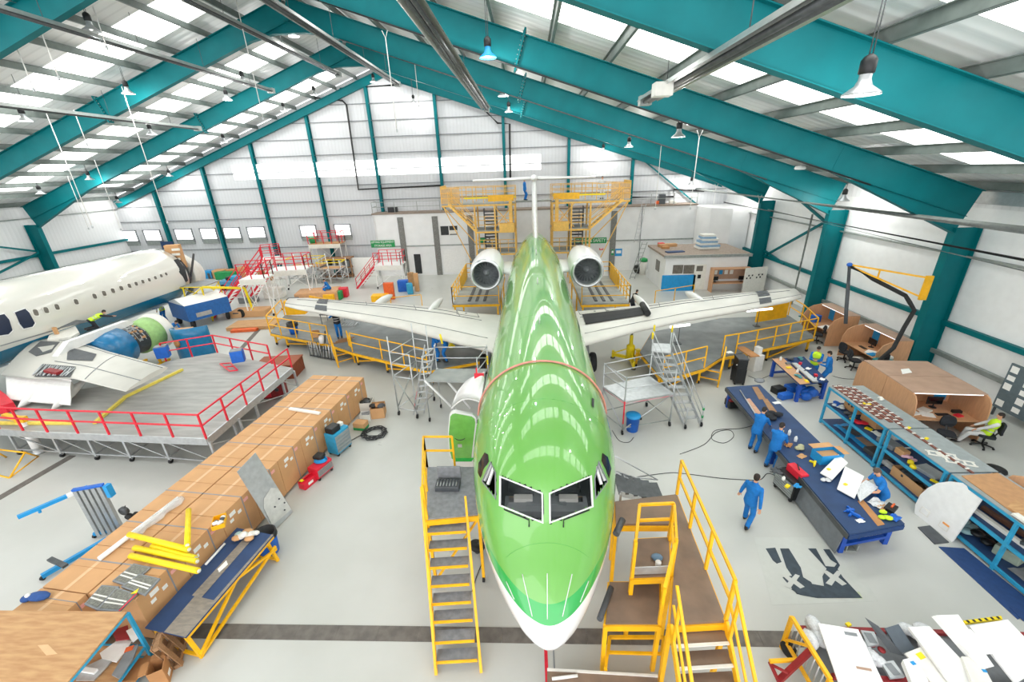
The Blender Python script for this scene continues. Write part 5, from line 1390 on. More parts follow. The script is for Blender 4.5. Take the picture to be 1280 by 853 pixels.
p = at(452, 536); t = T('small_carton', 'small carton with a green band on the floor by the coiled cable', 'box', p, -.15); MB().b0(p, (.5, .36, .34), -.15).build('carton', 'card', t, bevel=.01); MB().box(p+rot((0, 0, .08), -.15), (.505, .365, .12), -.15).build('green_band', 'green', t)
p = at(458, 524); t = T('small_carton', 'white carton with papers behind the green-banded carton', 'box', p, .1); opencarton(t, p, .42, .34, .3, .1, 'paper'); MB().b0(p+V((0, 0, .2)), (.3, .25, .08), .4).build('papers', 'grey', t)
c = at(468, 543); m = MB()
pts = []
for i in range(150):
    a = i*.5; r = .42+.1*math.sin(i*.83)+.04*math.cos(i*2.1); pts.append((c.x+r*math.cos(a), c.y+r*.9*math.sin(a), .03+.09*(i/150)+.02*math.sin(i)))
pts += [(c.x-.5-.05*i, c.y-.1-.06*i+.02*math.sin(i), .03) for i in range(1, 9)]
tag(m.path(pts, .014, 5).build('coiled_cable', 'cable'), 'coil of black cable on the floor beyond the tool chests', 'cable')
# blue material lift with an alloy mast
t = T('material_lift', 'blue material lift with a tall alloy mast and long legs behind the cartons', 'lift', at(132, 675))
b0_ = at(140, 668, 0); top_ = None
mt_ = at(121, 606, 1.9); mx = V((b0_.x, b0_.y, 0)); 
u = V((.95, .3, 0)).normalized()
for k in range(5):
    p = mx+u*(-.28+.14*k); MB().bar(p+V((0, 0, .05)), p+V((0, 0, 1.75)), .13, .09, up=u).build('mast_section', 'alum', t)
m = MB(); m.bar(mx+u*-.35+V((0, 0, 1.78)), mx+u*.38+V((0, 0, 1.78)), .1, .06); m.build('mast_cap', 'blue', t)
MB().box(mx+u*.45+V((0, 0, 1.55)), (.12, .16, .4)).build('winch_arm', 'sky', t)
q = mx+u*.55+V((0, 0, .75)); MB().lathe([(.02, -.04), (.14, -.04), (.14, .04), (.02, .04)], q, (0, 1, 0), 16).build('winch', 'steel', t); MB().bar(q, q+V((.12, 0, .2)), .02).build('crank', 'steel', t)
for dx in (.62, .8): MB().lathe([(.02, -.04), (.12, -.05), (.12, .05), (.02, .04)], mx+u*dx+V((0, 0, .5)), (0, 1, .2), 14).build('wheel', 'rubber', t)
a, b = at(22, 647, 1.3), at(110, 609, 1.3)
MB().bar(a, b, .1, .1).build('fork', 'sky', t); MB().bar(lerp(a, b, .68), lerp(a, b, .8), .105, .105).build('white_band', 'white', t); MB().bar(lerp(a, b, .84)+V((0, 0, -.02)), b+V((0, 0, -.3)), .07).build('fork_brace', 'sky', t); MB().bar(lerp(a, b, .28), lerp(a, b, .28)+V((0, -.02, -.15)), .05).build('fork_pin', 'sky', t)
a, b = at(52, 721, .12), at(134, 674, .12); MB().bar(a, b, .1, .12).build('leg', 'sky', t); castor(t, (a.x, a.y, 0), .06); castor(t, (a.x+.5, a.y+.1, 0), .06)
a, b = at(117, 668, .14), at(134, 664, .14); MB().bar(a, b, .08, .1).build('leg', 'sky', t); castor(t, (a.x, a.y, 0), .06)
a, b = at(62, 699, .4), at(82, 708, .4); MB().bar(a, b, .12, .06).build('fork_shoe', 'steel', t)
# yellow trestle and jack at the left edge
c = at(50, 566); t = T('aircraft_jack', 'white-bodied jack with a yellow head at the left picture edge under the red rail', 'jack', c, group=None)
MB().lathe([(.16, .1), (.16, 1.0), (.12, 1.05), (.08, 1.5)], c, (0, 0, 1), 16).build('cylinder', 'white', t); MB().lathe([(.2, 0), (.2, .1), (.1, .12)], c, (0, 0, 1), 14).build('foot', 'alu', t); MB().box(c+V((0, 0, 1.55)), (.34, .2, .2)).bar(c+V((0, 0, 1.55)), c+V((-.9, .2, 1.6)), .16).build('head', 'yellow', t)
t = T('trestle', 'thin yellow trestle on the floor at the left picture edge', 'trestle', at(25, 585)); 
a = [at(-12, 561, .7), at(31, 566, .7), at(-20, 590, 0), at(12, 598, 0), at(48, 571, 0), at(8, 572, 0)]
for i, j in ((0, 1), (0, 2), (1, 3), (1, 4), (0, 5), (2, 3), (4, 3)): MB().tube(a[i], a[j], .03, 7).build('frame_tube', 'yellow', t)
# red boxes under and behind the plank dock
p = at(352, 468); t = T('wooden_crate', 'red-brown wooden crate behind the plank platform', 'crate', p, .1); MB().b0(p, (2.0, 1.3, .75), .1).build('crate', mat('red_brown_wood', '#8d4526', .6, var=.15), t, bevel=.02); MB().b0(p+V((0, 0, .75)), (2.06, 1.36, .05), .1).build('lid', mat('red_brown_lid', '#9b5030', .6), t)
p = at(346, 496); t = T('red_cabinet', 'dark red equipment cabinet under the end of the plank platform', 'cabinet', p, .2); MB().b0(p+V((0, 0, .06)), (.95, .55, .75), .2).build('cabinet', 'dkred', t, bevel=.03); MB().lathe([(.1, 0), (.09, .03), (.02, .04)], p+rot((.2, -.28, .5), .2), (.2, -1, 0), 14).build('round_gauge', 'steel', t); MB().box(p+rot((-.25, -.28, .4), .2), (.3, .02, .5), .2).build('door', 'red', t)
# grey pole rack at the left wing dock
t = T('pole_rack', 'rack of upright grey poles standing in front of the left wing dock', 'rack', at(402, 440))
a, b = at(388, 446), at(420, 452)
for i in range(22):
    p = lerp(a, b, i/21); MB().tube(p+V((random.uniform(-.04, .04), 0, .03)), p+V((random.uniform(-.1, .1), .15, random.uniform(.75, .95))), .025, 6).build('pole', 'alu' if i % 3 else 'steel', t)
MB().bar(a+V((0, 0, .1)), b+V((0, 0, .1)), .06).bar(a+V((0, .1, .55)), b+V((0, .1, .55)), .05).build('rack_rail', 'steel', t)
# things on the left wing dock
zd = .9
c = at(368, 417, zd); t = T('waste_bin', 'open blue bin with a black bag on the left wing dock', 'bin', c); MB().lathe([(.22, 0), (.3, .7), (.28, .7), (.2, .05)], c, (0, 0, 1), 18).build('bin', 'blue', t); MB().lathe([(.33, .5), (.32, .72), (.27, .72), (.2, .4), (.02, .4)], c, (0, 0, 1), 18, cap=False).build('bin_liner', 'black', t)
c = at(395, 421, zd); t = T('open_carton', 'small open carton at the rail of the left wing dock', 'box', c); opencarton(t, c, .4, .35, .35, .2, 'card')
c = at(417, 403, zd); t = T('tool_table', 'low grey table with red tools on the left wing dock', 'table', c, -.1)
MB().b0(c+V((0, 0, .6)), (1.3, .8, .05), -.1).build('table_top', 'steel', t)
for sx in (-1, 1):
    for sy in (-1, 1): MB().bar(c+rot((sx*.6, sy*.35, 0), -.1), c+rot((sx*.6, sy*.35, .6), -.1), .04).build('leg', 'grey', t)
t = T('red_tools', 'heap of red tools on the low grey table under the left wing', 'tools', c+V((0, 0, .65))); m = MB()
for k in range(7): m.box(c+V((random.uniform(-.3, .4), random.uniform(-.2, .2), .72)), (.35, .12, .1), random.random()*3)
m.build('tools', 'red', t)
c = at(436, 407, zd); t = T('wire_trolley', 'silver wire trolley on the left wing dock beside the tool table', 'trolley', c); m = MB()
for z in (.1, .55): 
    for s in (-1, 1): m.bar(c+V((-.5, s*.3, z)), c+V((.5, s*.3, z)), .03); m.bar(c+V((s*.5, -.3, z)), c+V((s*.5, .3, z)), .03)
    for k in range(6): m.tube(c+V((-.45+.18*k, -.3, z)), c+V((-.45+.18*k, .3, z)), .01, 5)
m.build('basket', 'alu', t); m = MB()
for sx in (-1, 1):
    for sy in (-1, 1): m.tube(c+V((sx*.5, sy*.3, 0)), c+V((sx*.5, sy*.3, .85)), .02, 6)
m.build('frame', 'alu', t)
c = at(372, 392, zd); t = T('yellow_locker', 'yellow steel locker at the back of the left wing dock', 'locker', c); MB().b0(c, (1.3, .6, 1.0), .1).build('cabinet', 'yellow', t, bevel=.02); MB().b0(c+V((-.1, 0, 1.0)), (.7, .4, .12), .2).build('tool_tray', 'dkgrey', t)
a, b = at(386, 389, zd), at(420, 397, zd); t = T('yellow_barrier', 'yellow sheet barrier along the back of the left wing dock', 'barrier', (a+b)/2); MB().bar(a+V((0, .5, .55)), b+V((0, .5, .55)), .05, .9).build('sheet', 'yellow', t); 
for p in (a, b): MB().bar(p+V((0, .5, 0)), p+V((0, .5, .95)), .06).build('post', 'yellow', t)
c = at(427, 428, zd); t = T('plank_stack', 'short brown planks on the left wing dock near its steps', 'planks', c); m = MB()
for i in range(3): m.b0(c+V((.1*i, .12*i, .05*i)), (.9, .14, .05), .5)
m.build('plank', 'wood2', t)
c = at(403, 429, zd); t = T('tall_vacuum', 'small white and black vacuum by the person on the left wing dock', 'vacuum', c); MB().lathe([(.14, .0), (.16, .3), (.1, .45)], c, (0, 0, 1), 14).build('drum', 'white', t); MB().tube(c+V((.15, 0, 0)), c+V((.25, .1, .7)), .03, 7).build('hose', 'black', t)
# ================================================================ RIGHT SIDE: BENCHES, RACKS, DESKS
def clutter(lst, group):
    """small loose things: (pixel x, y, height, kind, size, rotation, material, name, label, category)"""
    for px, py, z, kind, sz, rz, mt, nm, lab, cat in lst:
        p = at(px, py, z)
        mb = MB()
        if kind == 'box': mb.b0(p, sz, rz); bv = min(sz)*.12
        elif kind == 'cyl': mb.lathe([(sz[0]*.9, 0), (sz[0], .01), (sz[0], sz[1]*.75), (sz[0]*.6, sz[1]*.86), (sz[0]*.6, sz[1])], p, (0, 0, 1), 14); bv = 0
        elif kind == 'bar': mb.bar(p+rot((-sz[0]/2, 0, sz[1]/2), rz), p+rot((sz[0]/2, 0, sz[1]/2), rz), sz[1]); bv = 0
        elif kind == 'tube': mb.tube(p+rot((-sz[0]/2, 0, sz[1]), rz), p+rot((sz[0]/2, 0, sz[1]), rz), sz[1], 10); bv = 0
        elif kind == 'heap':
            bv = 0
            for i in range(5): mb.ell(p+rot((random.uniform(-.5, .5)*sz[0], random.uniform(-.5, .5)*sz[1], sz[2]*random.uniform(.35, .7)), rz), (sz[0]*.35, sz[1]*.35, sz[2]*.4), 8, 5)
        elif kind == 'sheet':
            bv = 0; n = 5; g = [[p+rot(((i/(n-1)-.5)*sz[0], (j/(n-1)-.5)*sz[1], .012+sz[2]*(.5+.5*math.sin(i*1.7+j*2.3))), rz) for i in range(n)] for j in range(n)]
            vs = [q for r in g for q in r]; k = len(vs); vs += [q-V((0, 0, .008)) for q in vs]
            fs = [(j*n+i, j*n+i+1, (j+1)*n+i+1, (j+1)*n+i) for j in range(n-1) for i in range(n-1)]; fs += [tuple(a+k for a in f)[::-1] for f in fs]
            bd = list(range(n))+[n*j+n-1 for j in range(1, n)]+[n*(n-1)+i for i in range(n-2, -1, -1)]+[n*j for j in range(n-2, 0, -1)]
            fs += [(bd[i], bd[i-1], bd[i-1]+k, bd[i]+k) for i in range(len(bd))]; mb.add(vs, fs)
        elif kind == 'open':
            t = T(nm, lab, cat, p, rz, group); opencarton(t, p, sz[0], sz[1], sz[2], rz, mt); m = MB()
            for i in range(5): m.ell(p+rot((random.uniform(-.3, .3)*sz[0], random.uniform(-.3, .3)*sz[1], sz[2]*.7), rz), (sz[0]*.22, sz[1]*.22, sz[2]*.3), 8, 5)
            m.build('contents', 'dkgrey', t); continue
        elif kind == 'gun':
            bv = 0; mb.box(p+V((0, 0, .05)), (.22, .06, .07), rz); mb.box(p+rot((.07, 0, .03), rz)+rot((0, .08, 0), rz), (.05, .14, .05), rz); mb.tube(p+rot((-.1, 0, .05), rz), p+rot((-.2, 0, .05), rz), .015, 7)
        tag(mb.build(nm, mt, bevel=bv), lab, cat, group)
# ---- long blue bench
zb = .9
P = A([(908, 484), (950, 481), (1131, 655), (1062, 668)], zb)
t = T('work_bench', 'long navy-topped blue steel workbench running towards the floor markings', 'bench', ((P[0]+P[2])/2).xy.to_3d())
MB().prism([p-V((0, 0, .05)) for p in P], .05).build('bench_top', 'navy', t)
mb = MB()
e0, e1 = P[3]-V((0, 0, .12)), P[2]-V((0, 0, .12)); mb.bar(e0, e1, .04, .14); mb.build('front_apron', 'navy2', t)
B2 = lambda u, v: lerp(lerp(P[0], P[1], u), lerp(P[3], P[2], u), v)
for v in (.02, .5, .97):
    for u in (.08, .92):
        p = B2(u, v); MB().bar((p.x, p.y, 0), (p.x, p.y, zb-.05), .12).build('leg', 'royal', t)
    a, b = B2(.08, v), B2(.92, v); MB().bar((a.x, a.y, .25), (b.x, b.y, .25), .09).bar((a.x, a.y, zb-.12), (b.x, b.y, zb-.12), .09).build('cross_bar', 'royal', t)
a, b = B2(.5, .02), B2(.5, .97); MB().bar((a.x, a.y, .25), (b.x, b.y, .25), .08).build('stretcher', 'royal', t)
a, b = B2(.0, 0), B2(.0, 1); MB().bar(a+V((-.03, 0, -.1)), b+V((-.03, 0, -.1)), .03, .16).build('edge_strip', 'steel', t)
# grey channel and sheets leaning below the bench
a, b = at(1022, 640), at(1064, 690); t2 = T('steel_channel', 'long galvanised steel channel lying on the floor beside the blue bench', 'channel', (a+b)/2)
a = at(1000, 610)
m = MB(); m.bar(a+V((0, 0, .02)), b+V((0, 0, .02)), .3, .03); m.bar(a+V((-.14, 0, .1)), b+V((-.14, 0, .1)), .03, .2); m.bar(a+V((.14, 0, .1)), b+V((.14, 0, .1)), .03, .2); m.build('channel', 'galv', t2)
a, b = B2(-.02, .56), B2(-.02, .98); tag(MB().prism([V((a.x-.02, a.y, .05)), V((b.x-.02, b.y, .05)), V((b.x+.06, b.y, zb-.12)), V((a.x+.06, a.y, zb-.12))], .02, (-1, 0, .1)).build('grey_sheet', mat('grey_board', '#70757a', .5)), 'large grey sheet leaning under the side of the blue bench', 'sheet')
p = at(1048, 668, .3); tag(MB().lathe([(.02, -.03), (.3, -.03), (.33, 0), (.3, .03), (.02, .03)], p+V((.25, .1, .02)), (-.6, -.5, .5), 20).build('blue_disc', 'navy'), 'round blue lid under the near end of the blue bench', 'lid')
p = at(1090, 688); tag(MB().b0(p+V((-.12, .75, 0)), (.85, .3, .16), -.02).build('grey_case', 'grey', bevel=.02), 'long grey case under the near end of the blue bench', 'case')
# paper strip across the bench
tag(MB().prism(A([(1072, 627), (1078, 624), (1106, 656), (1097, 658)], zb+.004), .004).build('brown_paper', 'card2'), 'strip of brown paper across the near end of the blue bench', 'paper')
m = MB(); m.prism(A([(940, 484), (947, 484), (957, 499), (949, 500)], zb+.003), .01); m.prism(A([(953, 499), (959, 499), (974, 519), (966, 521)], zb+.003), .01); tag(m.build('wooden_board', 'wood2'), 'narrow brown boards along the far end of the blue bench', 'board')
a, b = at(925, 488, zb+.03), at(945, 519, zb+.03); tag(MB().tube(a, b, .025, 8).build('alloy_tube', 'alu'), 'long pale alloy tube on the far end of the blue bench', 'tube')
tag(MB().prism(A([(932, 500), (937, 499), (952, 518), (945, 520)], zb+.003), .03).build('pink_board', mat('pinkish_wood', '#c99b82', .6)), 'pinkish wooden strip on the far end of the blue bench', 'board')
clutter([
 (967, 522, zb, 'heap', (.5, .35, .22), .3, 'dkcloth', 'black_bag', 'black cloth bag on the bench in front of the two workers', 'bag'),
 (961, 520, zb, 'box', (.25, .18, .1), .4, 'card2', 'brown_tray', 'brown tray beside the black bag on the bench', 'tray'),
 (971, 504, zb, 'sheet', (.3, .16, .01), .2, 'paper', 'paper_note', 'white paper note beyond the black bag on the bench', 'paper'),
 (978, 541, zb, 'bar', (.18, .05), .8, 'yel2', 'yellow_grip', 'yellow handled tool beside the worker on the bench', 'tool'),
 (986, 544, zb, 'cyl', (.045, .22), 0, 'white', 'white_bottle', 'white bottle standing on the bench next to the worker', 'bottle'),
 (994, 552, zb, 'cyl', (.05, .2), 0, 'white', 'spray_bottle', 'white spray bottle further along the bench from the worker', 'bottle'),
 (997, 560, zb, 'heap', (.3, .25, .14), .6, mat('greenish_rag', '#b6b48f', .8), 'rag_pile', 'greenish rag pile on the bench by the spray bottle', 'rag'),
 (985, 557, zb, 'sheet', (.3, .2, .05), .8, 'card2', 'brown_wrap', 'crumpled brown paper on the bench edge', 'paper'),
 (1002, 571, zb, 'sheet', (.28, .18, .02), .5, 'card', 'tan_card', 'tan card on the bench before the blue carton', 'card'),
 (1018, 581, zb, 'gun', (.2,), .9, 'yel2', 'yellow_drill', 'yellow drill on the bench in front of the blue carton', 'drill'),
 (1027, 578, zb, 'sheet', (.22, .16, .02), .2, 'card2', 'brown_card', 'small brown card by the yellow drill', 'card'),
 (1029, 602, zb, 'heap', (.22, .18, .1), .3, 'bubble', 'clear_bag', 'clear plastic bag on the bench beside the white panels', 'bag'),
 (1062, 640, zb, 'gun', (.2,), .2, 'blue', 'blue_drill', 'blue drill on the near end of the bench', 'drill'),
 (1068, 645, zb, 'gun', (.2,), 2.2, 'blue', 'blue_nibbler', 'second blue tool beside the blue drill on the bench', 'drill'),
 (1075, 652, zb, 'sheet', (.2, .12, .02), .2, 'paper', 'white_tag', 'white tag on the near end of the bench', 'paper'),
 (1096, 630, zb, 'sheet', (.4, .3, .05), .5, 'bubble', 'crumpled_wrap', 'crumpled clear wrap on the bench in front of the leaning worker', 'wrap'),
 (1101, 634, zb, 'sheet', (.3, .16, .04), .9, 'card', 'brown_wrap', 'folded brown paper by the leaning worker', 'paper'),
 (1113, 637, zb, 'box', (.34, .22, .09), .6, 'black', 'open_toolbox', 'black open tool tray at the near corner of the bench', 'toolbox'),
 (1116, 633, zb+.09, 'bar', (.2, .04), .6, 'orange', 'orange_tool', 'orange tool in the black open tool tray', 'tool'),
 (1105, 646, zb, 'heap', (.3, .2, .12), .9, 'hivis', 'hi_vis_vest', 'bunched yellow-green hi-vis vest at the near end of the bench', 'vest'),
 (1118, 648, zb, 'sheet', (.3, .2, .03), .5, 'blue', 'blue_pouch', 'blue pouch at the near corner of the bench', 'pouch'),
], 'loose items on the long blue bench')
p = at(1032, 575, zb); t = T('open_carton', 'open carton with bright blue sides on the long blue bench', 'box', p, .12); opencarton(t, p, .72, .42, .32, .12, 'sky')
m = MB(); m.box(p+rot((0, .3, .34), .12), (.7, .22, .01), .12); m.box(p+rot((.45, 0, .33), .12), (.2, .4, .01), .12); m.box(p+rot((0, 0, .2), .12), (.68, .38, .02), .12); m.build('flap', 'card', t)
for pts, lab, mt in (([(1025, 592), (1046, 575), (1058, 585), (1040, 601)], 'white curved panel nearest the blue carton on the bench', 'white'), ([(1046, 612), (1054, 590), (1078, 602), (1068, 624)], 'white panel held by the leaning worker on the bench', 'white'), ([(1068, 612), (1080, 607), (1096, 616), (1075, 628)], 'grey bubble-wrapped panel beside the held white panel', 'bubble')):
    Q = A(pts, zb+.05); Q[1].z += .18; Q[2].z += .16; t = T('white_fairing', lab, 'panel', Q[0], group='panels on the bench'); MB().prism(Q, .03).build('panel', mt, t)
    if mt == 'white': MB().box(lerp(Q[0], Q[2], .3)+V((0, 0, .05)), (.1, .08, .015), .4).build('yellow_label', 'yel2', t)
# red and black drawer chest beside the bench
p = at(985, 617); t = chest('tool_chest', 'black and silver drawer chest with a red top box by the long blue bench', p, .5, .8, .72, 3.3, 'black', 6)
p2 = V((p.x+.1, p.y+.0, .72)); k = T('red_toolbox', 'red metal toolbox on top of the black drawer chest', 'toolbox', p2, 3.3); MB().b0(p2, (.26, .6, .24), .16).build('box', 'red', k, bevel=.02); MB().bar(p2+V((-.05, -.12, .3)), p2+V((.05, .15, .3)), .03).build('handle', 'black', k)
clutter([(972, 590, .72, 'heap', (.3, .2, .1), .3, 'dkgrey', 'rag_heap', 'dark rags on the black drawer chest', 'rag'), (979, 600, .72, 'cyl', (.05, .12), 0, 'white', 'white_jar', 'white jar on the black drawer chest', 'jar'), (984, 609, .72, 'box', (.16, .1, .06), .6, 'yel2', 'yellow_box', 'small yellow box on the black drawer chest', 'box'), (996, 609, .72, 'sheet', (.2, .16, .06), .3, 'sky', 'blue_rag', 'blue rag hanging at the side of the black drawer chest', 'rag')], 'items on the black drawer chest')
m = MB(); c = p+rot((.1, -.36, .42), 2.65); m.lathe([(.02, -.03), (.16, -.03), (.18, 0), (.16, .03), (.02, .03)], p+V((.22, -.36, .42)), (.4, -1, .2), 18); tag(m.build('cable_reel', 'black'), 'black cable reel hung on the side of the drawer chest', 'reel')
# black roll cabinet by the dock
p = at(921, 478); t = chest('tool_cabinet', 'tall black two-piece tool cabinet beside the right wing dock', p, .62, .46, .8, 1.45, 'black', 5, dark='dkgrey')
t2 = T('tool_box_top', 'black upper tool box standing on the black roll cabinet', 'tool chest', (p.x, p.y, .8), 1.45)
MB().b0((p.x, p.y, .8), (.6, .44, .5), 1.45).build('cabinet', 'black', t2, bevel=.02); MB().b0((p.x, p.y, 1.3), (.62, .46, .05), 1.45).build('lid', 'dkgrey', t2)
clutter([(912, 441, 1.35, 'sheet', (.3, .22, .02), .2, 'paper', 'paper_sheet', 'white papers on top of the black tool cabinet', 'paper'), (921, 457, 1.0, 'box', (.05, .02, .05), 0, 'paper', 'white_sticker', 'white sticker on the black tool cabinet', 'sticker')], None)
p = at(942, 462); t = T('white_machine', 'white floor-standing machine with a brown board on it beside the black cabinet', 'machine', p, .3)
MB().b0(p, (.55, .5, .85), .3).build('body', 'offwhite', t, bevel=.03); MB().b0(p+V((.1, .12, .85)), (.25, .3, .35), .3).build('head', 'white', t, bevel=.03)
a, b = at(925, 434, 1.2), at(944, 446, 1.2); tag(MB().bar(a, b, .45, .05).build('brown_board', 'card2'), 'brown board resting on the white machine', 'board')
p = at(917, 509); t = T('floor_case', 'black and dark red tool case on wheels under the far end of the blue bench', 'case', p, .1); MB().b0(p+V((0, 0, .06)), (.65, .42, .3), .1).build('case', 'black', t, bevel=.02); MB().b0(p+V((0, 0, .36)), (.6, .36, .08), .1).build('red_tray', 'dkred', t)
for sx in (-1, 1): castor(t, p+V((sx*.25, -.1, 0)), .05)
p = at(949, 478, zb); tag(MB().ell(p+V((0, 0, .08)), (.22, .16, .1), 10, 6).build('grey_bundle', 'grey'), 'grey bundle at the far end of the long blue bench', 'bundle')
# ---- second bench with two workers
P2 = A([(965, 449), (1005, 446), (1036, 477), (1000, 481)], zb)
t = T('work_bench', 'short blue steel workbench crowded with small parts by the two talking workers', 'bench', ((P2[0]+P2[2])/2).xy.to_3d())
MB().prism([p-V((0, 0, .05)) for p in P2], .05).build('bench_top', 'navy2', t)
B3 = lambda u, v: lerp(lerp(P2[0], P2[1], u), lerp(P2[3], P2[2], u), v)
for v in (.04, .96):
    for u in (.06, .94): p = B3(u, v); MB().bar((p.x, p.y, 0), (p.x, p.y, zb-.05), .12).build('leg', 'royal', t)
    a, b = B3(.06, v), B3(.94, v); MB().bar((a.x, a.y, .22), (b.x, b.y, .22), .09).build('cross_bar', 'royal', t)
MB().prism([B3(0, 0)+V((0, 0, .003)), B3(.35, 0)+V((0, 0, .003)), B3(.35, 1)+V((0, 0, .003)), B3(0, 1)+V((0, 0, .003))], .01).build('brown_board', 'beech', t)
L2 = []
nmz = [('cyl', (.05, .2), 'white', 'white_can', 'white can'), ('box', (.2, .14, .08), 'grey', 'grey_box', 'grey parts box'), ('cyl', (.04, .16), 'offwhite', 'cream_bottle', 'cream bottle'), ('heap', (.25, .2, .12), 'dkgrey', 'tool_heap', 'heap of dark tools'), ('box', (.16, .12, .1), 'red', 'red_tin', 'red tin'), ('sheet', (.25, .18, .03), 'paper', 'paper_sheet', 'paper sheet'), ('heap', (.25, .2, .1), mat('teal_rag', '#4f8f94', .8), 'teal_rag', 'teal rag'), ('box', (.22, .12, .05), 'yel2', 'yellow_case', 'yellow case')]
where = ['at the dock end of the short bench', 'on the brown board near the dock end', 'halfway along the brown board', 'in the middle of the short bench', 'in front of the worker in the vest', 'between the two workers on the short bench', 'at the near end of the short bench', 'on the near corner of the short bench']
k = 0
for (u, v) in ((.2, .08), (.5, .12), (.8, .1), (.3, .25), (.65, .3), (.2, .4), (.5, .45), (.75, .5), (.3, .6), (.55, .65), (.2, .75), (.45, .8), (.75, .78), (.3, .92), (.6, .93), (.85, .92)):
    q = B3(u, v); kd, sz, mt, nm, ds = nmz[(k*3) % 8]; k += 1
    px, py = proj(q); L2.append((px, py, zb+.012, kd, sz, random.random()*2, mt, nm, '%s %s%s' % (ds, where[min(7, int(v*8))], (', %s edge' % ('aisle' if u < .4 else 'wall' if u > .7 else 'centre'))), nm.split('_')[1]))
clutter(L2, 'small parts on the short blue bench')
a, b = B3(.45, .3)+V((0, 0, .08)), B3(.5, 1.02)+V((0, 0, .08)); tag(MB().bar(a, b, .22, .06).build('alloy_section', 'alu'), 'long pale alloy section on the short blue bench', 'section')
clutter([(972, 491, 0, 'box', (.5, .4, .3), .3, 'black', 'black_case', 'black case on the floor under the short bench', 'case'), (981, 498, 0, 'box', (.6, .3, .26), .3, 'blue', 'blue_case', 'blue case with a pale label under the short bench', 'case'), (990, 488, 0, 'box', (.55, .45, .25), .2, 'blue', 'blue_crate', 'blue crate behind the blue case under the short bench', 'crate'), (1010, 497, .0, 'heap', (.7, .5, .5), .2, 'blue', 'blue_cover', 'heap of blue cloth under the near end of the short bench', 'cloth')], None)

# ---- long open racks
zr = 1.6
f0, f1 = at(1038, 484, zr), at(1184, 588, zr); fd = (f1-f0); fd.z = 0; LR = fd.length; fd.normalize(); fn = V((-fd.y, fd.x, 0))
if fn.x < 0: fn = -fn
def RK(u, v, z): return V((f0.x, f0.y, 0))+fd*u+fn*v+V((0, 0, z))
DEP = 1.15
def rack(u0, u1, lab, um, tops):
    t = T('storage_rack', lab, 'rack', RK((u0+u1)/2, DEP/2, 0), group='open blue racks')
    for u in um:
        for v in (0.0, DEP): MB().bar(RK(u, v, 0), RK(u, v, zr), .07).build('upright', 'rackblue', t)
        MB().bar(RK(u, 0, zr-.1), RK(u, DEP, zr-.1), .05).build('cross_bar', 'rackblue', t)
    for z in (.12, .85):
        MB().prism([RK(u0, 0, z), RK(u1, 0, z), RK(u1, DEP, z), RK(u0, DEP, z)], .03).build('shelf', 'navy', t)
        MB().bar(RK(u0, -.01, z), RK(u1, -.01, z), .05, .09).build('shelf_beam', 'rackblue', t)
    MB().prism([RK(u0-.02, -.05, zr), RK(u1+.02, -.05, zr), RK(u1+.02, DEP+.1, zr), RK(u0-.02, DEP+.1, zr)], .03).build('top_sheet', mat('grey_top_sheet', '#a3abac', .4, .3, var=.06), t)
    MB().bar(RK(u0, -.03, zr-.03), RK(u1, -.03, zr-.03), .05, .08).build('top_beam', 'rackblue', t)
    return t
rack(0, LR*.58, 'far open blue rack topped with rows of brown strips', (0, LR*.29, LR*.56), None)
rack(LR*.6, LR*1.02, 'middle open blue rack with a plain grey top', (LR*.6, LR*1.0), None)
rack(LR*1.04, LR*1.75, 'nearest open blue rack with brown boards on its top', (LR*1.04, LR*1.38, LR*1.72), None)
# brown strips with white clips on the top
names = ['aisle edge', 'second', 'third', 'wall side']
for i, (v, u0, u1) in enumerate(((.12, .0, 2.3), (.3, -.02, 2.5), (.5, .1, 2.6), (.7, .15, 2.4))):
    t = T('brown_strip', 'brown slatted strip with white clips on the far rack top, %s' % ('nearest the aisle' if i == 0 else 'nearest the wall' if i == 3 else '%s from the aisle' % names[i]), 'strip', RK((u0+u1)/2, v, zr+.03), group='brown strips on the rack top')
    MB().bar(RK(u0, v, zr+.05), RK(u1, v, zr+.05), .12, .03).build('strip', mat('brown_strip', '#7d4b3e', .6), t); m = MB()
    for q in range(9): MB().box(RK(u0+.08+(u1-u0)*q/9, v, zr+.07), (.035, .13, .03), math.atan2(fd.y, fd.x)).build('clip', 'offwhite', t)
t = T('brown_strip', 'single long brown strip with white clips along the middle rack top', 'strip', RK(3.6, .45, zr+.03), group='brown strips on the rack top')
MB().bar(RK(2.5, .45, zr+.05), RK(5.0, .5, zr+.05), .07, .03).build('strip', mat('brown_strip_thin', '#7d4b3e', .6), t); m = MB()
for q in range(9): MB().box(RK(2.6+.28*q, .45+.005*q, zr+.07), (.05, .09, .03), math.atan2(fd.y, fd.x)).build('clip', 'offwhite', t)
for i, (u, v, lab) in enumerate(((LR*.87, .4, 'pale slotted plate at the near end of the long brown strip'), (LR*.94, .6, 'second pale slotted plate beside the first on the rack top'))):
    t = T('slotted_plate', lab, 'plate', RK(u, v, zr+.03)); m = MB(); a = math.atan2(fd.y, fd.x)+1.2
    for s in (-1, 1): m.box(RK(u, v, zr+.045)+rot((0, s*.1, 0), a), (.7, .04, .02), a)
    for q in range(4): m.box(RK(u, v, zr+.045)+rot((-.3+.2*q, 0, 0), a), (.05, .2, .02), a)
    m.build('plate', 'offwhite', t)
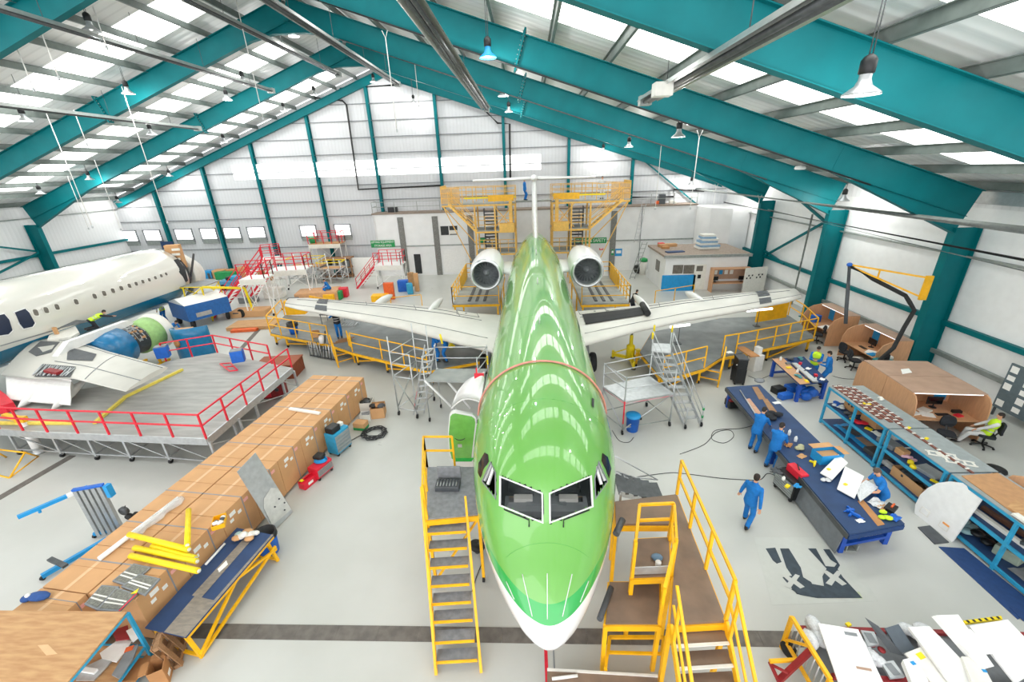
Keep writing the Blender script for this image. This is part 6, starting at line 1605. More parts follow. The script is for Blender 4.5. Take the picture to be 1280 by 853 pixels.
clutter([(1043+40, 506, zr+.03, 'heap', (.16, .12, .06), 0, 'yel2', 'yellow_ball', 'yellow tape roll on the far rack top near the long strip', 'tape'), (1102, 500, zr+.03, 'heap', (.18, .14, .1), 0, 'offwhite', 'white_bundle', 'small white bundle on the far rack top', 'bundle'), (1135, 536, zr+.03, 'box', (.2, .08, .04), .5, 'yel2', 'yellow_marker', 'yellow marker beside the long brown strip', 'marker'), (1158, 549, zr+.03, 'box', (.12, .08, .04), .5, 'yel2', 'yellow_label', 'yellow tag at the end of the long brown strip', 'tag'), (1176, 569, zr+.03, 'cyl', (.1, .02), 0, 'offwhite', 'white_disc', 'flat white disc on the middle rack top', 'disc')], None)
tag(MB().prism([RK(LR*1.06, .1, zr+.035), RK(LR*1.7, .05, zr+.035), RK(LR*1.7, DEP, zr+.035), RK(LR*1.04, DEP, zr+.035)], .02).build('hardboard', mat('hardboard', '#b98c62', .6, var=.08)), 'large brown hardboard sheet on the nearest rack top', 'board')
tag(MB().prism([RK(LR*1.3, .1, zr+.06), RK(LR*1.6, .12, zr+.06), RK(LR*1.58, .5, zr+.06), RK(LR*1.25, .55, zr+.06)], .015).build('tan_board', 'wood'), 'lighter tan board on the brown hardboard of the nearest rack', 'board')
tag(MB().bar(RK(LR*1.35, .02, zr+.09), RK(LR*1.75, .08, zr+.09), .16, .05).build('pale_board', 'offwhite'), 'pale narrow board along the edge of the nearest rack top', 'board')
# items on the shelves
def shelfitems(lst, group):
    L_ = []
    for u, v, z, kd, sz, rz, mt, nm, lab, cat in lst:
        px, py = proj(RK(u, v, z)); L_.append((px, py, z, kd, sz, rz+math.atan2(fd.y, fd.x), mt, nm, lab, cat))
    clutter(L_, group)
zA, zB_ = .88, .15
shelfitems([
 (.2, .25, zA, 'heap', (.25, .2, .14), 0, 'blue', 'blue_bottles', 'blue bottles at the far end of the rack middle shelf', 'bottle'), (.4, .25, zA, 'heap', (.3, .25, .12), 0, 'bubble', 'clear_bags', 'clear bags beside the blue bottles on the rack', 'bag'),
 (.55, .7, zA, 'open', (.6, .4, .34), 0, 'card', 'open_carton', 'open brown carton behind the clear bags on the rack', 'box'), (.95, .3, zA, 'heap', (.35, .25, .16), 0, 'dkgrey', 'dark_bag', 'dark bag on the middle shelf of the far rack', 'bag'),
 (1.2, .2, zA, 'box', (.2, .12, .06), .3, 'yel2', 'yellow_packet', 'yellow packet on the shelf edge by the dark bag', 'packet'), (1.45, .75, zA, 'open', (.7, .45, .32), 0, 'card', 'open_carton', 'open brown carton in the middle of the far rack', 'box'),
 (1.5, .25, zA, 'heap', (.4, .25, .12), 0, 'red', 'red_cables', 'red cable bundle on the middle shelf of the far rack', 'cable'), (1.8, .3, zA, 'box', (.2, .14, .05), .5, 'yel2', 'yellow_folder', 'yellow folder next to the red cable bundle', 'folder'),
 (2.1, .4, zA, 'sheet', (.35, .25, .03), .2, 'paper', 'paper_stack', 'white papers past the red cable bundle on the rack', 'paper'), (2.3, .75, zA, 'box', (.3, .25, .2), 0, 'offwhite', 'cream_box', 'cream box behind the white papers on the rack', 'box'),
 (2.7, .3, zA, 'box', (.6, .4, .14), .1, 'grey', 'grey_tray', 'grey tray at the near end of the far rack shelf', 'tray'), (2.5, .15, zA, 'box', (.16, .1, .05), .2, 'yel2', 'yellow_tag', 'yellow tag by the grey tray on the rack', 'tag'),
 (.9, .5, zB_, 'sheet', (.95, .6, .05), .15, 'sky', 'blue_tray', 'blue panel with a white rim low in the far rack', 'panel'), (1.6, .5, zB_, 'sheet', (.95, .6, .05), .1, 'sky', 'blue_tray', 'second blue panel with a white rim on the low shelf', 'panel'),
 (.95, .5, zB_+.07, 'sheet', (.6, .3, .02), .15, 'dkgrey', 'dark_mat', 'dark mat on the far blue panel', 'mat'), (1.65, .5, zB_+.07, 'sheet', (.6, .3, .02), .1, 'beechtop', 'grey_mat', 'grey-brown mat on the second blue panel', 'mat'),
 (2.35, .45, zB_, 'box', (.7, .6, .18), .05, 'steel', 'mesh_tray', 'dark mesh tray on the low shelf of the far rack', 'tray'), (2.9, .35, zB_, 'bar', (1.0, .14), .1, 'offwhite', 'pale_bar', 'pale slotted bar low at the near end of the far rack', 'bar'),
], 'things on the far rack shelves')
U = LR*.6
shelfitems([
 (U+.3, .3, zA, 'box', (.3, .25, .2), .1, 'card', 'small_carton', 'small brown carton on the middle rack shelf', 'box'), (U+.55, .3, zA, 'heap', (.3, .2, .12), .1, mat('pink_pack', '#e3b3c4', .6), 'pink_packs', 'pink and white packets on the middle rack shelf', 'packet'),
 (U+.75, .2, zA, 'cyl', (.08, .12), 0, 'yel2', 'yellow_tape', 'yellow tape roll on the middle rack shelf', 'tape'), (U+.95, .12, zA, 'cyl', (.09, .1), 0, 'yel2', 'yellow_tape', 'second yellow tape roll nearer the shelf edge', 'tape'),
 (U+1.2, .4, zA, 'box', (.6, .45, .1), .2, 'alu', 'alloy_tray', 'silver tray stack on the middle rack shelf', 'tray'), (U+1.55, .7, zA, 'sheet', (.5, .4, .03), 0, 'grey', 'grey_sheet', 'grey metal sheet behind the silver trays', 'sheet'), (U+1.6, .2, zA, 'box', (.22, .08, .05), .4, 'yel2', 'yellow_clip', 'yellow clip beside the silver trays', 'clip'),
 (U+.9, .5, zB_, 'open', (1.1, .75, .34), 0, 'card', 'open_carton', 'large open carton of dark tubes low in the middle rack', 'box'), (U+1.7, .3, zB_, 'sheet', (.5, .35, .04), .1, 'offwhite', 'white_card', 'white card on the low shelf past the large open carton', 'card'),
], 'things on the middle rack shelves')
U = LR*1.04
shelfitems([
 (U+1.0, .25, zA, 'bar', (1.6, .1), .05, 'offwhite', 'white_profile', 'long white profile on the nearest rack middle shelf', 'profile'), (U+1.2, .6, zA, 'bar', (1.4, .1), .1, mat('brown_profile', '#6b4a3c', .6), 'brown_profile', 'brown profile behind the long white profile', 'profile'), (U+1.9, .4, zA, 'heap', (.5, .3, .14), .2, 'dkgrey', 'dark_brackets', 'dark brackets on the nearest rack middle shelf', 'bracket'), (U+2.3, .15, zA, 'box', (.25, .12, .08), .2, 'yel2', 'yellow_block', 'yellow block on the nearest rack middle shelf', 'block'),
 (U+.5, .4, zB_, 'heap', (.6, .4, .2), .2, mat('teal_wrap', '#8fb4b8', .5), 'wrapped_parts', 'pale teal wrapped parts low in the nearest rack', 'parts'), (U+.9, .5, zB_, 'heap', (.5, .4, .2), .2, 'black', 'black_parts', 'black parts beside the teal wrapped parts', 'parts'), (U+1.4, .6, zB_, 'box', (.5, .5, .3), .4, mat('sage_board', '#9aa898', .6), 'sage_box', 'sage grey box low in the nearest rack', 'box'), (U+2.2, .5, zB_, 'sheet', (.9, .6, .04), .05, 'grey', 'grey_board', 'grey panel on the low shelf of the nearest rack', 'panel'), (U+2.6, .2, zB_, 'box', (.25, .12, .08), .3, 'yel2', 'yellow_pack', 'yellow pack on the grey panel low in the rack', 'pack'),
], 'things on the nearest rack shelves')
# white curved panel leaning on the rack, mats on the floor
a = [at(x, y, z) for x, y, z in ((1144, 641, .3), (1149, 620, .9), (1160, 607, 1.3), (1178, 602, 1.6), (1200, 601, 1.7), (1229, 622, 1.6), (1190, 676, .12))]
a = [at(x, y, 0) for x, y in ((1143, 642), (1190, 678))]
n0 = (a[1]-a[0]).normalized(); up3 = V((.12, .12, 1)).normalized(); wl_ = (a[1]-a[0]).length
ptsP = [(0, 0), (-.02, .35), (.1, .75), (.32, 1.05), (.6, 1.25), (.95, 1.3), (1.25, 1.1), (1.28, .8), (1.1, .3), (1, 0)]
Q = []
for (x, y), (px, py) in zip(ptsP, ((1143, 642), (1144, 631), (1150, 619), (1160, 610), (1172, 604), (1187, 602), (1203, 604), (1229, 622), (1208, 652), (1190, 678))):
    pl0 = V((a[0].x, a[0].y, .02)); pn = n0.cross(up3).normalized(); Q.append(at_plane(px, py, pl0, pn))
t = T('curved_fairing', 'large white curved panel with two cut-outs leaning against the rack', 'panel', a[0])
pn = n0.cross(up3).normalized(); pn = pn if pn.dot(CAMLOC-Q[0]) > 0 else -pn
MB().prism(Q, .04, -pn).build('panel', 'white', t)
for (px, py), mt in (((1156, 640), 'offwhite'), ((1180, 658), 'offwhite')):
    c = at_plane(px, py, Q[0], pn); R3 = Matrix((n0, pn.cross(n0), pn)).transposed(); MB().box(c+pn*.004, (.24, .2, .012), Mx=R3).build('recess', mt, t); MB().box(c+pn*.008, (.19, .15, .014), Mx=R3).build('inner_plate', 'white', t)
c = at_plane(1183, 656, Q[0], pn); MB().box(c+pn*.018, (.16, .05, .01), Mx=R3).build('orange_label', mat('orange_label', '#f0a04a', .6), t)
tag(MB().prism(A([(1147, 660), (1162, 658), (1186, 679), (1168, 681)], 0), .03).build('dark_mat', 'dkgrey'), 'small dark mat on the floor at the foot of the white curved panel', 'mat')
tag(MB().prism(A([(1173, 684), (1205, 686), (1300, 762), (1272, 775)], 0), .012).build('floor_mat', 'navy2'), 'long navy mat on the floor along the nearest rack', 'mat')
tag(MB().prism(A([(1262, 760), (1290, 764), (1300, 790), (1278, 776)], .012), .012).build('floor_mat', 'navy2'), 'navy mat end overlapping the long mat at the picture edge', 'mat')
# floor sticker with the dark repeating pattern
t = T('floor_markings', 'worn dark floor marking panel with crossed cut-outs in the middle of the aisle', 'marking', at(1020, 720))
pol = [[(957, 686), (970, 685), (974, 694), (988, 712), (1002, 724), (1002, 716), (998, 710), (1010, 707), (985, 685), (975, 686)]]
zz = .006
def mark(pts, mt, z, nm): MB().prism(A(pts, z), .002).build(nm, mt, t)
M['mark'] = mat('dark_floor_mark', '#34404a', .6, var=.2)
MB().prism(A([(942, 672), (1050, 672), (1098, 752), (965, 757)], .002), .002).build('worn_base', mat('worn_floor', '#c0c2bc', .4, var=.02), t)
for mk, pts in enumerate(([(957, 686), (969, 685), (977, 703), (971, 705), (966, 701)], [(975, 686), (986, 686), (1001, 710), (1004, 722), (1014, 728), (1024, 748), (996, 743), (978, 722), (990, 720), (983, 710)], [(1010, 686), (1020, 686), (1032, 708), (1043, 709), (1046, 705), (1038, 700), (1029, 687), (1037, 687), (1050, 707), (1047, 712), (1061, 733), (1034, 712)], [(1034, 710), (1048, 716), (1078, 748), (1022, 748), (1008, 729), (1030, 733), (1028, 721)], [(989, 737), (1000, 730), (1030, 742), (1022, 748), (1000, 744)])): mark(pts, 'mark', .005+.0016*mk, 'dark_strip')
for k, (cx, cy, q) in enumerate(((991, 727, 1.0), (1043, 723, 1.05))):
    a_ = [(-9, -8), (-5, -9), (0, -4), (5, -9), (9, -7), (4, -1), (10, 7), (5, 9), (0, 3), (-5, 9), (-10, 6), (-4, 0)]
    mark([(cx+x*q*1.25+y*.35, cy+y*q) for x, y in a_], M['floor'], .0136, 'pale_cross')
mark([(1062, 740), (1074, 740), (1079, 749), (1066, 748)], mat('green_mark', '#b9c1a0', .6), .008, 'pale_patch')
# bins, cables
p = at(790, 538); t = T('waste_bin', 'blue lidded bin on the floor beside the right scaffold', 'bin', p)
MB().lathe([(.2, 0), (.22, .02), (.26, .62), (.27, .62), (.27, .68), (.2, .68)], p, (0, 0, 1), 22).build('bin', 'blue', t); MB().lathe([(.29, .66), (.29, .72), (.2, .78), (.02, .8)], p, (0, 0, 1), 22).build('lid', 'sky', t); MB().box(p+V((.29, 0, .55)), (.08, .1, .1)).build('handle', 'black', t)
def cab(pts, lab, z=.012, r=.012): 
    P_ = [at(x, y, z) for x, y in pts]; o = []
    for i in range(len(P_)-1):
        p0, p1, p2, p3 = P_[max(i-1, 0)], P_[i], P_[i+1], P_[min(i+2, len(P_)-1)]
        for k in range(6): 
            s = k/6; o.append(.5*((2*p1)+(p2-p0)*s+(2*p0-5*p1+4*p2-p3)*s*s+(3*p1-p0-3*p2+p3)*s**3))
    o.append(P_[-1]); tag(MB().path(o, r, 5).build('floor_cable', 'cable'), lab, 'cable')
cab([(765, 538), (774, 551), (786, 553), (792, 547)], 'black cable on the floor running under the blue lidded bin')
cab([(850, 568), (880, 556), (895, 541), (912, 538), (917, 546), (905, 554), (890, 549), (895, 538), (925, 536), (945, 531)], 'looped black cable on the floor beside the long blue bench')
cab([(772, 600), (830, 592), (852, 592), (900, 598), (930, 600), (950, 600), (960, 592), (975, 598), (985, 604), (985, 592), (962, 590)], 'thin cable from the fuselage to the drawer chest')
cab([(935, 470), (950, 474), (968, 466)], 'black cable on the floor by the short bench')
cab([(1040, 470), (1060, 474), (1100, 473)], 'black cable on the floor between the short bench and the desks')
cab([(600, 676), (603, 700), (596, 720), (590, 740)], 'brown hose on the floor under the nose behind the yellow steps')
p = at(597, 690); t = T('towing_wheel', 'black wheel on a short bar beside the nose behind the yellow steps', 'wheel', p)
MB().lathe([(.04, -.06), (.2, -.07), (.22, 0), (.2, .07), (.04, .06)], p+V((0, 0, .22)), (.3, .3, 1), 18).build('tyre', 'rubber', t); MB().bar(p+V((0, 0, .22)), p+V((.7, .3, .4)), .09).bar(p+V((0, 0, .15)), p+V((.4, .9, .3)), .06).build('bar', 'steel', t); MB().tube(p, p+V((0, 0, .2)), .08, 8).build('axle_block', 'steel', t)
# ---- desk booths along the right wall
def booth(pL, pR, d, lab, hh=1.75, ts=.58, flip=False):
    pL, pR = V(pL), V(pR); r = (pR-pL); r.z = 0; w = r.length; r.normalize(); b = V((-r.y, r.x, 0))
    if b.dot((pL+pR)/2-CAMLOC) < 0: b = -b
    t = T('desk_booth', lab, 'desk', ((pL+pR)/2+b*d/2).xy.to_3d(), group='beech desk booths')
    Bp = lambda u, v, z: V((pL.x, pL.y, 0))+r*u+b*v+V((0, 0, z))
    for u in (0, w-.04):
        prof = [(0, 0), (d, 0), (d, hh), (ts*d, hh), (ts*d*.55, hh-.07), (ts*d*.2, hh-.24), (0, hh-.6)]
        MB().prism([Bp(u, v, z) for v, z in prof], .04, r).build('side_panel', 'beech', t)
    MB().prism([Bp(0, ts*d, hh), Bp(w, ts*d, hh), Bp(w, d, hh), Bp(0, d, hh)], .03).build('top_board', 'beechtop', t)
    MB().prism([Bp(.04, d-.06, 0), Bp(w-.04, d-.06, 0), Bp(w-.04, d-.06, hh), Bp(.04, d-.06, hh)], .03, b).build('back_panel', 'beech', t)
    o = MB().prism([Bp(.04, .15, .74), Bp(w-.04, .15, .74), Bp(w-.04, d-.07, .74), Bp(.04, d-.07, .74)], .03).build('desk_top', 'beech', t)
    MB().box(Bp(w/2, ts*d+.05, hh-.03), (w-.2, .05, .04), math.atan2(r.y, r.x)).build('strip_light', emit('strip_light', '#ffffff', .9) if 'sl' not in M else M['sl'], t)
    u0 = w-.6 if flip else .12; u1 = .7 if flip else w-.1
    MB().prism([Bp(u0, d-.075, .85), Bp(u0+.43, d-.075, .85), Bp(u0+.43, d-.075, 1.6), Bp(u0, d-.075, 1.6)], .008, -b).build('blue_poster', 'sky', t)
    MB().prism([Bp(u1-.6, d-.075, 1.0), Bp(u1, d-.075, 1.0), Bp(u1, d-.075, 1.45), Bp(u1-.6, d-.075, 1.45)], .008, -b).build('white_chart', 'paper', t)
    MB().prism([Bp(u1-.45, d-.085, 1.05), Bp(u1-.25, d-.085, 1.05), Bp(u1-.2, d-.085, 1.36), Bp(u1-.32, d-.085, 1.34)], .004, -b).build('chart_figure', 'blue', t)
    return t, Bp, r, b, w
def monitor(p, b, lab, w=.5):
    p = V(p); a = math.atan2(b.y, b.x)-PI/2; t = T('monitor', lab, 'monitor', p, a)
    s = MB().box(p+V((0, 0, .3)), (w, .04, .32), a).build('screen', 'black', t, bevel=.01); MB().box(p+V((0, 0, .3))-b*.022, (w*.92, .004, .27), a).build('glass', 'screen', s)
    MB().tube(p, p+V((0, 0, .2)), .02, 8).build('stem', 'black', t); MB().lathe([(.12, 0), (.12, .015), (.02, .03)], p, (0, 0, 1), 16).build('foot', 'black', t)
def chair(p, rz, lab):
    rz += PI; p = V(p); t = T('office_chair', lab, 'chair', p, rz, 'black office chairs')
    for k in range(5):
        a = 2*PI*k/5+rz; e = p+V((math.cos(a), math.sin(a), 0))*.3; lg = MB().bar(p+V((0, 0, .11)), e+V((0, 0, .08)), .05, .035).build('leg', 'black', t)
        MB().lathe([(.02, -.02), (.035, -.02), (.035, .02), (.02, .02)], e+V((0, 0, .036)), (1, 0, 0), 10).build('castor', 'rubber', lg)
    MB().tube(p+V((0, 0, .1)), p+V((0, 0, .45)), .03, 8).build('gas_stem', 'black', t)
    m = MB(); R = []
    for z, s in ((.43, .85), (.45, 1), (.5, 1), (.53, .9)): R.append([p+rot((.25*s*math.copysign(abs(math.cos(a))**.6, math.cos(a)), .24*s*math.copysign(abs(math.sin(a))**.6, math.sin(a)), z), rz) for a in [2*PI*i/20 for i in range(20)]])
    m.loft(R).build('seat', 'dkcloth', t)
    R = []
    for y, s in ((.22, .9), (.25, 1), (.29, .9)): R.append([p+rot((.22*s*math.copysign(abs(math.cos(a))**.6, math.cos(a)), y+.05*abs(math.sin(a)), .83+.24*s*math.sin(a)), rz) for a in [2*PI*i/20 for i in range(20)]])
    MB().loft(R).build('backrest', 'dkcloth', t); MB().bar(p+rot((0, .18, .46), rz), p+rot((0, .29, .75), rz), .06, .02).build('back_bar', 'black', t)
    return t
f = at(1046, 444); g = at(1087, 469)
t, Bp, r, b, w = booth(f, g, 1.5, 'beech desk booth with a blue poster and two chairs below the yellow hose arm')
monitor(Bp(.75, 1.0, .77), b, 'black monitor in the desk booth below the hose arm')
tag(MB().box(Bp(.8, .55, .785), (.42, .15, .03), math.atan2(r.y, r.x)).build('keyboard', 'black'), 'black keyboard in front of the monitor below the hose arm', 'keyboard'); tag(MB().box(Bp(w*.6, .5, .79), (.5, .35, .04), .6).build('white_papers', 'paper'), 'white papers on the desk below the hose arm', 'paper'); tag(MB().box(Bp(w*.72, .4, .79), (.4, .3, .05), .2).build('blue_folder', 'sky'), 'blue folders on the desk below the hose arm', 'folder')
chair(Bp(.7, -.15, 0), math.atan2(-b.y, -b.x)+PI/2+.3, 'black office chair at the far side of the desk below the hose arm'); chair(Bp(w*.72, -.35, 0), math.atan2(-b.y, -b.x)+PI/2-.2, 'black office chair at the near side of the desk below the hose arm')
tag(MB().box(Bp(w*.5, .15, .2), (.22, .45, .4), math.atan2(r.y, r.x)).build('computer_tower', 'offwhite', bevel=.01), 'cream computer case between the two office chairs', 'computer')
g2 = at(1030, 433); f2b = g2-r*w
t, Bp, r2, b2, w2 = booth(f2b, g2, 1.5, 'far beech desk booth behind the end of the right wing dock')
for u, lab in ((.5, 'white papers on the far desk behind the wing dock'),): tag(MB().box(Bp(w2*.6, .5, .79), (.7, .45, .03), .4).build('white_papers', 'paper'), lab, 'paper')
chair(Bp(w2*.75, -.1, 0), 1.2, 'black office chair at the far desk by the wing dock end'); tag(MB().b0(Bp(.4, .5, .77), (.5, .35, .4), .3).build('blue_crate', 'blue', bevel=.02), 'blue crate on the far desk behind the wing dock', 'crate')
# double booth nearer the camera
hh = 1.78
Tl, Tr, Bl = at(1150, 497, hh), at(1246, 500, hh), at(1112, 464, hh)
t, Bp, r, b, w = booth((Tl.x, Tl.y, 0), (Tr.x, Tr.y, 0), 1.65, 'large beech double desk booth where the person in the hi-vis vest sits', hh, .2, True)
mid = 1.65
MB().prism([Bp(0, mid+.02, 0), Bp(0, 3.3, 0), Bp(0, 3.3, hh-.28), Bp(0, 3.15, hh-.06), Bp(0, 3.0, hh), Bp(0, mid+.02, hh)], .04, r).build('side_panel', 'beech', t)
MB().prism([Bp(w-.04, mid+.02, 0), Bp(w-.04, 3.3, 0), Bp(w-.04, 3.3, hh-.28), Bp(w-.04, 3.0, hh), Bp(w-.04, mid+.02, hh)], .04, r).build('side_panel', 'beech', t)
MB().prism([Bp(0, mid+.02, hh), Bp(w, mid+.02, hh), Bp(w, 3.1, hh), Bp(0, 3.1, hh)], .03).build('top_board', 'beechtop', t)
MB().prism([Bp(.04, mid+.02, .74), Bp(w-.04, mid+.02, .74), Bp(w-.04, 3.1, .74), Bp(.04, 3.1, .74)], .03).build('desk_top', 'beech', t)
monitor(Bp(w*.62, 1.1, .77), b, 'black monitor in the double desk booth', .55)
zd = .78
for u, v, sz, rz, mt, nm, lab in ((.45, .6, (.45, .32, .03), .3, 'paper', 'white_papers', 'white papers in the middle of the double desk'), (.9, .5, (.4, .3, .03), -.3, 'paper', 'white_papers', 'white papers at the left of the double desk'), (w*.42, .8, (.4, .3, .06), .5, 'offwhite', 'open_binder', 'open binder on the double desk'), (w*.6, .55, (.45, .16, .03), .05, 'black', 'keyboard', 'black keyboard on the double desk'), (.4, .8, (.3, .2, .05), .2, 'dkgrey', 'dark_folder', 'dark folder at the side of the double desk'), (w*.8, .5, (.25, .18, .05), .3, 'red', 'red_notebook', 'red notebook on the double desk'), (w*.85, .75, (.3, .12, .1), 0, 'black', 'telephone', 'black telephone on the double desk')):
    tag(MB().b0(Bp(u, v, zd-.01), sz, rz+math.atan2(r.y, r.x)).build(nm, mt), lab, nm.split('_')[-1])
chair(Bp(w*.45, -.25, 0), 2.6, 'empty black office chair at the double desk')
tag(MB().prism(A([(1126, 462), (1136, 461), (1140, 466), (1128, 468)], hh+.032), .01).build('paper_sheet', 'paper'), 'white paper on top of the double desk booth', 'paper')
# booth edge at the right picture border
a = at(1246, 588, 1.6); t = T('desk_booth', 'beech desk booth panel cut off by the right picture edge', 'desk', (a.x+.6, a.y, 0), group='beech desk booths')
p0 = at(1250, 606, 1.2); n1 = V((.55, -.8, 0)).normalized()
Pp = [V((p0.x, p0.y, 0)), V((p0.x, p0.y, 1.35)), V((p0.x, p0.y, 1.6))+n1*.12, V((p0.x, p0.y, 1.7))+n1*.35, V((p0.x, p0.y, 1.7))+n1*2.2, V((p0.x, p0.y, 0))+n1*2.2]
MB().prism(Pp, .04, (.8, .55, 0)).build('side_panel', 'beech', t); MB().prism([Pp[3], Pp[4], Pp[4]+V((1.5, 1.0, 0)), Pp[3]+V((1.5, 1.0, 0))], .03).build('top_board', 'beechtop', t); MB().bar(p0+n1*.9+V((-.03, 0, -1.2)), p0+n1*.9+V((-.03, 0, .48)), .02).build('white_seam', 'offwhite', t)
p = at(1244, 589); t = T('floor_fan', 'black round seat cushion on the floor by the right edge booth', 'cushion', p); MB().lathe([(.2, 0), (.28, .04), (.26, .1), (.05, .12)], p, (0, 0, 1), 20).build('cushion', 'black', t)
# notice board on the wall
t = T('notice_board', 'dark grey notice board of white papers on the right wall by the seated person', 'notice board', (XR-.5, 13.3, 0))
a = atX(1247, 494, 18.6); b_ = atX(1285, 515, 18.6); c_ = atX(1280, 560, 18.6); d_ = atX(1238, 535, 18.6)
xb = 18.6; y0_, y1_ = 11.9, a.y; z0_, z1_ = .35, 2.25
MB().box((xb, (y0_+y1_)/2, (z0_+z1_)/2), (.06, y1_-y0_, z1_-z0_)).build('board', mat('notice_grey', '#5c6a70', .6), t)
for s in (0, 1): MB().bar((xb, y0_+.1+s*(y1_-y0_-.2), 0), (xb, y0_+.1+s*(y1_-y0_-.2), z0_), .06).build('leg', 'steel', t)
for i in range(6):
    for j in range(5):
        if (i*5+j*3) % 7 == 0: continue
        MB().box((xb-.035, y0_+.2+(y1_-y0_-.4)*i/5, z0_+.25+.36*j), (.01, .26, .2+.06*((i+j) % 2))).build('paper_sheet', 'paper', t)
# ---- swing hose arm on the big column
cxx, cyy = XR-1.3, 19.0
top = atY(905, 470, 19)
t = T('hose_gantry', 'yellow triangular swing arm carrying a black hose on the right wall column', 'hose arm', (cxx, cyy, 0))
kA = atY(1163, 345, 18.7); kB = atY(1152, 375, 18.7); tip = at(1062, 330, kA.z-.1); tip = atX(1062, 331, kA.x-2.4)
MB().bar(kA, kB, .28, .12).build('mast_plate', 'yellow', t); MB().bar(kA+V((0, 0, -.1)), tip, .07).build('top_boom', 'yellow', t); MB().bar(kB+V((0, 0, .1)), tip+V((0, 0, -.05)), .07).build('lower_boom', 'yellow', t); q = .6; MB().bar(lerp(kA, tip, q), lerp(kB, tip, q), .05).build('strut', 'yellow', t)
hs = [tip+V((0, 0, -.05)), lerp(tip, kB, .35)+V((0, 0, -.12)), lerp(tip, kB, .8)+V((0, 0, -.15)), atY(1137, 378, 18.4), atY(1143, 388, 18.4), atY(1130, 410, 18.2), atY(1117, 435, 18.0), atY(1100, 450, 17.8), atY(1096, 468, 17.6), atY(1096, 480, 17.5)]
MB().path(hs, .09, 8).build('hose', 'rubber', t); MB().path([tip, atX(1060, 360, tip.x), atX(1058, 385, tip.x), atX(1057, 405, tip.x+.0)], .08, 8).build('drop_hose', 'dkgrey', t); MB().ell(tip, (.12, .12, .1)).build('tip_joint', 'blue', t)
p = at(1100, 478); t = T('extractor_unit', 'teal extractor unit with hose at the foot of the wall column', 'machine', p); MB().b0(p+V((.2, .3, 0)), (.7, .7, 1.0), .2).build('body', mat('teal_unit', '#1f7f83', .5), t, bevel=.04); MB().tube(p+V((.1, .2, 1.0)), p+V((.0, .1, 1.35)), .12, 12).build('inlet', 'black', t); MB().ell(p+V((.5, .45, 1.05)), (.12, .12, .1)).build('filter', 'offwhite', t)
# white panel board between the far columns and radiator grids
p = at(962, 362); 
# ---- bottom right: stillage of white panels
zt = .75
P = A([(984, 772), (1282, 800), (1300, 870), (1030, 870)], zt)
t = T('panel_stillage', 'red and yellow steel stillage loaded with white panels at the bottom right corner', 'stillage', at(1130, 850))
MB().prism([p-V((0, 0, .08)) for p in A([(1000, 786), (1300, 795), (1320, 900), (1060, 900)], .55)], .06).build('bed', 'grey', t)
q = A([(1000, 786), (1300, 795)], .6); MB().bar(q[0], q[1], .08).build('back_rail', 'dkred', t); q = A([(1040, 846), (1310, 862)], .6); MB().bar(q[0], q[1], .08).build('front_rail', 'dkred', t)
a, b, c = at(990, 771, .95), at(1040, 845, .95), at(980, 795, .3)
m = MB()
pA, pB = at(990, 772, 1.0), at(1038, 850, 1.0)
for p in (pA, pB): m.bar((p.x, p.y, 0), p, .07)
m.bar(pA, pB, .07); m.bar((pA.x, pA.y, .3), (pB.x, pB.y, .3), .06); m.bar((pA.x, pA.y, .3), lerp(pA, pB, .5), .05); m.build('end_frame', 'yellow', t)
m = MB()
for k in range(9): q0, q1 = lerp(pA, pB, (k+.5)/9), lerp(pA, pB, (k+.5)/9); m.tube((q0.x+.05, q0.y, .12), (q1.x+.05, q1.y, .95), .015, 6)
m.build('end_bars', 'alu', t)
a, b = at(960, 838, .05), at(1012, 815, .75); m = MB(); m.bar(at(975, 850, .1), at(1015, 812, .9), .1, .08); m.bar(at(962, 828, .4), at(975, 856, .05), .05); m.bar(at(962, 830, .35), at(985, 842, .35), .04); m.build('drawbar', 'dkred', t)
m = MB(); m.bar(at(962, 827, .45), at(1000, 825, .45), .06); m.build('yellow_bar', 'yellow', t)
m = MB(); m.lathe([(.02, -.05), (.16, -.06), (.17, 0), (.16, .06), (.02, .05)], at(983, 812, .17)+V((.05, 0, 0)), (1, .3, 0), 16); m.build('wheel', 'rubber', t)
def slab(name, lab, pts, zs, th, mt, cat='panel', extra=None, group='white panels on the stillage'):
    Q = [at(x, y, z) for (x, y), z in zip(pts, zs)]; t = T(name, lab, cat, Q[0], group=group); n = (Q[1]-Q[0]).cross(Q[2]-Q[0]).normalized()
    if n.z < 0: n = -n
    MB().prism(Q, th, n).build('panel', mt, t)
    for (u, v, w, h, m2, nm) in (extra or ()):
        c = lerp(lerp(Q[0], Q[1], u), lerp(Q[3], Q[2], u), v)+n*(th+.002); x = (Q[1]-Q[0]).normalized(); y = n.cross(x); MB().prism([c-x*w/2-y*h/2, c+x*w/2-y*h/2, c+x*w/2+y*h/2, c-x*w/2+y*h/2], .004, n).build(nm, m2, t)
    return t
slab('white_fairing', 'white panel with a grey slot leaning at the yellow end of the stillage', [(1022, 780), (1072, 788), (1104, 856), (1048, 856)], [1.0, 1.0, .8, .8], .03, 'white', 'panel', [(.75, .12, .22, .06, 'grey', 'slot'), (.7, .75, .25, .04, 'beechtop', 'tan_slot')])
slab('dark_board', 'dark grey panel standing up in the stillage next to the slotted white panel', [(1081, 772), (1098, 783), (1130, 820), (1112, 815)], [1.15, 1.1, .8, .85], .03, 'dkgrey')
slab('dark_board', 'dark grey board lying behind the upright dark panel', [(1105, 786), (1122, 781), (1142, 812), (1124, 818)], [.95, .95, .8, .8], .03, mat('blue_grey_board', '#565f68', .5))
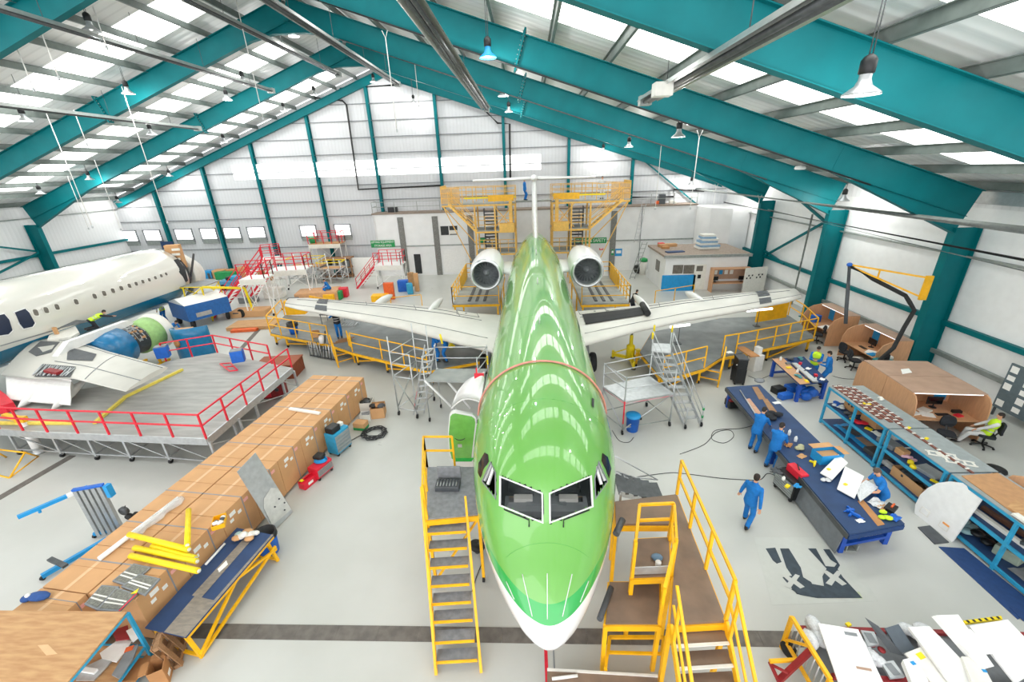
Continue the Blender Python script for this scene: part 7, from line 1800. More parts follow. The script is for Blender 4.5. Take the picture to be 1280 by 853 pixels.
slab('fluted_sheet', 'long fluted white panel across the middle of the stillage', [(1134, 786), (1160, 785), (1228, 856), (1188, 858)], [1.0, 1.0, .85, .85], .06, 'white')
slab('white_fairing', 'white panel with a yellow label beside the fluted panel', [(1130, 818), (1152, 809), (1192, 850), (1170, 862)], [.9, .9, .8, .8], .03, 'offwhite', 'panel', [(.55, .2, .14, .1, 'yel2', 'yellow_label')])
slab('white_box_section', 'tall white box section standing behind the fluted panel', [(1164, 771), (1192, 770), (1236, 834), (1222, 838)], [1.25, 1.25, .9, .9], .12, 'white')
slab('white_fairing', 'white panel with rounded corner beside the tall white box section', [(1188, 790), (1212, 788), (1242, 818), (1212, 820)], [1.2, 1.2, 1.1, 1.1], .04, 'white')
slab('white_fairing', 'widest white panel at the right picture edge of the stillage', [(1210, 784), (1258, 776), (1310, 830), (1268, 856)], [1.1, 1.1, .95, .95], .04, 'white')
slab('hazard_bar', 'black and yellow striped bar at the back of the stillage', [(1203, 778), (1250, 772), (1252, 776), (1205, 782)], [1.0]*4, .05, 'yel2', 'bar', [(.1+.16*k, .5, .05, .05, 'black', 'black_stripe') for k in range(6)], None)
slab('white_roll', 'white rolled sheet at the front of the stillage', [(1126, 830), (1142, 826), (1160, 862), (1140, 866)], [.95]*4, .12, 'white', 'roll', [(.6, .2, .08, .06, 'sky', 'blue_label')])
slab('curved_sheet', 'pale curved sheet in front of the fluted panel', [(1200, 824), (1222, 826), (1240, 860), (1215, 862)], [.95]*4, .08, 'offwhite', 'sheet', [(.9, .5, .07, .05, 'sky', 'blue_label')])
slab('vent_tray', 'small framed grey vent tray at the back of the stillage', [(1075, 790), (1092, 792), (1098, 808), (1084, 810)], [.8]*4, .05, 'alu', 'tray', [(.5, .5, .14, .2, 'grey', 'mesh')])
slab('vent_tray', 'small framed grey vent tray at the front of the stillage', [(1100, 830), (1116, 828), (1130, 848), (1112, 850)], [.72]*4, .05, 'alu', 'tray', [(.5, .5, .14, .2, 'grey', 'mesh')])
clutter([(1150, 800, .6, 'heap', (.5, .4, .25), .3, 'bubble', 'plastic_wrap', 'clear plastic wrap heaped behind the fluted sheet', 'wrap'), (1190, 846, .6, 'heap', (.5, .4, .25), .3, 'bubble', 'plastic_wrap', 'clear plastic wrap at the front between the rolled and fluted sheets', 'wrap'), (1015, 800, .6, 'heap', (.4, .6, .3), .3, 'bubble', 'plastic_wrap', 'heap of clear plastic wrap at the yellow end of the stillage', 'wrap'), (1088, 820, .62, 'heap', (.35, .35, .2), .3, 'bubble', 'plastic_bag', 'clear plastic bag between the white and dark panels', 'bag'), (1060, 782, .8, 'box', (.1, .07, .05), .3, 'yel2', 'yellow_tag', 'yellow tag on the back of the slotted white panel', 'tag'), (1093, 812, .7, 'heap', (.2, .2, .1), 0, 'dkred', 'red_bits', 'red-brown scraps below the dark panels', 'scrap')], None)
# ================================================================ BACK OF THE HALL
YM = 41.8
def M_(px, py): return atY(px, py, YM)
xl, xr = M_(470, 300).x, M_(866, 300).x; zM = M_(540, 266.5).z
for o in (MB().box(((xl+xr)/2, YM+.1, zM/2), (xr-xl, .2, zM)).box((xl+.1, (YM+YB)/2, zM/2), (.2, YB-YM, zM)), ): st(o.build('wall_mezzanine', 'wallwhite'))
st(MB().box(((xl+xr)/2, (YM+YB)/2, zM+.06), (xr-xl+.1, YB-YM+.2, .12)).build('floor_mezzanine', mat('brown_mezzanine_floor', '#8c7d70', .7)))
xs2 = [M_(862, 300), atY(884, 300, 39.6), atY(912, 300, 38.4)]
st(MB().prism([(xr, YM+.1, 0), (xs2[1].x, 39.6, 0), (xs2[2].x, 38.6, 0), (XR-.1, 38.4, 0), (XR-.1, YM+1.5, 0), (xr, YM+1.5, 0)], zM-.1).build('wall_corner_room', 'wallwhite'))
for px in (503.5, 546, 589, 766):
    p = M_(px, 300); st(MB().box((p.x, YM-.04, (zM-.3)/2), (.56, .08, zM-.3)).build('trim_6', mat('grey_patterned_column', '#7c7c78', .6, var=.3, scale=16)))
for px in (642, 690, 723, 800): p = M_(px, 300); st(MB().box((p.x, YM-.02, zM/2), (.06, .06, zM)).build('trim_7', 'grey'))
st(MB().box(((xl+xr)/2, YM-.03, M_(540, 307).z), (xr-xl, .08, .12)).build('trim_8', 'galv'))
def plate(name, a, b, mt, y=YM-.03, th=.04):
    p, q = atY(*a, y), atY(*b, y); return MB().box(((p.x+q.x)/2, y, (p.z+q.z)/2), (abs(q.x-p.x), th, abs(p.z-q.z))).build(name, mt)
d = st(plate('door_1', (517, 318), (528, 342), 'darkint')); 
d = st(plate('door_2', (553, 312), (585, 340), 'white'))
d = st(plate('door_3', (770, 308), (786, 338), 'white'))
wn += 1; o = st(plate('window_%d' % wn, (550, 283), (573, 293.5), 'darkint')); p, q = M_(550, 283), M_(573, 293.5)
for x in (p.x, (p.x+q.x)/2, q.x): MB().box((x, YM-.06, (p.z+q.z)/2), (.07, .06, p.z-q.z)).build('window_frame', 'white', o)
MB().box(((p.x+q.x)/2+.4, YM-.055, (p.z+q.z)/2-.15), (.8, .02, .35)).build('lit_room', 'offwhite', o)
def sign(name, lab, a, b, mt, lines, tm='white', y=YM-.06):
    p, q = atY(*a, y), atY(*b, y); w, h = abs(q.x-p.x), abs(p.z-q.z); c = V(((p.x+q.x)/2, y, (p.z+q.z)/2)); t = T(name, lab, 'sign', c)
    MB().box(c, (w, .03, h)).build('board', mt, t); n = len(lines)
    for i, s in enumerate(lines): text(s, 'lettering', h/n*.82, tm, t, facing(c+V((0, -.02, h*(.5-(i+.5)/n))), (1, 0, 0), (0, 0, 1)), .004, w*(.94 if len(s) > 12 or n == 1 else .72))
    return t
sign('wall_sign', 'green LIFTING EQUIPMENT sign on the white back rooms above the red-railed steps', (463, 301), (494, 309), 'green', ['LIFTING EQUIPMENT', 'STORAGE AREA'])
sign('wall_sign', 'green HEALTH & SAFETY sign with white letters right of the tail', (717, 298), (758, 304), 'green', ['HEALTH & SAFETY'])
t = T('pin_board', 'board with green, yellow and white notices left of the tail', 'notice board', M_(606, 300)); p, q = M_(598, 297), M_(613, 306); c = (p+q)/2
MB().box((c.x, YM-.03, c.z), (q.x-p.x, .06, p.z-q.z)).build('board', 'steel', t); MB().box((c.x-.15, YM-.09, c.z+.1), ((q.x-p.x)*.45, .02, (p.z-q.z)*.6)).build('green_sheet', 'green', t); MB().box((c.x+.35, YM-.09, c.z+.1), ((q.x-p.x)*.2, .02, (p.z-q.z)*.5)).build('white_sheet', 'paper', t)
for a, b, m_, lab in (((764, 312), (767, 319), 'green', 'small green safety sign beside the white door right of the tail'), ((769, 311), (777, 320), 'sky', 'blue and white notice on the white door right of the tail'), ((749, 310), (754, 312.5), 'red', 'small red sign below the HEALTH & SAFETY sign')):
    c = M_((a[0]+b[0])/2, (a[1]+b[1])/2); t = T('wall_notice', lab, 'sign', c); p, q = M_(*a), M_(*b); MB().box((c.x, YM-.07, c.z), (q.x-p.x, .03, p.z-q.z)).build('plate', m_, t); MB().box((c.x, YM-.09, c.z+.05), ((q.x-p.x)*.7, .02, (p.z-q.z)*.4)).build('white_symbol', 'paper', t)
# mezzanine railing and things on it
t = T('mezzanine_rail', 'thin grey guard rail along the top of the white back rooms', 'railing', ((xl+xr)/2, YM+.3, zM+.12))
rails(t, [V((xl, YB-.3, zM+.12)), V((xl, YM+.2, zM+.12)), V((-8.5, YM+.2, zM+.12))], 'galv', step=2.0, w=.05, h=1.0); rails(t, [V((9.5, YM+.2, zM+.12)), V((xr, YM+.2, zM+.12))], 'galv', step=2.0, w=.05, h=1.0)
for px, sz, mt, lab in ((491, (.9, .5, .5), 'black', 'dark machine on the mezzanine beside the teal post'), (826, (.6, .5, .9), 'dkgrey', 'dark fan unit on the mezzanine right of the tail'), (822, (.5, .4, .3), 'orange', 'orange box on the mezzanine right of the tail'), (840, (.7, .4, .3), 'offwhite', 'pale crate on the mezzanine right of the tail')):
    p = atY(px, 262, YM+.9); tag(MB().b0((p.x, YM+.9, zM+.12), sz).build('stored_unit', mt, bevel=.05), lab, 'equipment', None)
# site office
o0, o1 = at(828, 364), at(936, 366); yo = o0.y; zO = atY(829, 322, yo).z; xa, xb = o0.x, min(o1.x, XR-1.2)
t = T('site_office', 'small flat-roofed white office with a blue front panel by the right wing', 'office', ((xa+xb)/2, yo+2, 0))
MB().box(((xa+xb)/2, yo+2.4, zO/2), (xb-xa, 4.8, zO)).build('wall', 'wallwhite', t)
MB().box(((xa+xb)/2, yo+2.4, zO+.08), (xb-xa+.3, 5.1, .16)).build('roof', mat('brown_flat_roof', '#9a8b7e', .8, var=.15), t); MB().box(((xa+xb)/2, yo-.16, zO+.06), (xb-xa+.36, .06, .22)).build('fascia', 'galv', t)
def of(nm, a, b, mt, th=.05, par=None): 
    p, q = atY(*a, yo-.03), atY(*b, yo-.03); return MB().box(((p.x+q.x)/2, yo-.02, (p.z+q.z)/2), (abs(q.x-p.x), th, abs(p.z-q.z))).build(nm, mt, par or t)
of('blue_panel', (828, 344.5), (867, 363.5), 'sky', .06); w1 = of('window', (840.5, 330.5), (868, 343), 'white', .05)
for a, b in (((841.5, 331.5), (853, 342)), ((855, 331.5), (867, 342))): of('pane', a, b, 'cabwin', .08, w1)
d = of('door', (869, 331), (879, 362), 'offwhite', .06); of('pane', (871, 332.5), (878, 339), 'cabwin', .09, d); of('notice', (872, 343.5), (875.5, 348), 'black', .09, d)
MB().box((xa-.02, yo+1.9, zO*.62), (.05, 1.0, .9)).build('side_window', 'cabwin', t)
p, q = atY(891, 336, yo-.4), atY(934, 362, yo-.4)
t = T('desk_booth', 'small beech desk alcove with screens against the site office front', 'desk', ((p.x+q.x)/2, yo-.4, 0))
xx0, xx1 = p.x, min(q.x, XR-1.25)
for x in (xx0, xx1): MB().box((x, yo-.4, p.z/2), (.06, .7, p.z)).build('side_panel', 'beech', t)
MB().box(((xx0+xx1)/2, yo-.4, p.z), (xx1-xx0, .7, .05)).build('top_board', 'beech', t); MB().box(((xx0+xx1)/2, yo-.08, p.z*.75), (xx1-xx0, .04, p.z*.5)).build('back_panel', 'beechtop', t); MB().box(((xx0+xx1)/2, yo-.45, .74), (xx1-xx0, .75, .04)).build('desk_top', 'beech', t)
for k, mt in enumerate(('paper', 'sky', 'paper', 'paper')): MB().box((xx0+.4+.42*k, yo-.11, p.z*.8), (.26, .02, .34)).build('paper_sheet', mt, t)
monitor((xx0+.35, yo-.35, .76), V((0, 1, 0)), 'left black monitor in the alcove by the site office', .45); monitor((xx1-.6, yo-.35, .76), V((0, 1, 0)), 'right black monitor in the alcove by the site office', .45)
c = V(((xa+xb)/2+.9, yo+2.6, zO+.16)); t = T('sack_stack', 'stack of pale blue and white sheets on the office roof', 'stack', c); m = MB()
for k in range(7): m.box(c+V((.1*math.sin(k*2), 0, .1+.17*k)), (1.7-.1*k, 1.2-.06*k, .15), .1*math.sin(k), mi=k % 2)
m.build('folded_sheets', ['offwhite', mat('pale_blue_sheet', '#8fb0cc', .7)], t)
for dx, dy, sz, mt, lab in ((-2.0, 3.9, (1.6, .5, .25), 'wood', 'pale timber on the back of the office roof'), (-2.2, 1.2, (1.5, .5, .1), 'navy', 'dark blue sheet on the office roof'), (-2.6, 3.0, (.6, .5, .2), 'card2', 'brown box on the office roof'), (-3.0, 4.2, (.5, .4, .3), 'red', 'red can at the back of the office roof')):
    c2 = V(((xa+xb)/2+dx, yo+dy, zO+.16)); c2.x = max(c2.x, xa+.8); tag(MB().b0(c2, sz, .15).build('roof_item', mt, bevel=.02), lab, 'box')
t = T('ladder', 'thin alloy ladder leaning on the white wall above the office roof', 'ladder', (11.5, YM-1.2, zO)); a, b = V((10.2, YM-1.3, zO+.16)), V((11.0, YM-.05, zM+.6)); m = MB()
for s in (-.2, .2): m.bar(a+V((s, 0, 0)), b+V((s, 0, 0)), .05, .03)
for k in range(11): q = lerp(a, b, (k+.5)/11); m.bar(q+V((-.2, 0, 0)), q+V((.2, 0, 0)), .03)
m.build('rails', 'alu', t)
t = T('ladder', 'grey ladder leaning against the wall beside the office side window', 'ladder', at(795, 348)); a, b = at(790, 349), at(806, 303, zM*.55); m = MB()
for s in (-.22, .22): m.bar(a+V((s, 0, 0)), b+V((s, 0, 0)), .06, .04)
for k in range(9): q = lerp(a, b, (k+.5)/9); m.bar(q+V((-.22, 0, 0)), q+V((.22, 0, 0)), .04)
m.build('rails', 'galv', t)
p = at(797, 342); tag(MB().lathe([(.1, -.15), (.42, -.17), (.45, 0), (.42, .17), (.1, .15)], p+V((0, 0, .45)), (1, .6, 0), 18).build('spare_tyre', 'rubber'), 'black tyre standing beside the office', 'tyre')
p = at(803, 343); t = T('waste_bin', 'green topped bin behind the tyre beside the office', 'bin', p); MB().lathe([(.3, 0), (.36, 1.3), (.3, 1.3), (.25, .1)], p, (0, 0, 1), 16).build('bin', 'offwhite', t); MB().lathe([(.38, 1.25), (.36, 1.5), (.1, 1.6)], p, (0, 0, 1), 16).build('lid', 'green', t)
p = at(962, 366); t = T('white_fairing', 'white board with rows of black slots standing behind the right wing tip', 'panel', p); m = MB(); m.box(p+V((-1.2, .3, 1.0)), (2.0, .08, 2.0), .25); m.build('board', 'offwhite', t)
for k in range(8): MB().box(p+V((-1.2, .24, 1.2))+rot((-.8+.16*(k % 4)+(.9 if k > 3 else 0), 0, .2*(k % 2)), .25), (.09, .04, .12), .25).build('slot', 'black', t)
def fence(pts, lab, h=1.0, mt='yellow'):
    t = T('low_barrier', lab, 'barrier', at(*pts[0])); rails(t, [at(*p) for p in pts], mt, step=2.0, h=h, w=.05, mids=()); return t
fence([(490, 388), (528, 384)], 'low yellow barrier on the floor behind the left wing'); fence([(818, 380), (866, 372)], 'low yellow barrier on the floor behind the right wing')
# access stands with red rails
def inroom(px, py, m):
    p = at(px, py)
    if p.y > YB-.2-m: p = atY(px, py, YB-.2-m); p.z = 0
    return p
def stand(px, py, w, d, z, rz, lab, mt='red', stairs=1, deckm='white', q=None):
    c = inroom(px, py, d/2+.1); t = T('access_stand', lab, 'access stand', c, rz, 'red-railed access stands at the back')
    L = lambda x, y, zz: c+rot((x, y, zz), rz)
    cs = [(-w/2, -d/2), (w/2, -d/2), (w/2, d/2), (-w/2, d/2)]
    MB().prism([L(x, y, z-.1) for x, y in cs], .1).build('deck', deckm, t)
    MB().bar(L(-w/2, -d/2-.02, z-.25), L(w/2, -d/2-.02, z-.25), .03, .4).build('front_plate', 'offwhite', t)
    for x, y in cs: MB().bar(L(x, y, .05), L(x, y, z), .06).build('leg', 'white', t); castor(t, L(x, y, 0), .1)
    for i in range(4):
        (x, y), (u, v) = cs[i], cs[(i+1) % 4]; MB().bar(L(x, y, .2), L(u, v, z-.2), .045).build('brace', 'white', t)
        if i != 3: rail(MB(), [L(x, y, z), L(u, v, z)], h=1.1, step=.8, w=.055).build('guard_rail', mt, t)
    if stairs:
        a, b = L(-w/2-z*.95, 0, 0), L(-w/2, 0, z)
        steps(t, a, b, d*.8, max(4, int(z/.28)), 0, z, 'white', mt, rh=.9)
    return t
stand(492, 358, 2.4, 1.6, 2.15, .0, 'red-railed access stand with long stairs under the green LIFTING EQUIPMENT sign')
stand(372, 372, 3.0, 1.8, 2.6, .15, 'widest red-railed access stand behind the left wing tip')
stand(333, 392, 1.8, 1.4, 2.9, .1, 'red-railed access stand with a white front plate nearest the blue ground cart', q=1)
stand(350, 362, 1.5, 1.4, 3.0, .5, 'tall red-railed access stand between the boxes and the stacked boards')
stand(415, 335, 3.2, 1.4, 3.4, .0, 'farthest red-railed access stand against the windows', stairs=0, deckm='wood')
q = inroom(410, 335, .8); tag(MB().lathe([(.3, 0), (.36, .6), (.3, .6)], V((q.x-1.0, q.y, 3.4)), (0, 0, 1), 14).build('green_tub', 'green'), 'green tub on the farthest red-railed stand', 'tub')
def goods(lst):
    for px, py, sz, rz, mt, nm, lab, cat in lst: tag(MB().b0(inroom(px, py, max(sz[:2])/2+.1), sz, rz).build(nm, mt, bevel=min(sz)*.08), lab, cat)
p = at(427, 346); t = T('storage_rack', 'timber crate rack of grey units behind the long red-railed stairs', 'rack', p, .1)
for z in (.1, 1.0, 1.9): MB().b0(p+V((0, 0, z)), (2.8, 1.3, .08), .1).build('shelf', 'wood2', t)
for sx in (-1, 1):
    for sy in (-1, 1): MB().bar(p+rot((sx*1.35, sy*.6, 0), .1), p+rot((sx*1.35, sy*.6, 2.0), .1), .1).build('upright', 'wood2', t)
for k in range(4): tag(MB().b0(p+rot((-1.0+.62*k, 0, 1.08), .1), (.4, .8, .65), .1).build('grey_unit', ('steel', 'grey', 'alu', 'grey')[k], bevel=.04), 'grey unit on the timber crate rack, %s' % ('left end', 'second along', 'third along', 'right end')[k], 'unit')
goods([(320, 408, (3.2, 1.6, .25), .1, 'wood', 'board_stack', 'lowest stack of tan boards behind the left wing tip', 'boards'), (316, 394, (2.6, 1.2, .5), .1, 'card', 'board_stack', 'tan board stack behind the lowest boards', 'boards'), (300, 393, (.5, .4, .4), .2, 'dkred', 'red_box', 'small red box beside the tan board stacks', 'box'), (308, 413, (1.7, .8, .18), .15, 'orange', 'orange_sheet', 'orange sheet on the floor beside the tan boards', 'sheet'),
 (400, 374, (3.4, 1.8, .8), .2, mat('tan_crate', '#cf9f74', .7), 'tan_crate', 'long tan crate behind the left wing tip', 'crate'), (421, 374, (1.0, .7, .7), .1, 'green', 'green_crate', 'green crate beside the long tan crate', 'crate'), (430, 371, (.8, .7, .8), .1, 'red', 'red_crate', 'red crate beside the green crate', 'crate'), (413, 376, (.9, .6, .6), .1, 'yellow', 'yellow_crate', 'yellow crate between the tan and green crates', 'crate'),
 (285, 343, (2.2, 1.0, .8), .1, 'green', 'green_skip', 'green skip near the white airliner nose', 'skip'), (267, 341, (1.0, .8, .6), .3, 'dkgrey', 'dark_bundle', 'dark bundle beside the green skip', 'bundle'), (272, 330, (1.2, .9, .9), 0, 'card', 'tall_carton', 'brown carton against the back wall left of the green skip', 'box'), (288, 326, (1.2, .9, .9), 0, 'card2', 'tall_carton', 'darker brown carton against the back wall', 'box'), (301, 326, (1.0, .9, 1.1), 0, 'card', 'tall_carton', 'brown carton against the back wall right of the darker one', 'box'), (258, 330, (1.0, .9, .8), 0, 'sky', 'blue_carton', 'blue crate against the back wall near the white nose', 'box'), (325, 322, (3.4, .9, .9), 0, 'paper', 'white_stack', 'long white wrapped stack below the back windows', 'stack'), (360, 320, (2.6, .9, 1.0), 0, 'white', 'white_stack', 'white wrapped stack right of the long one below the windows', 'stack'), (455, 322, (2.6, .2, 1.9), 0, 'paper', 'white_screen', 'white screen leaning on the back wall left of the back rooms', 'screen'),
 (505, 364, (.9, .6, 1.0), .1, 'blue', 'blue_trolley', 'blue cabinet on the floor before the back rooms', 'cabinet'), (513, 367, (.5, .6, .9), .4, 'rackblue', 'blue_rack', 'pale blue frame beside the blue cabinet', 'frame'), (522, 364, (.35, .4, 1.6), .1, 'card', 'tall_carton', 'tall thin brown carton before the back rooms', 'box'), (515, 358, (.4, .5, 1.3), -.3, 'wood', 'tan_board', 'tan board leaning beside the tall thin carton', 'board'), (488, 374, (.8, .4, 1.4), .1, 'orange', 'orange_cabinet', 'orange-red cabinet under the red-railed stand', 'cabinet'), (476, 377, (1.3, .8, .6), .1, 'yellow', 'yellow_stool', 'yellow step stool under the red-railed stand', 'stool')])
p = at(293, 361); t = T('tow_tug', 'small pale blue tow tug on the floor beyond the white nose', 'tug', p, .2)
MB().b0(p+V((0, 0, .3)), (2.0, 1.1, .6), .2).build('body', mat('tug_blue', '#4a8fb5', .5), t, bevel=.08); MB().b0(p+rot((.4, 0, .9), .2), (.7, .9, .35), .2).build('cowl', 'rackblue', t, bevel=.06); MB().b0(p+rot((-.2, 0, .9), .2), (.35, .7, .3), .2).build('seat', 'black', t, bevel=.05)
for sx in (-1, 1):
    for sy in (-1, 1): MB().lathe([(.05, -.1), (.28, -.12), (.3, 0), (.28, .12), (.05, .1)], p+rot((sx*.65, sy*.5, .3), .2), (-math.sin(.2), math.cos(.2), 0), 14).build('wheel', 'rubber', t)
# blue notice on the gable post
p = atY(209, 307, YB-.5); tag(MB().box((p.x, YB-.45, p.z), (1.3, .1, .8)).build('blue_notice', 'navy'), 'dark blue notice on a teal gable post', 'notice')
# safety notes

def frame_scaffold(px, py, w, d, h, lab):
    c = inroom(px, py, d/2+.1); t = T('tube_scaffold', lab, 'scaffold', c, group='tube scaffolds at the back'); cs = [(-w/2, -d/2), (0, -d/2), (w/2, -d/2), (w/2, d/2), (0, d/2), (-w/2, d/2)]
    P = [c+V((x, y, 0)) for x, y in cs]
    for i, p in enumerate(P): MB().tube(p, p+V((0, 0, h)), .045, 7).build('standard', 'white' if i % 2 else 'alu', t)
    for i in range(6):
        q = P[(i+1) % 6]
        for z in (.5, 1.4, h-.2): MB().tube(P[i]+V((0, 0, z)), q+V((0, 0, z)), .04, 6).build('ledger', 'alu' if z < 2 else 'yel2', t)
        MB().tube(P[i]+V((0, 0, .5)), q+V((0, 0, 1.4)), .035, 6).build('brace', 'white', t)
    MB().box(c+V((0, 0, h*.62)), (w, d, .06)).build('platform', 'wood', t)
frame_scaffold(388, 352, 3.2, 1.6, 2.6, 'white and yellow tube scaffold behind the long tan crate')
frame_scaffold(418, 352, 2.4, 1.4, 2.2, 'smaller tube scaffold left of the long red-railed stairs')
goods([(345, 372, (1.6, .9, .9), .2, 'offwhite', 'white_crate', 'white crate under the widest red-railed stand', 'crate'), (362, 384, (1.2, .5, .5), .1, 'alu', 'alloy_case', 'silver case on the floor behind the left wing tip', 'case'), (335, 350, (1.4, .8, 1.0), .1, 'card2', 'brown_crate', 'brown crate behind the red-railed stands', 'crate'), (312, 378, (1.4, .7, .5), .1, 'grey', 'grey_case', 'grey case between the tow tug and the tan boards', 'case')])
# ================================================================ PEOPLE
def ik(a, b, l1, l2, pole):
    a, b = V(a), V(b); d = b-a; L_ = d.length
    if L_ > (l1+l2)*.998: d = d*((l1+l2)*.998/L_); L_ = d.length; b = a+d
    x = (l1*l1-l2*l2+L_*L_)/(2*L_); h = math.sqrt(max(0, l1*l1-x*x)); d.normalize(); p = V(pole); p = (p-d*p.dot(d))
    if p.length < 1e-4: p = V((1, 0, 0))
    return a+d*x+p.normalized()*h, b
def remesh(mb, vox, smooth=2):
    me = bpy.data.meshes.new('tmp'); me.from_pydata([tuple(p) for p in mb.v], [], mb.f); o = bpy.data.objects.new('tmp', me); COL.objects.link(o)
    r = o.modifiers.new('r', 'REMESH'); r.mode = 'VOXEL'; r.voxel_size = vox
    s = o.modifiers.new('s', 'SMOOTH'); s.factor = .5; s.iterations = smooth
    n = bpy.data.meshes.new_from_object(o.evaluated_get(bpy.context.evaluated_depsgraph_get())); bpy.data.objects.remove(o)
    n.polygons.foreach_set('use_smooth', [True]*len(n.polygons)); return n
def cap(mb, p, q, r1, r2): mb.tube(p, q, r1, 12, r2); mb.ell(p, (r1,)*3, 12, 8); mb.ell(q, (r2,)*3, 12, 8)
def person(label, px, py, z, rz, hip=(0, 0, .93), lean=0, hands=((-.27, .06, .82), (.27, .06, .82)), feet=((-.1, 0, 0), (.1, .05, 0)), look=(0, 0), top='cover', legs='cover', vest=None, short=False, hair='hair', shoes='boot', s=1.0, group=None, at3=None):
    base = V(at3) if at3 is not None else at(px, py, z); t = T('person', label, 'person', base, rz, group)
    R = Matrix.Rotation(rz, 3, 'Z'); W = lambda p: base + R @ (V(p)*s)
    hp = V(hip); ln = math.radians(lean); td = V((0, math.sin(ln), math.cos(ln))); fw = V((0, math.cos(ln), -math.sin(ln)))
    ch = hp+td*.5; nk = ch+td*.09
    hl = math.radians(look[0]); hy = math.radians(look[1]); hu = (td*.6+V((0, 0, .4))).normalized(); hd = nk+hu*.16+fw*.02
    hf = V((math.sin(-hy)*math.cos(hl), math.cos(hy)*math.cos(hl), -math.sin(hl))); hx = hf.cross(V((0, 0, 1))).normalized(); hz = hx.cross(hf)
    Hm = Matrix((hx, hf, hz)).transposed()
    skin, cl, pants = MB(), MB(), MB()
    def torso(mb, k):
        rr = []
        for f, a, b in ((-.1, .12, .1), (-.04, .165, .12), (.04, .17, .122), (.2, .15, .108), (.36, .185, .122), (.47, .19, .115), (.54, .13, .085), (.58, .07, .06)):
            c = hp+td*f; rr.append([c+V((1, 0, 0))*a*k*math.cos(q)+fw*b*k*math.sin(q) for q in [2*PI*i/20 for i in range(20)]])
        mb.loft(rr)
    torso(skin, .9); torso(cl, 1.06)
    cap(skin, nk-td*.06, nk+hu*.08, .055, .052)
    # head: skull, jaw, nose, ears
    skin.ell(hd+hz*.02-hf*.01, (.073, .09, .098), 16, 12, Mx=Hm); skin.ell(hd-hz*.05+hf*.022, (.055, .062, .06), 14, 10, Mx=Hm); skin.ell(hd+hf*.093-hz*.015, (.013, .02, .022), 8, 6, Mx=Hm)
    for e in (-1, 1): skin.ell(hd+hx*e*.075-hf*.005, (.012, .022, .03), 8, 6, Mx=Hm)
    for i, e in enumerate((-1, 1)):
        sh = ch+V((e*.19, 0, 0))-td*.02; el, hn = ik(sh, hands[i], .29, .25, V((e*.5, -.6, -.5)) if hands[i][2] < 1.4 else V((e, 0, -.6)))
        cap(skin, sh, el, .046, .038); cap(skin, el, hn, .038, .026); cap(cl, sh, lerp(sh, el, .62 if short else 1), .064, .054)
        if not short: cap(cl, el, lerp(el, hn, .93), .054, .042)
        fd = (hn-el).normalized(); sd = fd.cross(fw).normalized() if abs(fd.dot(fw)) < .95 else V((1, 0, 0)); nd = sd.cross(fd)
        c0 = hn+fd*.045; skin.ell(c0, (.038, .016, .05), 10, 8, Mx=Matrix((sd, nd, fd)).transposed())
        for j, (off, ln_) in enumerate(((-.029, .065), (-.01, .078), (.01, .074), (.028, .058))):
            a = c0+sd*off+fd*.035; b = a+fd*ln_*.55-nd*.008; c = b+fd*ln_*.35-nd*.028; cap(skin, a, b, .0098, .0092); cap(skin, b, c, .0092, .0082)
        a = c0-sd*.03*e-fd*.02; b = a-sd*.03*e+fd*.03-nd*.01; cap(skin, a, b, .0115, .01); cap(skin, b, b+fd*.03-nd*.012, .01, .009)
        hj = hp+V((e*.09, 0, -.04)); ft = V(feet[i]); an = ft+V((0, 0, .085)); kn, an = ik(hj, an, .44, .42, V((e*.1, 1, .15)))
        cap(skin, hj, kn, .075, .05); cap(skin, kn, an, .048, .036); cap(skin, an, an+V((0, .1, -.05)), .035, .03)
        cap(pants, hj, kn, .098, .074); cap(pants, kn, lerp(kn, an, .95), .074, .066)
        m = MB(); m.ell(W(an+V((0, .06, -.045))), (.05*s, .14*s, .05*s), 12, 8, Mx=R); m.tube(W(an+V((0, 0, .06))), W(an+V((0, 0, -.04))), .055*s, 12); m.build('shoe', shoes, t)
    rr = []
    for f, a, b in ((-.16, .15, .105), (-.04, .178, .13), (.06, .172, .126)):
        c = hp+td*f; rr.append([c+V((1, 0, 0))*a*math.cos(q)+fw*b*math.sin(q) for q in [2*PI*i/20 for i in range(20)]])
    pants.loft(rr)
    def fin(mb, nm, mt, vox, pick=None, sm=2):
        mb.v = [W(p)-base for p in mb.v]; me = remesh(mb, vox, sm); me.transform(R.to_4x4().inverted())
        for x in (mt if isinstance(mt, list) else [mt]): me.materials.append(M[x] if isinstance(x, str) else x)
        if pick: me.polygons.foreach_set('material_index', [pick(p.center/s) for p in me.polygons])
        o = bpy.data.objects.new(nm, me); COL.objects.link(o); o.parent = t; return o
    eyes = [hd+hf*.082+hx*e*.03+hz*.018 for e in (-1, 1)]; mo = hd+hf*.08-hz*.062; brow = [hd+hf*.085+hx*e*.03+hz*.035 for e in (-1, 1)]
    def pick(c):
        if min((c-e).length for e in eyes) < .011: return 1
        if abs((c-mo).dot(hz)) < .006 and (c-mo).length < .026: return 2
        if min(abs((c-b).dot(hz))*3+(c-b).length for b in brow) < .026: return 1
        return 0
    fin(skin, 'body', ['skin', 'hair', mat('lips', '#a8605a', .5) if 'lips' not in bpy.data.materials else bpy.data.materials['lips']], .0075, pick, 1)
    fin(cl, 'jacket' if vest or top != legs else 'coverall_top', top, .017); fin(pants, 'trousers', legs, .017)
    h = MB(); h.ell(hd+hz*.045-hf*.02, (.081, .094, .084), 18, 12, Mx=Hm); h.ell(hd-hf*.045-hz*.0, (.074, .06, .085), 14, 10, Mx=Hm); fin(h, 'hair', hair, .01)
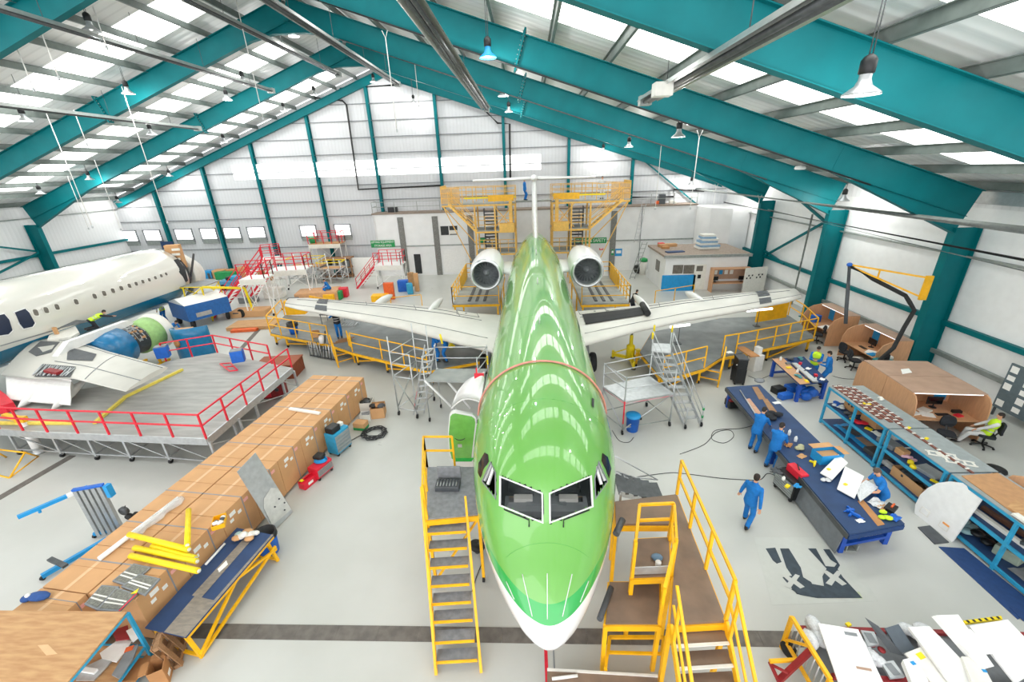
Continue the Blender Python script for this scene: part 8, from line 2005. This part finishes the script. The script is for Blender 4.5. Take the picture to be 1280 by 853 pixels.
    cb = MB(); cc = nk-td*.02; cb.lathe([(.075, -.02), (.082, .02), (.07, .05), (.06, .05), (.06, -.02)], cc, td, 18); fin(cb, 'collar', vest or top, .012)
    if vest:
        v = MB(); torso(v, 1.14); v.v = [p for p in v.v]; fin(v, 'vest', vest, .017)
        m = MB()
        for f in (.12, .26): c = hp+td*f; m.loft([[W(c+td*z_+V((1, 0, 0))*.19*math.cos(q)+fw*.142*math.sin(q)) for q in [2*PI*i/20 for i in range(20)]] for z_ in (0, .045)], False)
        m.build('reflective_band', 'alu', t)
    return t
A_ = math.atan2
def face(px, py, qx, qy, z=0):      # heading so that the figure at p faces q
    a, b = at(px, py, z), at(qx, qy, z); return math.atan2(b.y-a.y, b.x-a.x)-PI/2
person('person in blue coveralls walking alone in the open aisle, seen from behind', 931, 656, 0, face(931, 656, 948, 640), hands=((-.36, .12, .86), (.33, -.14, .84)), feet=((-.12, .22, 0), (.12, -.18, .02)), lean=4, look=(8, 10))
person('person in blue coveralls leaning over the long bench by the black bag', 941, 563, 0, face(941, 563, 975, 535), lean=22, hands=((-.12, .55, 1.0), (.2, .5, .98)), feet=((-.12, .0, 0), (.12, -.1, 0)), look=(40, 0), hip=(0, -.05, .92))
person('person in blue coveralls beside the long bench by the white bottles, back to the camera', 962, 586, 0, face(962, 586, 985, 565), lean=12, hands=((-.1, .45, 1.0), (.18, .42, .98)), feet=((-.14, 0, 0), (.12, .05, 0)), look=(35, -5))
person('person in a short-sleeved blue shirt reading papers over the near end of the bench', 0, 0, 0, PI/2-.12, at3=(10.02, 9.75, 0), lean=28, hands=((-.2, .55, 1.0), (.15, .55, 1.02)), feet=((-.12, 0, 0), (.12, .05, 0)), look=(45, 0), short=True, hair='hair2', hip=(0, -.02, .92))
person('person in blue coveralls and an open hi-vis vest looking at something held in both hands', 1013, 476, 0, face(1013, 476, 1000, 500), lean=5, hands=((-.07, .32, 1.18), (.07, .32, 1.18)), look=(35, 0), vest='hivis')
person('person in a blue jacket by the short bench, turned to the colleague in the vest', 1030, 484, 0, face(1030, 484, 1008, 479), lean=10, hands=((-.15, .35, 1.12), (.16, .3, 1.1)), look=(25, 0), feet=((-.14, 0, 0), (.14, .06, 0)))
person('person in white with a yellow-green vest sitting on an office chair at the double desk', 1225, 557, 0, face(1225, 557, 1190, 549), hip=(0, 0, .56), lean=-14, hands=((-.16, .3, .68), (.14, .32, .68)), feet=((-.14, .62, 0), (.1, .52, 0)), look=(12, 0), top='greycloth', legs='greycloth', vest='hivis')
chair(at(1226, 558), face(1225, 557, 1190, 549), 'black office chair under the seated person in the hi-vis vest')
person('person in a dark vest raising both hands to the face on the left wing dock', 425, 422, .9, face(425, 422, 433, 445), hands=((-.12, .2, 1.5), (.14, .22, 1.5)), look=(-8, 0), vest='dkcloth')
person('person in blue holding a white paper behind the ladder of the left scaffold', 545, 452, .9, face(545, 452, 560, 450), hands=((-.1, .4, 1.2), (.12, .35, 1.25)), lean=8)
person('person in blue standing to the right behind the left scaffold ladder', 559, 452, .9, face(559, 452, 545, 453), hands=((-.2, .3, 1.3), (.12, .3, 1.1)), lean=4)
person('person in a hi-vis vest and blue trousers standing beyond the jet engine', 208, 402, 0, face(208, 402, 190, 410), hands=((-.2, .3, 1.0), (.2, .25, .95)), vest='hivis', top='greycloth')
person('person in blue bending down behind the standing blue cowl', 219, 425, 0, face(219, 425, 240, 425), hip=(0, -.1, .86), lean=62, hands=((-.1, .6, .85), (.15, .62, .85)), look=(50, 0))
q_ = wp2(1.0, .02) + V((-.6, .5, .0))
person('person in dark clothes and hi-vis vest reaching over the white wing root', 124, 410, 2.3, face(124, 410, 150, 404), hip=(0, -.2, .55), lean=70, hands=((-.12, .75, .5), (.15, .8, .5)), feet=((-.12, -.55, 0), (.12, -.5, 0)), look=(45, 0), top='dkcloth', legs='dkcloth', vest='hivis', s=.95)
zt_ = Z(600, 254).z
p = Z(753, 252); person('person in a white shirt standing on the top deck of the tail dock', 0, 0, 0, PI, at3=(p.x, yb+.5, zt_), top='greycloth', legs='greycloth')
p = Z(661, 252); xq = Z(690, 254).x; x0q = Z(644, 254).x; tag(MB().b0(((xq+x0q)/2, yb+1.9, zt_-.14), (xq-x0q-.02, 1.3, .14)).build('walkway_deck', 'deck'), 'narrow grey walkway deck behind the fin between the two tail docks', 'walkway')
person('person in blue standing behind the white fin on the tail dock', 0, 0, 0, -1.2, at3=(p.x-.35, yb+1.7, zt_))
person('person in blue sitting on the long tan crate at the back', 412, 362, .8, 2.4, hip=(0, 0, .18), lean=25, hands=((-.15, .4, .3), (.15, .4, .3)), feet=((-.12, .5, -.35), (.12, .5, -.35)), look=(30, 0))
person('person in dark clothes stooping behind the right wing', 789, 392, 0, -1.0, lean=35, hands=((-.2, .5, .8), (.2, .45, .8)), top='dkcloth', legs='dkcloth', look=(20, 0))
def _rp(px, py, drop):
    p = roofpt(px, py, drop)
    if p.y > 42.3: p = atY(px, py, 42.3)
    return atX(px, py, XR-1.7) if p.x > XR-1 else p
# ================================================================ OVERHEAD: LAMPS, HEATERS, PIPES, CORDS
M['lampglass'] = emit('lamp_glow', '#fffdf4', 2.2)
def lamp(px, py, drop, lab, sc=1.0, blue=False):
    p = _rp(px, py, drop); t = T('high_bay_lamp', lab, 'lamp', p, group='high bay lamps'); ztop = rz_(p.x)+.9
    MB().lathe([(.1, .28), (.13, .3), (.13, .5), (.09, .56), (.03, .6)], p, (0, 0, 1), 14).build('ballast_housing', 'black', t)
    MB().lathe([(.1, .3), (.1, .2), (.14, .1), (.3, -.02), (.31, -.06), (.29, -.05), (.12, .09), (.07, .2)], p, (0, 0, 1), 20, cap=False).build('reflector', 'sky' if blue else 'alu', t)
    MB().ell(p+V((0, 0, .06)), (.07, .07, .1), 10, 8).build('bulb', 'lampglass', t)
    l = bpy.data.lights.new('lamp_light', 'POINT'); l.energy = 170; l.shadow_soft_size = .15; l.color = (1, .98, .94); lo = bpy.data.objects.new('lamp_light', l); COL.objects.link(lo); lo.location = p+V((0, 0, -.25))
    m = MB()
    for s in (-.03, .03): m.tube(p+V((s, 0, .58)), V((p.x+s, p.y, max(ztop, p.z+.7))), .012, 5)
    m.build('hanger', 'steel', t)
LP = [((114, 37), 1.6, 'nearest left rafter'), ((367, 44), 1.6, 'apex of the second rafter'), ((160, 116), 1.4, 'second rafter on the left slope'), ((31, 150), 1.4, 'left picture edge'), ((304, 102), 1.4, 'left slope between the third and fourth rafters'), ((284, 124), 1.4, 'left slope below the light panels'), ((189, 167), 1.4, 'third rafter on the left slope'), ((280, 177), 1.4, 'gable above the white light band'), ((355, 138), 1.3, 'left slope close to the gable'), ((112, 224), 1.2, 'left eaves in front of the third rafter'), ((51, 242), 1.2, 'left eaves nearest the wall'), ((212, 220), 1.2, 'gable above the small windows'), ((148, 253), 1.1, 'lowest left corner of the gable'), ((393, 118), 1.5, 'gable left of the ridge'),
 ((610, 70), 1.7, 'middle of the second rafter, blue tinted'), ((629, 119), 1.6, 'middle of the third rafter'), ((636, 139), 1.6, 'middle of the fourth rafter'), ((467, 102), 1.7, 'ridge at the gable'), ((517, 128), 1.9, 'gable right of the ridge'), ((848, 170), 1.7, 'third rafter on the right slope'), ((786, 183), 1.6, 'fourth rafter on the right slope'), ((754, 189), 1.5, 'right slope close to the gable'), ((1077, 115), 1.9, 'nearest right rafter, largest in view'), ((1054, 250), 1.2, 'right eaves by the second column'), ((931, 236), 1.3, 'right eaves by the third column'), ((864, 230), 1.3, 'right eaves by the fourth column')]
for (px, py), d, w in LP: lamp(px, py, d, 'high bay lamp under the roof near the '+w, blue='blue' in w)
p = roofpt(1000, 211, 1.4); t = T('smoke_detector', 'white disc detector on a cord below the second rafter on the right', 'detector', p); MB().lathe([(.02, .12), (.2, .1), (.24, .02), (.2, -.04), (.02, -.05)], p, (0, 0, 1), 18).build('disc', 'white', t); MB().tube(p+V((0, 0, .1)), (p.x, p.y, rz_(p.x)+.8), .012, 5).build('cord', 'rope', t)
def pipe(name, lab, cat, pts, r, mt, n=10, straps=0): 
    t = T(name, lab, cat, pts[0]); MB().path(pts, r, n).build('tube', mt, t)
    for k in range(straps): q = lerp(pts[0], pts[-1], (k+.5)/straps); MB().tube(q, V((q.x, q.y, rz_(q.x)+.6)), .012, 5).build('hanger', 'steel', t)
    return t
def along(a, b, drop):
    p, q = roofpt(*a, drop), roofpt(*b, drop); x = (p.x+q.x)/2; z = (p.z+q.z)/2; return atX(*a, x), atX(*b, x), x
# radiant heater tubes running along the hall
M['reflector'] = mat('heater_reflector', '#a9adab', .35, .5)
def heater(a, b, drop, lab, r=.09, big=False):
    p, q, x = along(a, b, drop); z = (p.z+q.z)/2; p.z = q.z = z
    if p.y > q.y: p, q = q, p
    p = V((x, max(-5, p.y), z)); q = V((x, q.y, z)); t = T('radiant_heater', lab, 'heater', p, group='radiant heater tubes')
    MB().tube(p, q, r*.55, 10).build('heater_tube', 'steel', t); MB().tube(p+V((.16 if big else .12, 0, 0)), q+V((.16 if big else .12, 0, 0)), r*.55, 10).build('heater_tube', 'steel', t)
    w = .34 if big else .22; m = MB(); u = w
    m.loft([[V((x+dx, y, z+dz)) for dx, dz in ((-u*.8, 0), (-u*.5, .16), (u*1.0, .16), (u*1.3, 0), (u*1.28, .0), (u*.95, .14), (-u*.45, .14), (-u*.78, 0))] for y in (p.y, q.y)], True, 0, False); m.build('reflector', 'reflector', t)
    n = max(2, int((q.y-p.y)/4))
    for k in range(n): c = lerp(p, q, (k+.5)/n); MB().tube(c+V((0, 0, .14)), V((x, c.y, max(z+.3, rz_(x)+.6))), .012, 5).build('hanger', 'steel', t)
    MB().box(q+V((.05, .15, .05)), (.4, .35, .3)).build('burner_box', 'galv', t)
heater((-30, 1), (337, 116), 1.9, 'grey radiant heater tube along the upper left slope'); heater((-40, 126), (245, 163), 1.8, 'grey radiant heater tube along the lower left slope'); heater((231, 0), (421, 94), 2.0, 'dark radiant heater tube left of the ridge'); heater((506, 0), (607, 136), 2.0, 'dark radiant heater tube above the tail', .11, True); heater((325, 0), (495, 104), 2.2, 'dark radiant heater tube just right of the ridge'); heater((1045, 0), (806, 124), 1.7, 'large near radiant heater with pale reflector at upper right', .12, True)
p = roofpt(828, 112, 1.9); tag(MB().box(p, (.5, .4, .35)).build('heater_control', 'offwhite', bevel=.02), 'pale control box hanging at the end of the large near heater', 'box')
# black gas pipes on the gable and right wall pipes
G = lambda x, y: atY(x, y, YB-.3)
pipe('wall_pipe', 'black pipe dropping down the gable beside the ridge post', 'pipe', [G(390, 122), G(428, 126), G(433, 131), G(448, 237), G(551, 232)], .09, 'black'); pipe('wall_pipe', 'black pipe hooked down the gable behind the tail', 'pipe', [G(606, 138), G(622, 154), G(637, 155), G(638, 226)], .09, 'black'); pipe('wall_pipe', 'short black pipe under the gable ridge', 'pipe', [G(425, 111), G(498, 106)], .09, 'black')
pipe('wall_pipe', 'black pipe along the gable at the right corner above the back rooms', 'pipe', [G(787, 247), G(842, 246), G(842, 237), G(880, 239)], .09, 'black')
a, b, x = along((880, 240), (1300, 290), 2.9); z = (a.z+b.z)/2; a, b = atX(868, 236, 16.4), atX(1290, 289, 16.4); pipe('wall_pipe', 'long pale grey pipe running along the right wall below the haunches', 'pipe', [a, b], .13, 'galv', 12)
a, b = atX(905, 253, 17.9), atX(1290, 327, 17.9); pipe('wall_pipe', 'thin black pipe running along the right wall under the grey pipe', 'pipe', [a, b], .05, 'black')
a, b = atX(960, 262, 18.2), atX(1290, 341, 18.2); pipe('wall_pipe', 'thin grey conduit along the right wall below the black pipe', 'pipe', [a, b], .03, 'galv')
a = atX(1010, 268, 18.6); b = atX(990, 352, 18.6); pipe('wall_pipe', 'vertical grey conduit between the second and third right columns', 'pipe', [V((18.9, a.y, a.z)), V((18.9, a.y, .1))], .06, 'galv')
p = [atX(1090, 340, 18.0), atX(1108, 298, 18.0)]; 
# cables along the near rafters
for y, mt, zo in ((18.7, 'black', -.62), (26.7, 'steel', -.6)):
    pts = [V((x, y, rz_(x)+zo)) for x in (-10, -5, 0, 5, 10, 14)]; tag(MB().path(pts, .035, 6).build('rafter_conduit', mt), 'thin conduit along the underside of the %s teal rafter' % {18.7: 'second', 26.7: 'third'}[y], 'conduit')
# skirting heaters and vents above right wall
p = atX(1232, 262, 18.9); st(MB().box((19.19, p.y, 8.05), (.2, 3.4, .5)).build('trim_9', 'alu'))
# white tether cords hanging from the roof
def cord(a, b, lab, tri=True):
    p = _rp(*a, .9); lo, hi = .5, p.z
    for _ in range(40):
        m_ = (lo+hi)/2
        if proj((p.x, p.y, m_))[1] > b[1]: lo = m_
        else: hi = m_
    t = T('tether_cord', lab, 'cord', (p.x, p.y, lo), group='white tether cords'); MB().tube((p.x, p.y, lo), p, .022, 6).build('cord', 'rope', t)
    if tri: m = MB(); m.tube(p, p+V((-.15, 0, .35)), .014, 5); m.tube(p, p+V((.15, 0, .35)), .014, 5); m.build('sling', 'rope', t)
    MB().lathe([(.02, -.02), (.05, .02), (.05, .12), (.02, .16)], (p.x, p.y, lo), (0, 0, 1), 8).build('weight', 'alu', t)
CW = ['left picture edge', 'second from the left picture edge', 'nearest left rafter', 'white fuselage door', 'white wing', 'third rafter on the left', 'jet engine', 'gable on the left', 'standing blue cowl']
for (a, b, i) in (((17, 50), (45, 115), 0), ((46, 26), (78, 100), 1), ((116, 8), (138, 62), 2), ((58, 142), (105, 285), 3), ((92, 137), (112, 182), 4), ((118, 200), (150, 288), 5), ((152, 108), (205, 280), 6), ((295, 0), (328, 150), 7), ((84, 220), (105, 287), 8)): cord(a, b, 'white tether cord hanging near the '+CW[i], False)
for (a, b, w) in (((482, 48), (491, 165), 'left of the tail under the second rafter'), ((518, 76), (520, 135), 'before the gable right of the ridge'), ((827, 178), (824, 262), 'right of the tail above the mezzanine'), ((874, 172), (866, 262), 'beside the site office with a loop at the top'), ((949, 250), (948, 280), 'in front of the third right column'), ((895, 235), (893, 262), 'above the corner room')): cord(a, b, 'white tether cord '+w)
# ================================================================ LIGHT AND CAMERA
w = bpy.data.worlds.new('hangar_daylight'); SC.world = w; w.use_nodes = True
bg = w.node_tree.nodes['Background']; bg.inputs['Color'].default_value = (.98, .985, 1, 1); bg.inputs['Strength'].default_value = 2.8
cam = bpy.data.cameras.new('camera'); co = bpy.data.objects.new('camera', cam); COL.objects.link(co)
cam.sensor_fit = 'HORIZONTAL'; cam.sensor_width = 36; cam.lens = FPX/1280*36
cam.clip_start = .1; cam.clip_end = 300
mm = Matrix(((_rt.x, -_dd.x, -_fw.x), (_rt.y, -_dd.y, -_fw.y), (_rt.z, -_dd.z, -_fw.z)))
co.matrix_world = Matrix.Translation(CAMLOC) @ mm.to_4x4()
SC.camera = co
SC.view_settings.view_transform = 'Standard'; SC.view_settings.look = 'None'; SC.view_settings.gamma = 1
SC.view_settings.use_curve_mapping = False; SC.view_settings.exposure = 0.12
SC.cycles.max_bounces = 8; SC.cycles.diffuse_bounces = 4; SC.cycles.use_denoising = True
